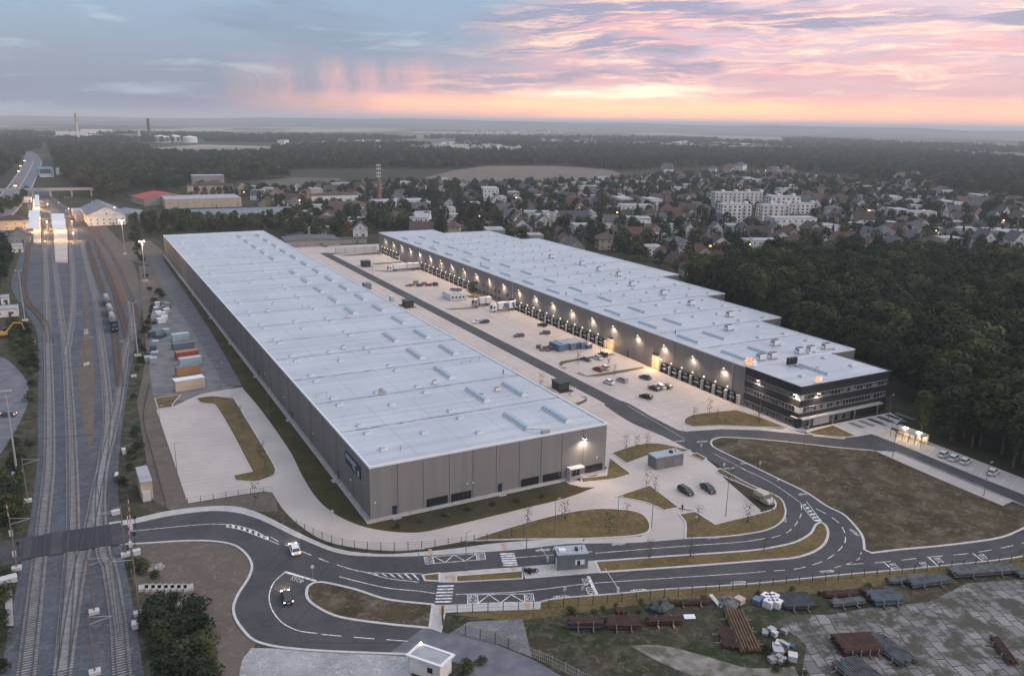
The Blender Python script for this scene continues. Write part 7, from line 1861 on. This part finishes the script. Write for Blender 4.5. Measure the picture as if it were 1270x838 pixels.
stackp((763, 763), (777, 763), 1.0, 5, 3, .13, PIPE_R, 'small rusty bundle behind the middle stack', ragged=.1)
stackp((804, 776), (846, 775), 1.2, 5, 3, .14, PIPE_R, 'rusty steel stack on orange timbers, third from left', sup=mat('orange_timber', (.45, .24, .16)))
stackp((833, 751.5), (882, 750), .9, 4, 2, .15, PIPE_R, 'long thin rusty beams between the tarpaulin heap and white planks')
stackp((943, 811), (920, 760), 3.0, 7, 2, .2, mat('ochre_steel', (.15, .095, .055), (.10, .06, .038), .8, .8), 'long ochre brown pipes lying diagonally beside the scrap heap', legs=3)
stackp((918, 806), (909, 782), 2.6, 12, 2, .1, PIPE_R, 'flat dark rusty grating left of the diagonal pipes')
stackp((973, 757), (1012, 756), 4.2, 18, 3, .13, PIPE_D, 'broad dark pipe stack right of the white liquid tanks')
stackp((1024, 742), (1062, 740.5), 1.3, 5, 2, .15, PIPE_R, 'rusty bundle behind the grey one')
stackp((1034, 754.5), (1072, 750), 1.5, 6, 2, .17, PIPE_G, 'grey steel bundle right of the broad dark stack')
stackp((1084, 753), (1122, 750.5), 3.4, 8, 2, .28, PIPE_B, 'blue grey pipes with pale bands beside the pale sand patch')
stackp((1070, 738), (1100, 736), 1.2, 6, 2, .14, PIPE_R, 'rusty bundle just behind the blue grey pipes')
stackp((1104, 726), (1150, 721), 1.6, 7, 2, .15, PIPE_G, 'grey steel bundle below the second BUS lettering')
stackp((1132, 731), (1178, 724), 1.8, 7, 3, .15, PIPE_G, 'grey steel bundle on rusty base, second from right', topm=PIPE_B)
stackp((1184, 718), (1262, 712), 2.4, 9, 3, .16, PIPE_G, 'longest grey steel bundle near the right edge')
stackp((1264, 718), (1310, 712), 2.2, 8, 2, .16, PIPE_B, 'blue grey bundle cut by the right edge')
stackp((1048, 815), (1096, 812), 4.6, 18, 4, .13, PIPE_R, 'large dark red reinforcing bar stack on the slabs', legs=4)
stackp((1137, 822), (1093, 790), 3.4, 9, 2, .2, PIPE_G, 'grey beams lying diagonally right of the red stack', legs=3)
stackp((1100, 848), (1062, 818), 5.0, 12, 2, .2, PIPE_G, 'grey beams lying diagonally at the bottom edge', legs=3)
stackp((1262, 826), (1238, 794), 1.4, 5, 2, .16, PIPE_R, 'rusty beams at the right edge of the slab yard')
stackp((880, 741), (892, 755), .5, 3, 1, .16, WHT, 'short white posts lying across the end of the rusty beams', legs=0, name='post_stack', cat='posts')
b = MB(); b.prism(PL([(847, 763), (861, 762.5), (863, 768), (849, 768.5)]), .15, .25); tag(b.build('white_board', WHITE), 'white board lying flat on the grass behind the rusty stack', 'board')
def lump(nm, px, py, w, h, m, label, cat, seed, sx=1.0):
    """a covered or tumbled heap: an uneven closed mound"""
    b = MB(); n1, n2 = 14, 7; q = P(px, py)
    for j in range(n2+1):
        t = j/n2*math.pi/2
        for i in range(n1):
            a = 2*math.pi*i/n1; k = 1+.45*noise.noise((math.cos(a)*1.7+seed, math.sin(a)*1.7, t*2.2)); b.v.append((math.cos(a)*math.cos(t)*w*k*sx, math.sin(a)*math.cos(t)*w*.7*k, max(0, math.sin(t)*h*k)))
    for j in range(n2):
        for i in range(n1): b.f.append((j*n1+i, j*n1+(i+1) % n1, (j+1)*n1+(i+1) % n1, (j+1)*n1+i)); b.mi.append(0)
    o = b.build(nm, m, loc=tuple(q)); tag(o, label, cat); return o
TARP = mat('green_tarpaulin', (.035, .045, .04), (.06, .075, .07), 1.5, .55, bump=.8)
lump('tarpaulin_heap', 818, 756, 2.6, 1.6, TARP, 'heap under a dark green tarpaulin behind the third stack', 'heap', 3)
lump('scrap_heap', 903, 750, 2.3, 1.3, mat('scrap_grey', (.18, .19, .20), (.08, .08, .085), 3, .8, bump=1), 'grey tangle of scrap right of the white posts', 'scrap', 9)
items = []
for i in range(16):
    x = 950+R.uniform(-2, 34); y = 782+R.uniform(0, 44); x += (y-782)*.15
    o = box_thing('scrap_box', x, y, R.uniform(0, 3), R.uniform(.6, 1.7), R.uniform(.6, 1.6), R.uniform(.4, 1.1), (OFFW, STEEL, GREYP, NAVC, STEEL, PIPE_R, GREYP)[i % 7], None, 'scrap', 'plain', None, 'scrap on the heap in the slab yard'); items.append((o, ('off white', 'steel', 'grey', 'dark blue', 'steel', 'rusty', 'grey')[i % 7]+' scrap box', 'on the heap in the slab yard', x))
label_row(items)
box_thing('crate', 917, 748, .2, 1.4, 1.4, 1.0, CREAM, 'beige crate at the top of the diagonal pipes', 'crate', 'plain'); box_thing('crate', 939, 748, .4, 1.6, 1.2, .9, BLUC, 'blue crate right of the beige one', 'crate', 'plain')
for i, (x, y) in enumerate(((950, 742), (953, 749), (959, 742), (963, 749))):
    r = empty('liquid_tank', tuple(P(x, y+3)), .3, 'white caged liquid tank, %s of four' % ('far left', 'near left', 'far right', 'near right')[i], 'tank', 'white liquid tanks beside the dark pipes'); b = MB(); b.box(-.8, -.8, .15, .8, .8, 1.3, taper=.94); b.build('vessel', WHITE, r)
    b = MB(); b.box(-.85, -.85, 0, .85, .85, .14)
    for s_ in (-.84, 0, .84):
        b.box(s_-.02, -.86, .14, s_+.02, -.84, 1.25); b.box(-.86, s_-.02, .14, -.84, s_+.02, 1.25)
    b.build('cage', STEEL, r); b = MB(); b.cyl((0, 0, 1.3), (0, 0, 1.4), .2, n=8); b.build('cap', DARK, r)
# concrete blocks by the soil patch and rubble
items = []
for i in range(8):
    x = 178+i*8; o = P(x, 730); r_ = MB(); r_.box(-.85, -.9, 0, .85, .9, .5, taper=.92); r_ = r_.build('concrete_block', mat('block_concrete', (.42, .39, .37), (.34, .32, .30), 1, .9), loc=tuple(o), rz=R.uniform(-.1, .1)); tag(r_, None, 'block', 'concrete blocks in a row'); items.append((r_, 'pale concrete block', 'in the row beside the thicket', x))
label_row(items)
lump('rubble_heap', 190, 706, 2.0, .9, mat('rubble_pale', (.32, .31, .30), (.18, .17, .16), 2, .9, bump=1), 'pale rubble heap above the row of concrete blocks', 'rubble', 5)
lump('rubble_heap', 222, 752, 1.2, .7, MATS['rubble_pale'], 'small pale rubble heap among the bushes below the blocks', 'rubble', 8)
# trackside cabinets and troughs
for x, y, w, l, h, lb in ((154, 563, .8, 1.4, 1.3, 'pale trackside cabinet left of the tan hut'), (145, 593, .6, 2.4, 1.0, 'long pale trackside cabinet below the tan hut'), (144, 638, 1.6, .9, .9, 'low pale cabinet at the right end of the level crossing'), (170, 688, 1.2, .9, 1.0, 'white cabinet right of the level crossing'), (11, 722, 2.6, 1.6, 1.0, 'white concrete box on the left bank below the crossing'), (168, 778, .9, 1.4, .9, 'pale cabinet beside the thicket'), (107, 413, 1.0, 1.0, 1.3, 'white cabinet on the brown strip'), (108, 452, 1.4, .8, .6, 'pale concrete foot on the brown strip'), (38, 425, 3, .6, .5, 'pale concrete beam on the left bank')):
    box_thing('trackside_cabinet', x, y, R.uniform(-.15, .15), w, l, h, OFFW, lb, 'cabinet', 'plain')
for i in range(3):
    b = MB(); b.ribbon([P(7+i*3, 728), P(9.5+i*3, 778)], .35, 0, .35); tag(b.build('concrete_beam', GREYP), 'long concrete beam on the left bank, %s from left' % ORD[i], 'beam', 'concrete beams on the left bank')
# crossing barriers and signals
def barrier(p, rz, label):
    r = empty('crossing_barrier', tuple(p), rz, label, 'barrier', 'level crossing barriers'); b = MB(); b.box(-.3, -.25, 0, .3, .25, 1.1); b.build('housing', OFFW, r)
    b = MB()
    for i in range(8): b.mat(i % 2).cyl((0, 0, 1.0+i*.8), (0, 0, 1.8+i*.8), .06, n=6)
    b.build('boom', [WHITE, mat('boom_red', (.4, .03, .03), rough=.5)], r)
    b = MB(); b.cyl((.8, 0, 0), (.8, 0, 3), .07, n=6); b.box(.5, -.12, 2.3, 1.1, .05, 3.0); b.build('signal', DARK, r)
barrier(P(163, 657), 0, 'raised white and red barrier right of the level crossing, upper side'); barrier(P(162, 678), 0, 'raised barrier right of the level crossing, lower side'); barrier(P(14, 664), 0, 'raised barrier left of the level crossing, upper side'); barrier(P(18, 690), 0, 'raised barrier left of the level crossing, lower side')
# ============================================================ STREET FURNITURE
def lamp_post(px, py, label, h=8, side=1, lit=False):
    r = empty('street_lamp', tuple(P(px, py)), 0, label, 'street lamp', 'slim street lamps of the site'); b = MB(); b.cyl((0, 0, 0), (0, 0, h), .09, .05, 6); b.build('pole', mat('lamp_grey', (.15, .15, .16), rough=.6), r)
    b = MB(); b.cyl((0, 0, h), (side*.9, 0, h+.15), .04, n=5); b.build('arm', MATS['lamp_grey'], r); b = MB(); b.box(side*.8-.3, -.14, h+.1, side*.8+.35, .14, h+.22); b.build('lamp_head', GLOWW if lit else STEEL, r)
    if lit: light('POINT', 'lamp_light', r, (side*.8, 0, h-.2), 900, size=.3)
for x, y, lb in ((578, 709, 'slim lamp post on the bus stop median'), (765, 662, 'slim lamp post right of the lawn island'), (653, 682, 'slim lamp post by the upper footpath left of the gatehouse'), (688, 665, 'slim lamp post right of the sapling on the lawn island'), (856, 690, 'slim lamp post on the median at the ring path'), (333, 518, 'slim lamp post at the upper end of the parking bay lawn'), (290, 524, 'slim lamp post in the lawn beside the bays'), (307, 557, 'slim lamp post at the middle of the bay lawn'), (328, 588, 'slim lamp post at the lower end of the bay lawn'), (220, 590, 'slim lamp post left of the parking bays'), (200, 540, 'slim lamp post at the upper left of the bays'), (274, 482, 'slim lamp post beside the cream container'), (995, 568, 'slim lamp post on the meadow side of the ring road'), (941, 524, 'slim lamp post on the lawn before the office'), (1107, 567, 'slim lamp post beside the lower bays'), (1220, 615, 'slim lamp post at the end of the lower bays'), (1101, 524, 'slim lamp post by the office terrace'), (520, 733, 'slim lamp post on the left grass island'), (808, 655, 'slim lamp post at the ring path bend'), (900, 640, 'slim lamp post on the car park edge'), (957, 640, 'slim lamp post beyond the van'), (363, 312, 'lamp post at the far shed'), (462, 345, 'slim lamp post at the far end of the yard')):
    lamp_post(x, y, lb, 8)
def pipe_lamp(px, py, ex, ey, label):
    a = P(px, py); r = empty('height_gauge', tuple(a), 0, label, 'barrier', 'barriers at the gatehouse'); e = P(ex, ey, 4.6)-a
    b = MB(); b.box(-.2, -.2, 0, .2, .2, 1.1); b.build('housing', OFFW, r); b = MB(); b.cyl((0, 0, 1), tuple(e), .07, .05, 6); b.build('boom', WHITE, r)
pipe_lamp(679, 697, 668, 674, 'raised white barrier arm left of the gatehouse'); pipe_lamp(766, 735, 750, 704, 'raised white barrier arm right of the gatehouse')
def fence(pts, h, label, m=DARK, step=2.6, thick=.03, rails=5, name='mesh_fence', post=.05):
    w = sm(PL(pts)); o = empty(name, tuple(w[0]), 0, label, 'fence'); l = [p-w[0] for p in w]; b = MB()
    for k in range(rails): z = .15+(h-.25)*k/(rails-1); b.ribbon(l, thick, z, z+thick)
    if step < 1:
        for q in resample(l, .35): b.box(q.x-.02, q.y-.02, .1, q.x+.02, q.y+.02, h-.05)
    b.build('mesh_panel', m, o); st = max(step, 2.4)
    for q in resample(l, max(st, sum((c-a).length for a, c in zip(l, l[1:]))/95)):
        b = MB(); b.box(q.x-post, q.y-post, 0, q.x+post, q.y+post, h+.1); b.build('post', m, o)
GRN = mat('fence_green', (.05, .06, .055), rough=.7)
fence([(368, 655), (387, 664), (412, 674.5), (440, 681), (480, 683), (530, 681), (600, 672), (650, 664)], 1.8, 'dark mesh fence between the service road and the footpath', GRN)
fence([(548, 762), (560, 760.5), (670, 754.5), (760, 747), (860, 736.5), (960, 726), (1060, 716.5), (1160, 707), (1290, 694)], 1.6, 'thin dark fence along the lower edge of the road', GRN, thick=.02, rails=3)
fence([(552, 785), (548, 770), (550, 762)], 2.0, 'short dark gate beside the lower footpath', GRN, .5, rails=3)
fence([(560, 782), (585, 790), (612, 796), (645, 811)], 1.8, 'dark fence along the blue gravel patch', GRN)
fence([(652, 812), (672, 820), (700, 833), (735, 852)], 1.7, 'grey railing gate curving down beside the old road', STEEL, .5, rails=3, name='railing_fence')
fence([(233, 625), (300, 614.5), (340, 610)], 1.4, 'thin fence at the lower edge of the parking bays', GRN, rails=3)
fence([(185, 480), (178, 520), (190, 570), (206, 630)], 1.6, 'dark fence between the railway bank and parking bays', GRN)
fence([(212, 312), (262, 384), (330, 480)], 1.2, 'thin wire fence beside the wet gravel track', STEEL, thick=.015, rails=2)
# road signs
def sign(px, py, m, label, h=2.4, r_=.35, sq=False, gate=False):
    r = empty('road_sign', tuple(P(px, py)), 0, label, 'sign', 'road signs on the site'); b = MB(); b.cyl((0, 0, 0), (0, 0, h), .04, n=5); b.build('pole', STEEL, r)
    b = MB()
    if sq: b.box(-r_, -.05, h-.8, r_, -.02, h)
    else: b.cyl((0, -.03, h), (0, -.07, h), r_, n=16)
    b.build('sign_plate', m, r)
for x, y, lb, sq in ((388, 717, 'round road sign at the STOP line', False), (869, 561, 'sign with two plates at the grey pump house', True), (942, 583, 'small pale information pillar beside the meadow', True), (412, 645, 'small sign at the fence bend', True), (535, 700, 'small sign at the island tip', False), (700, 742, 'small sign below the lower carriageway', True), (722, 741, 'small sign beside the STOP lettering', True), (897, 587, 'small sign at the car park entrance', False)):
    sign(x, y, STEEL if sq else mat('sign_face', (.5, .5, .52), rough=.4), lb, sq=sq)
# bicycle shelter with lamps
s0, s1 = P(1104, 541), P(1141, 554.5); d = (s1-s0); L = d.length; d.normalize(); n_ = Vector((-d.y, d.x, 0))
o = empty('bicycle_shelter', tuple(s0), 0, 'long bicycle shelter with glowing lamps beside the office terrace', 'shelter')
b = MB(); b.prism([Vector((0, 0, 0))-n_*.3, d*L-n_*.3, d*L+n_*3.6, n_*3.6], 2.7, 2.85); b.build('roof', mat('shelter_roof', (.25, .25, .26), rough=.4), o)
for i in range(6):
    for w_ in (0, 3.2):
        q = d*(L*i/5)+n_*w_; b = MB(); b.cyl((q.x, q.y, 0), (q.x, q.y, 2.7), .06, n=6); b.build('post', DARK, o)
b = MB(); b.prism([n_*3.3, d*L+n_*3.3, d*L+n_*3.36, n_*3.36], .2, 2.4); b.build('rear_panel', mat('translucent_panel', (.45, .42, .38), rough=.5), o)
for t in (.3, .75):
    q = d*(L*t)+n_*2.2; b = MB(); b.box(q.x-.5, q.y-.5, 2.86, q.x+.5, q.y+.5, 3.05); b.build('lamp', mat('shelter_lamp', (1, .85, .65), emit=(1, .85, .62), es=6), o)
    light('POINT', 'shelter_light', o, (q.x, q.y, 2.3), 420, size=.3, color=(1, .78, .5)); light('POINT', 'shelter_light', o, (q.x, q.y, 3.8), 120, size=.3, color=(1, .8, .6))
items = []
for i in range(9):
    q = s0+d*(L*(i+.5)/9)+n_*1.8; r = empty('bicycle', tuple(q), math.atan2(n_.y, n_.x)-math.pi/2, None, 'bicycle', 'bicycles under the shelter')
    for y in (-.52, .52):
        b = MB(); ring = [(0, y+.33*math.cos(a), .34+.33*math.sin(a)) for a in [k*math.pi/7 for k in range(15)]]
        for a, c in zip(ring, ring[1:]): b.cyl(a, c, .03, n=4, cap=False)
        b.build('wheel', TYRE, r)
    b = MB()
    for a, c in (((0, -.52, .34), (0, -.1, .85)), ((0, -.1, .85), (0, .42, .85)), ((0, .42, .85), (0, .52, .34)), ((0, -.52, .34), (0, 0, .32)), ((0, 0, .32), (0, .42, .8)), ((0, .42, .8), (0, .38, 1.05)), ((-.25, .38, 1.05), (.25, .38, 1.05))): b.cyl(a, c, .025, n=4)
    b.build('frame', (RED, BLU, SIL)[i % 3], r); b = MB(); b.box(-.07, -.25, .92, .07, .02, .98); b.build('saddle', BLACK, r); items.append((r, 'bicycle', 'standing in the lit shelter', q.x))
label_row(items)
# terrace stripes in front of the office
b = MB()
for i in range(9):
    x0_ = 124+i*3.9; b.sheet([(x0_+14, -7.5+R.uniform(-.5, .5)), (x0_+15.8, -7.8), (x0_+15.8, -3.0), (x0_+14, -2.6)] if x0_ < 140 else [(x0_+2, -9), (x0_+3.2, -9.4), (x0_+3.2, -3), (x0_+2, -3)], .128)
struct('pavement', b, mat('dark_paving', (.13, .14, .16), (.17, .18, .19), 1, .8, space='W'))
# rooftop letters, glowing orange, at two roof edges
def roof_logo(loc, rz, label, s):
    r = empty('rooftop_sign', loc, rz, label, 'sign', 'glowing rooftop signs'); b = MB(); b.box(-1.2*s, -.05, 0, 1.6*s, .05, .12); b.cyl((-.8*s, 0, 0), (-.8*s, .8*s, 0), .05, n=4); b.cyl((.8*s, 0, 0), (.8*s, .8*s, 0), .05, n=4); b.build('sign_frame', STEEL, r)
    b = MB(); ring = [Vector((math.cos(a)*.95*s, 0, 1.1*s+math.sin(a)*.95*s)) for a in [k*math.pi/6 for k in range(12)]]
    for i in range(0, 12, 2):
        a = ring[i]; b.cyl(tuple(Vector((0, 0, 1.1*s))+(a-Vector((0, 0, 1.1*s)))*.25), tuple(a), .16*s, .26*s, 6)
    b.build('emblem', mat('orange_glow', (1, .4, .15), emit=(1, .34, .14), es=1.0), r)
    b = MB(); b.box(1.1*s, -.08, .2, 1.5*s, .08, 1.9*s); b.box(1.6*s, -.08, .5, 1.8*s, .08, 1.6*s); b.build('letter', mat('pale_glow', (.7, .8, .9), emit=(.7, .8, .95), es=.4), r)
roof_logo((123.2, 21.8, H+.05), -math.pi/2+.5, 'glowing orange sign on the roof corner where office meets warehouse', 1.25)
roof_logo((128.4, .9, H+.1), 0, 'smaller glowing orange sign on the front roof edge of the office', .95)
# person walking by the car park
def person(p, rz, label, top, leg):
    me = bpy.data.meshes.new('body'); bm = bmesh.new(); sk = bm.verts.layers.skin.verify()
    V = [((0, 0, .98), .14), ((0, .01, 1.22), .15), ((0, .02, 1.42), .17), ((0, .02, 1.52), .06), ((0, .04, 1.64), .105), ((0, .04, 1.74), .08),
         ((-.19, .02, 1.42), .06), ((-.25, -.10, 1.16), .045), ((-.24, -.02, .92), .035), ((-.24, .03, .84), .035), ((.19, .02, 1.42), .06), ((.25, .12, 1.16), .045), ((.24, .24, .95), .035), ((.24, .29, .88), .035),
         ((-.10, .0, .90), .095), ((-.10, .18, .50), .065), ((-.10, .24, .08), .045), ((-.10, .38, .05), .035), ((.10, 0, .90), .095), ((.10, -.06, .50), .065), ((.10, -.30, .12), .045), ((.10, -.18, .05), .035)]
    vs = [bm.verts.new(c) for c, r_ in V]
    for a, c in ((0, 1), (1, 2), (2, 3), (3, 4), (4, 5), (2, 6), (6, 7), (7, 8), (8, 9), (2, 10), (10, 11), (11, 12), (12, 13), (0, 14), (14, 15), (15, 16), (16, 17), (0, 18), (18, 19), (19, 20), (20, 21)): bm.edges.new((vs[a], vs[c]))
    for v, (c, r_) in zip(vs, V): v[sk].radius = (r_, r_); v[sk].use_root = False
    vs[0][sk].use_root = True; bm.to_mesh(me); bm.free(); me.materials.append(top)
    t = bpy.data.objects.new('tmp', me); COL.objects.link(t); t.modifiers.new('s', 'SKIN'); sb_ = t.modifiers.new('d', 'SUBSURF'); sb_.levels = 1; bpy.context.view_layer.update()
    m2 = bpy.data.meshes.new_from_object(t.evaluated_get(bpy.context.evaluated_depsgraph_get())); bpy.data.objects.remove(t)
    m2.materials.clear(); m2.materials.append(top); m2.materials.append(leg); m2.materials.append(mat('skin', (.42, .27, .2), rough=.6)); m2.materials.append(mat('hair', (.04, .03, .025)))
    for f in m2.polygons:
        c = f.center; f.material_index = 3 if c.z > 1.68 or (c.z > 1.58 and c.y < .0) else 2 if c.z > 1.5 or (c.z < .93 and abs(c.x) > .2) else 1 if c.z < .92 else 0
    o = bpy.data.objects.new('person', m2); COL.objects.link(o); o.location = p; o.rotation_euler.z = rz; return tag(o, label, 'person')
person(P(846, 634), -1.3, 'person in dark clothes walking onto the front car park', mat('dark_jacket', (.03, .035, .045)), mat('dark_trousers', (.025, .03, .04)))
for x, y, z_, lb in ((624, 465, H, 'person in dark clothes standing on the near warehouse roof edge'), (567, 311, H, 'person in dark clothes standing on the far part of the stepped roof')):
    q = P(x, y, z_); person((q.x, q.y, H+.0), .5, lb, MATS['dark_jacket'], MATS['dark_trousers'])
# ============================================================ DISTANT LIGHTS
AMB = mat('amber_lamp', (1, .6, .25), emit=(1, .58, .22), es=9); LW_ = mat('white_street_lamp', (1, .9, .75), emit=(1, .88, .7), es=7)
sl_p = MB().cyl((0, 0, 0), (0, 0, 7), .12, .08, 5).mesh('pole', [MATS['lamp_grey']])
sl_h = MB().box(-.4, -.4, 6.9, .4, .4, 7.35).mesh('lamp_head', [AMB]); sl_w = MB().box(-.4, -.4, 6.9, .4, .4, 7.35).mesh('lamp_head', [LW_])
items = []
def town_lamp(x, y, amb=True, s=1.0, pt=0, place='in the town'):
    q = P(x, y); e = empty('street_lamp', tuple(q), 0, None, 'street lamp', 'lit street lamps, '+place); e.scale = (s, s, 1.0)
    inst('pole', sl_p, e, (0, 0, 0)); inst('lamp_head', sl_h if amb else sl_w, e, (0, 0, 0)); items.append((e, 'glowing %s street lamp' % ('amber' if amb else 'white'), place, x))
    if pt: light('POINT', 'lamp_light', e, (0, 0, 6.3), pt, color=(1, .58, .25), size=.5)
for x, y in ((757, 249), (793, 257), (719, 268), (693, 265), (714, 274), (757, 280), (765, 274), (783, 278), (646, 270), (640, 254), (895, 220), (897, 231), (926, 221), (940, 218), (949, 217), (880, 254), (923, 257), (915, 276), (952, 274), (1014, 224), (1031, 226), (1002, 230), (975, 232), (1012, 253), (1068, 224), (1088, 262), (1077, 271), (1125, 300), (1144, 270), (1196, 280), (1198, 296), (1225, 300), (1246, 266), (880, 319), (929, 317), (1038, 254), (1243, 284), (1160, 298)): town_lamp(x, y, True, 1.0, 500, 'in the right part of town')
for x, y in ((349, 254), (375, 253), (377, 247), (384, 249), (372, 258), (376, 262), (325, 252), (303, 246), (326, 247), (303, 247), (497, 275), (500, 278), (595, 279)): town_lamp(x, y, True, 1.0, 500, 'in the left part of town')
for x, y in ((12, 183), (16, 186), (22, 184), (25, 187), (19, 190), (29, 186), (34, 185), (45, 170), (50, 168), (95, 217), (31, 205), (20, 239), (26, 212), (24, 219)): town_lamp(x, y, x != 16, 3.2, 9000 if y < 200 else 2500, 'along the distant highway')
for i in range(70):
    x = R.uniform(380, 1000); y = R.uniform(182, 192)+(x-380)*.01; town_lamp(x, y, R.random() < .6, 1.7, 0, 'in the distant village')
for x, y in ((342, 166), (588, 158), (592, 157.5), (1083, 172), (1090, 172.5), (470, 178), (500, 178), (640, 178), (677, 174)): town_lamp(x, y, R.random() < .5, 4.5, 0, 'on the horizon')
label_row(items)
# traffic on the distant highway
for i, (x, y, c) in enumerate(((24, 218, WHC), (13, 232, BLU), (30, 206, SIL), (8, 243, GRY), (33, 202, WHC), (20, 228, RED), (37, 197, SIL), (2, 262, WHC))):
    car(P(x, y), -.12, '%s car on the distant highway, %s from the road bridge end' % (('white', 'blue', 'silver', 'grey', 'white', 'red', 'silver', 'white')[i], ORD[i]), c, 'hatch', 'driving_car', False, 'cars on the distant highway', 4.6)
car(P(9, 516), 1.2, 'car with glowing lights on the curved road at the left edge', GRY, 'hatch', 'driving_car', True)
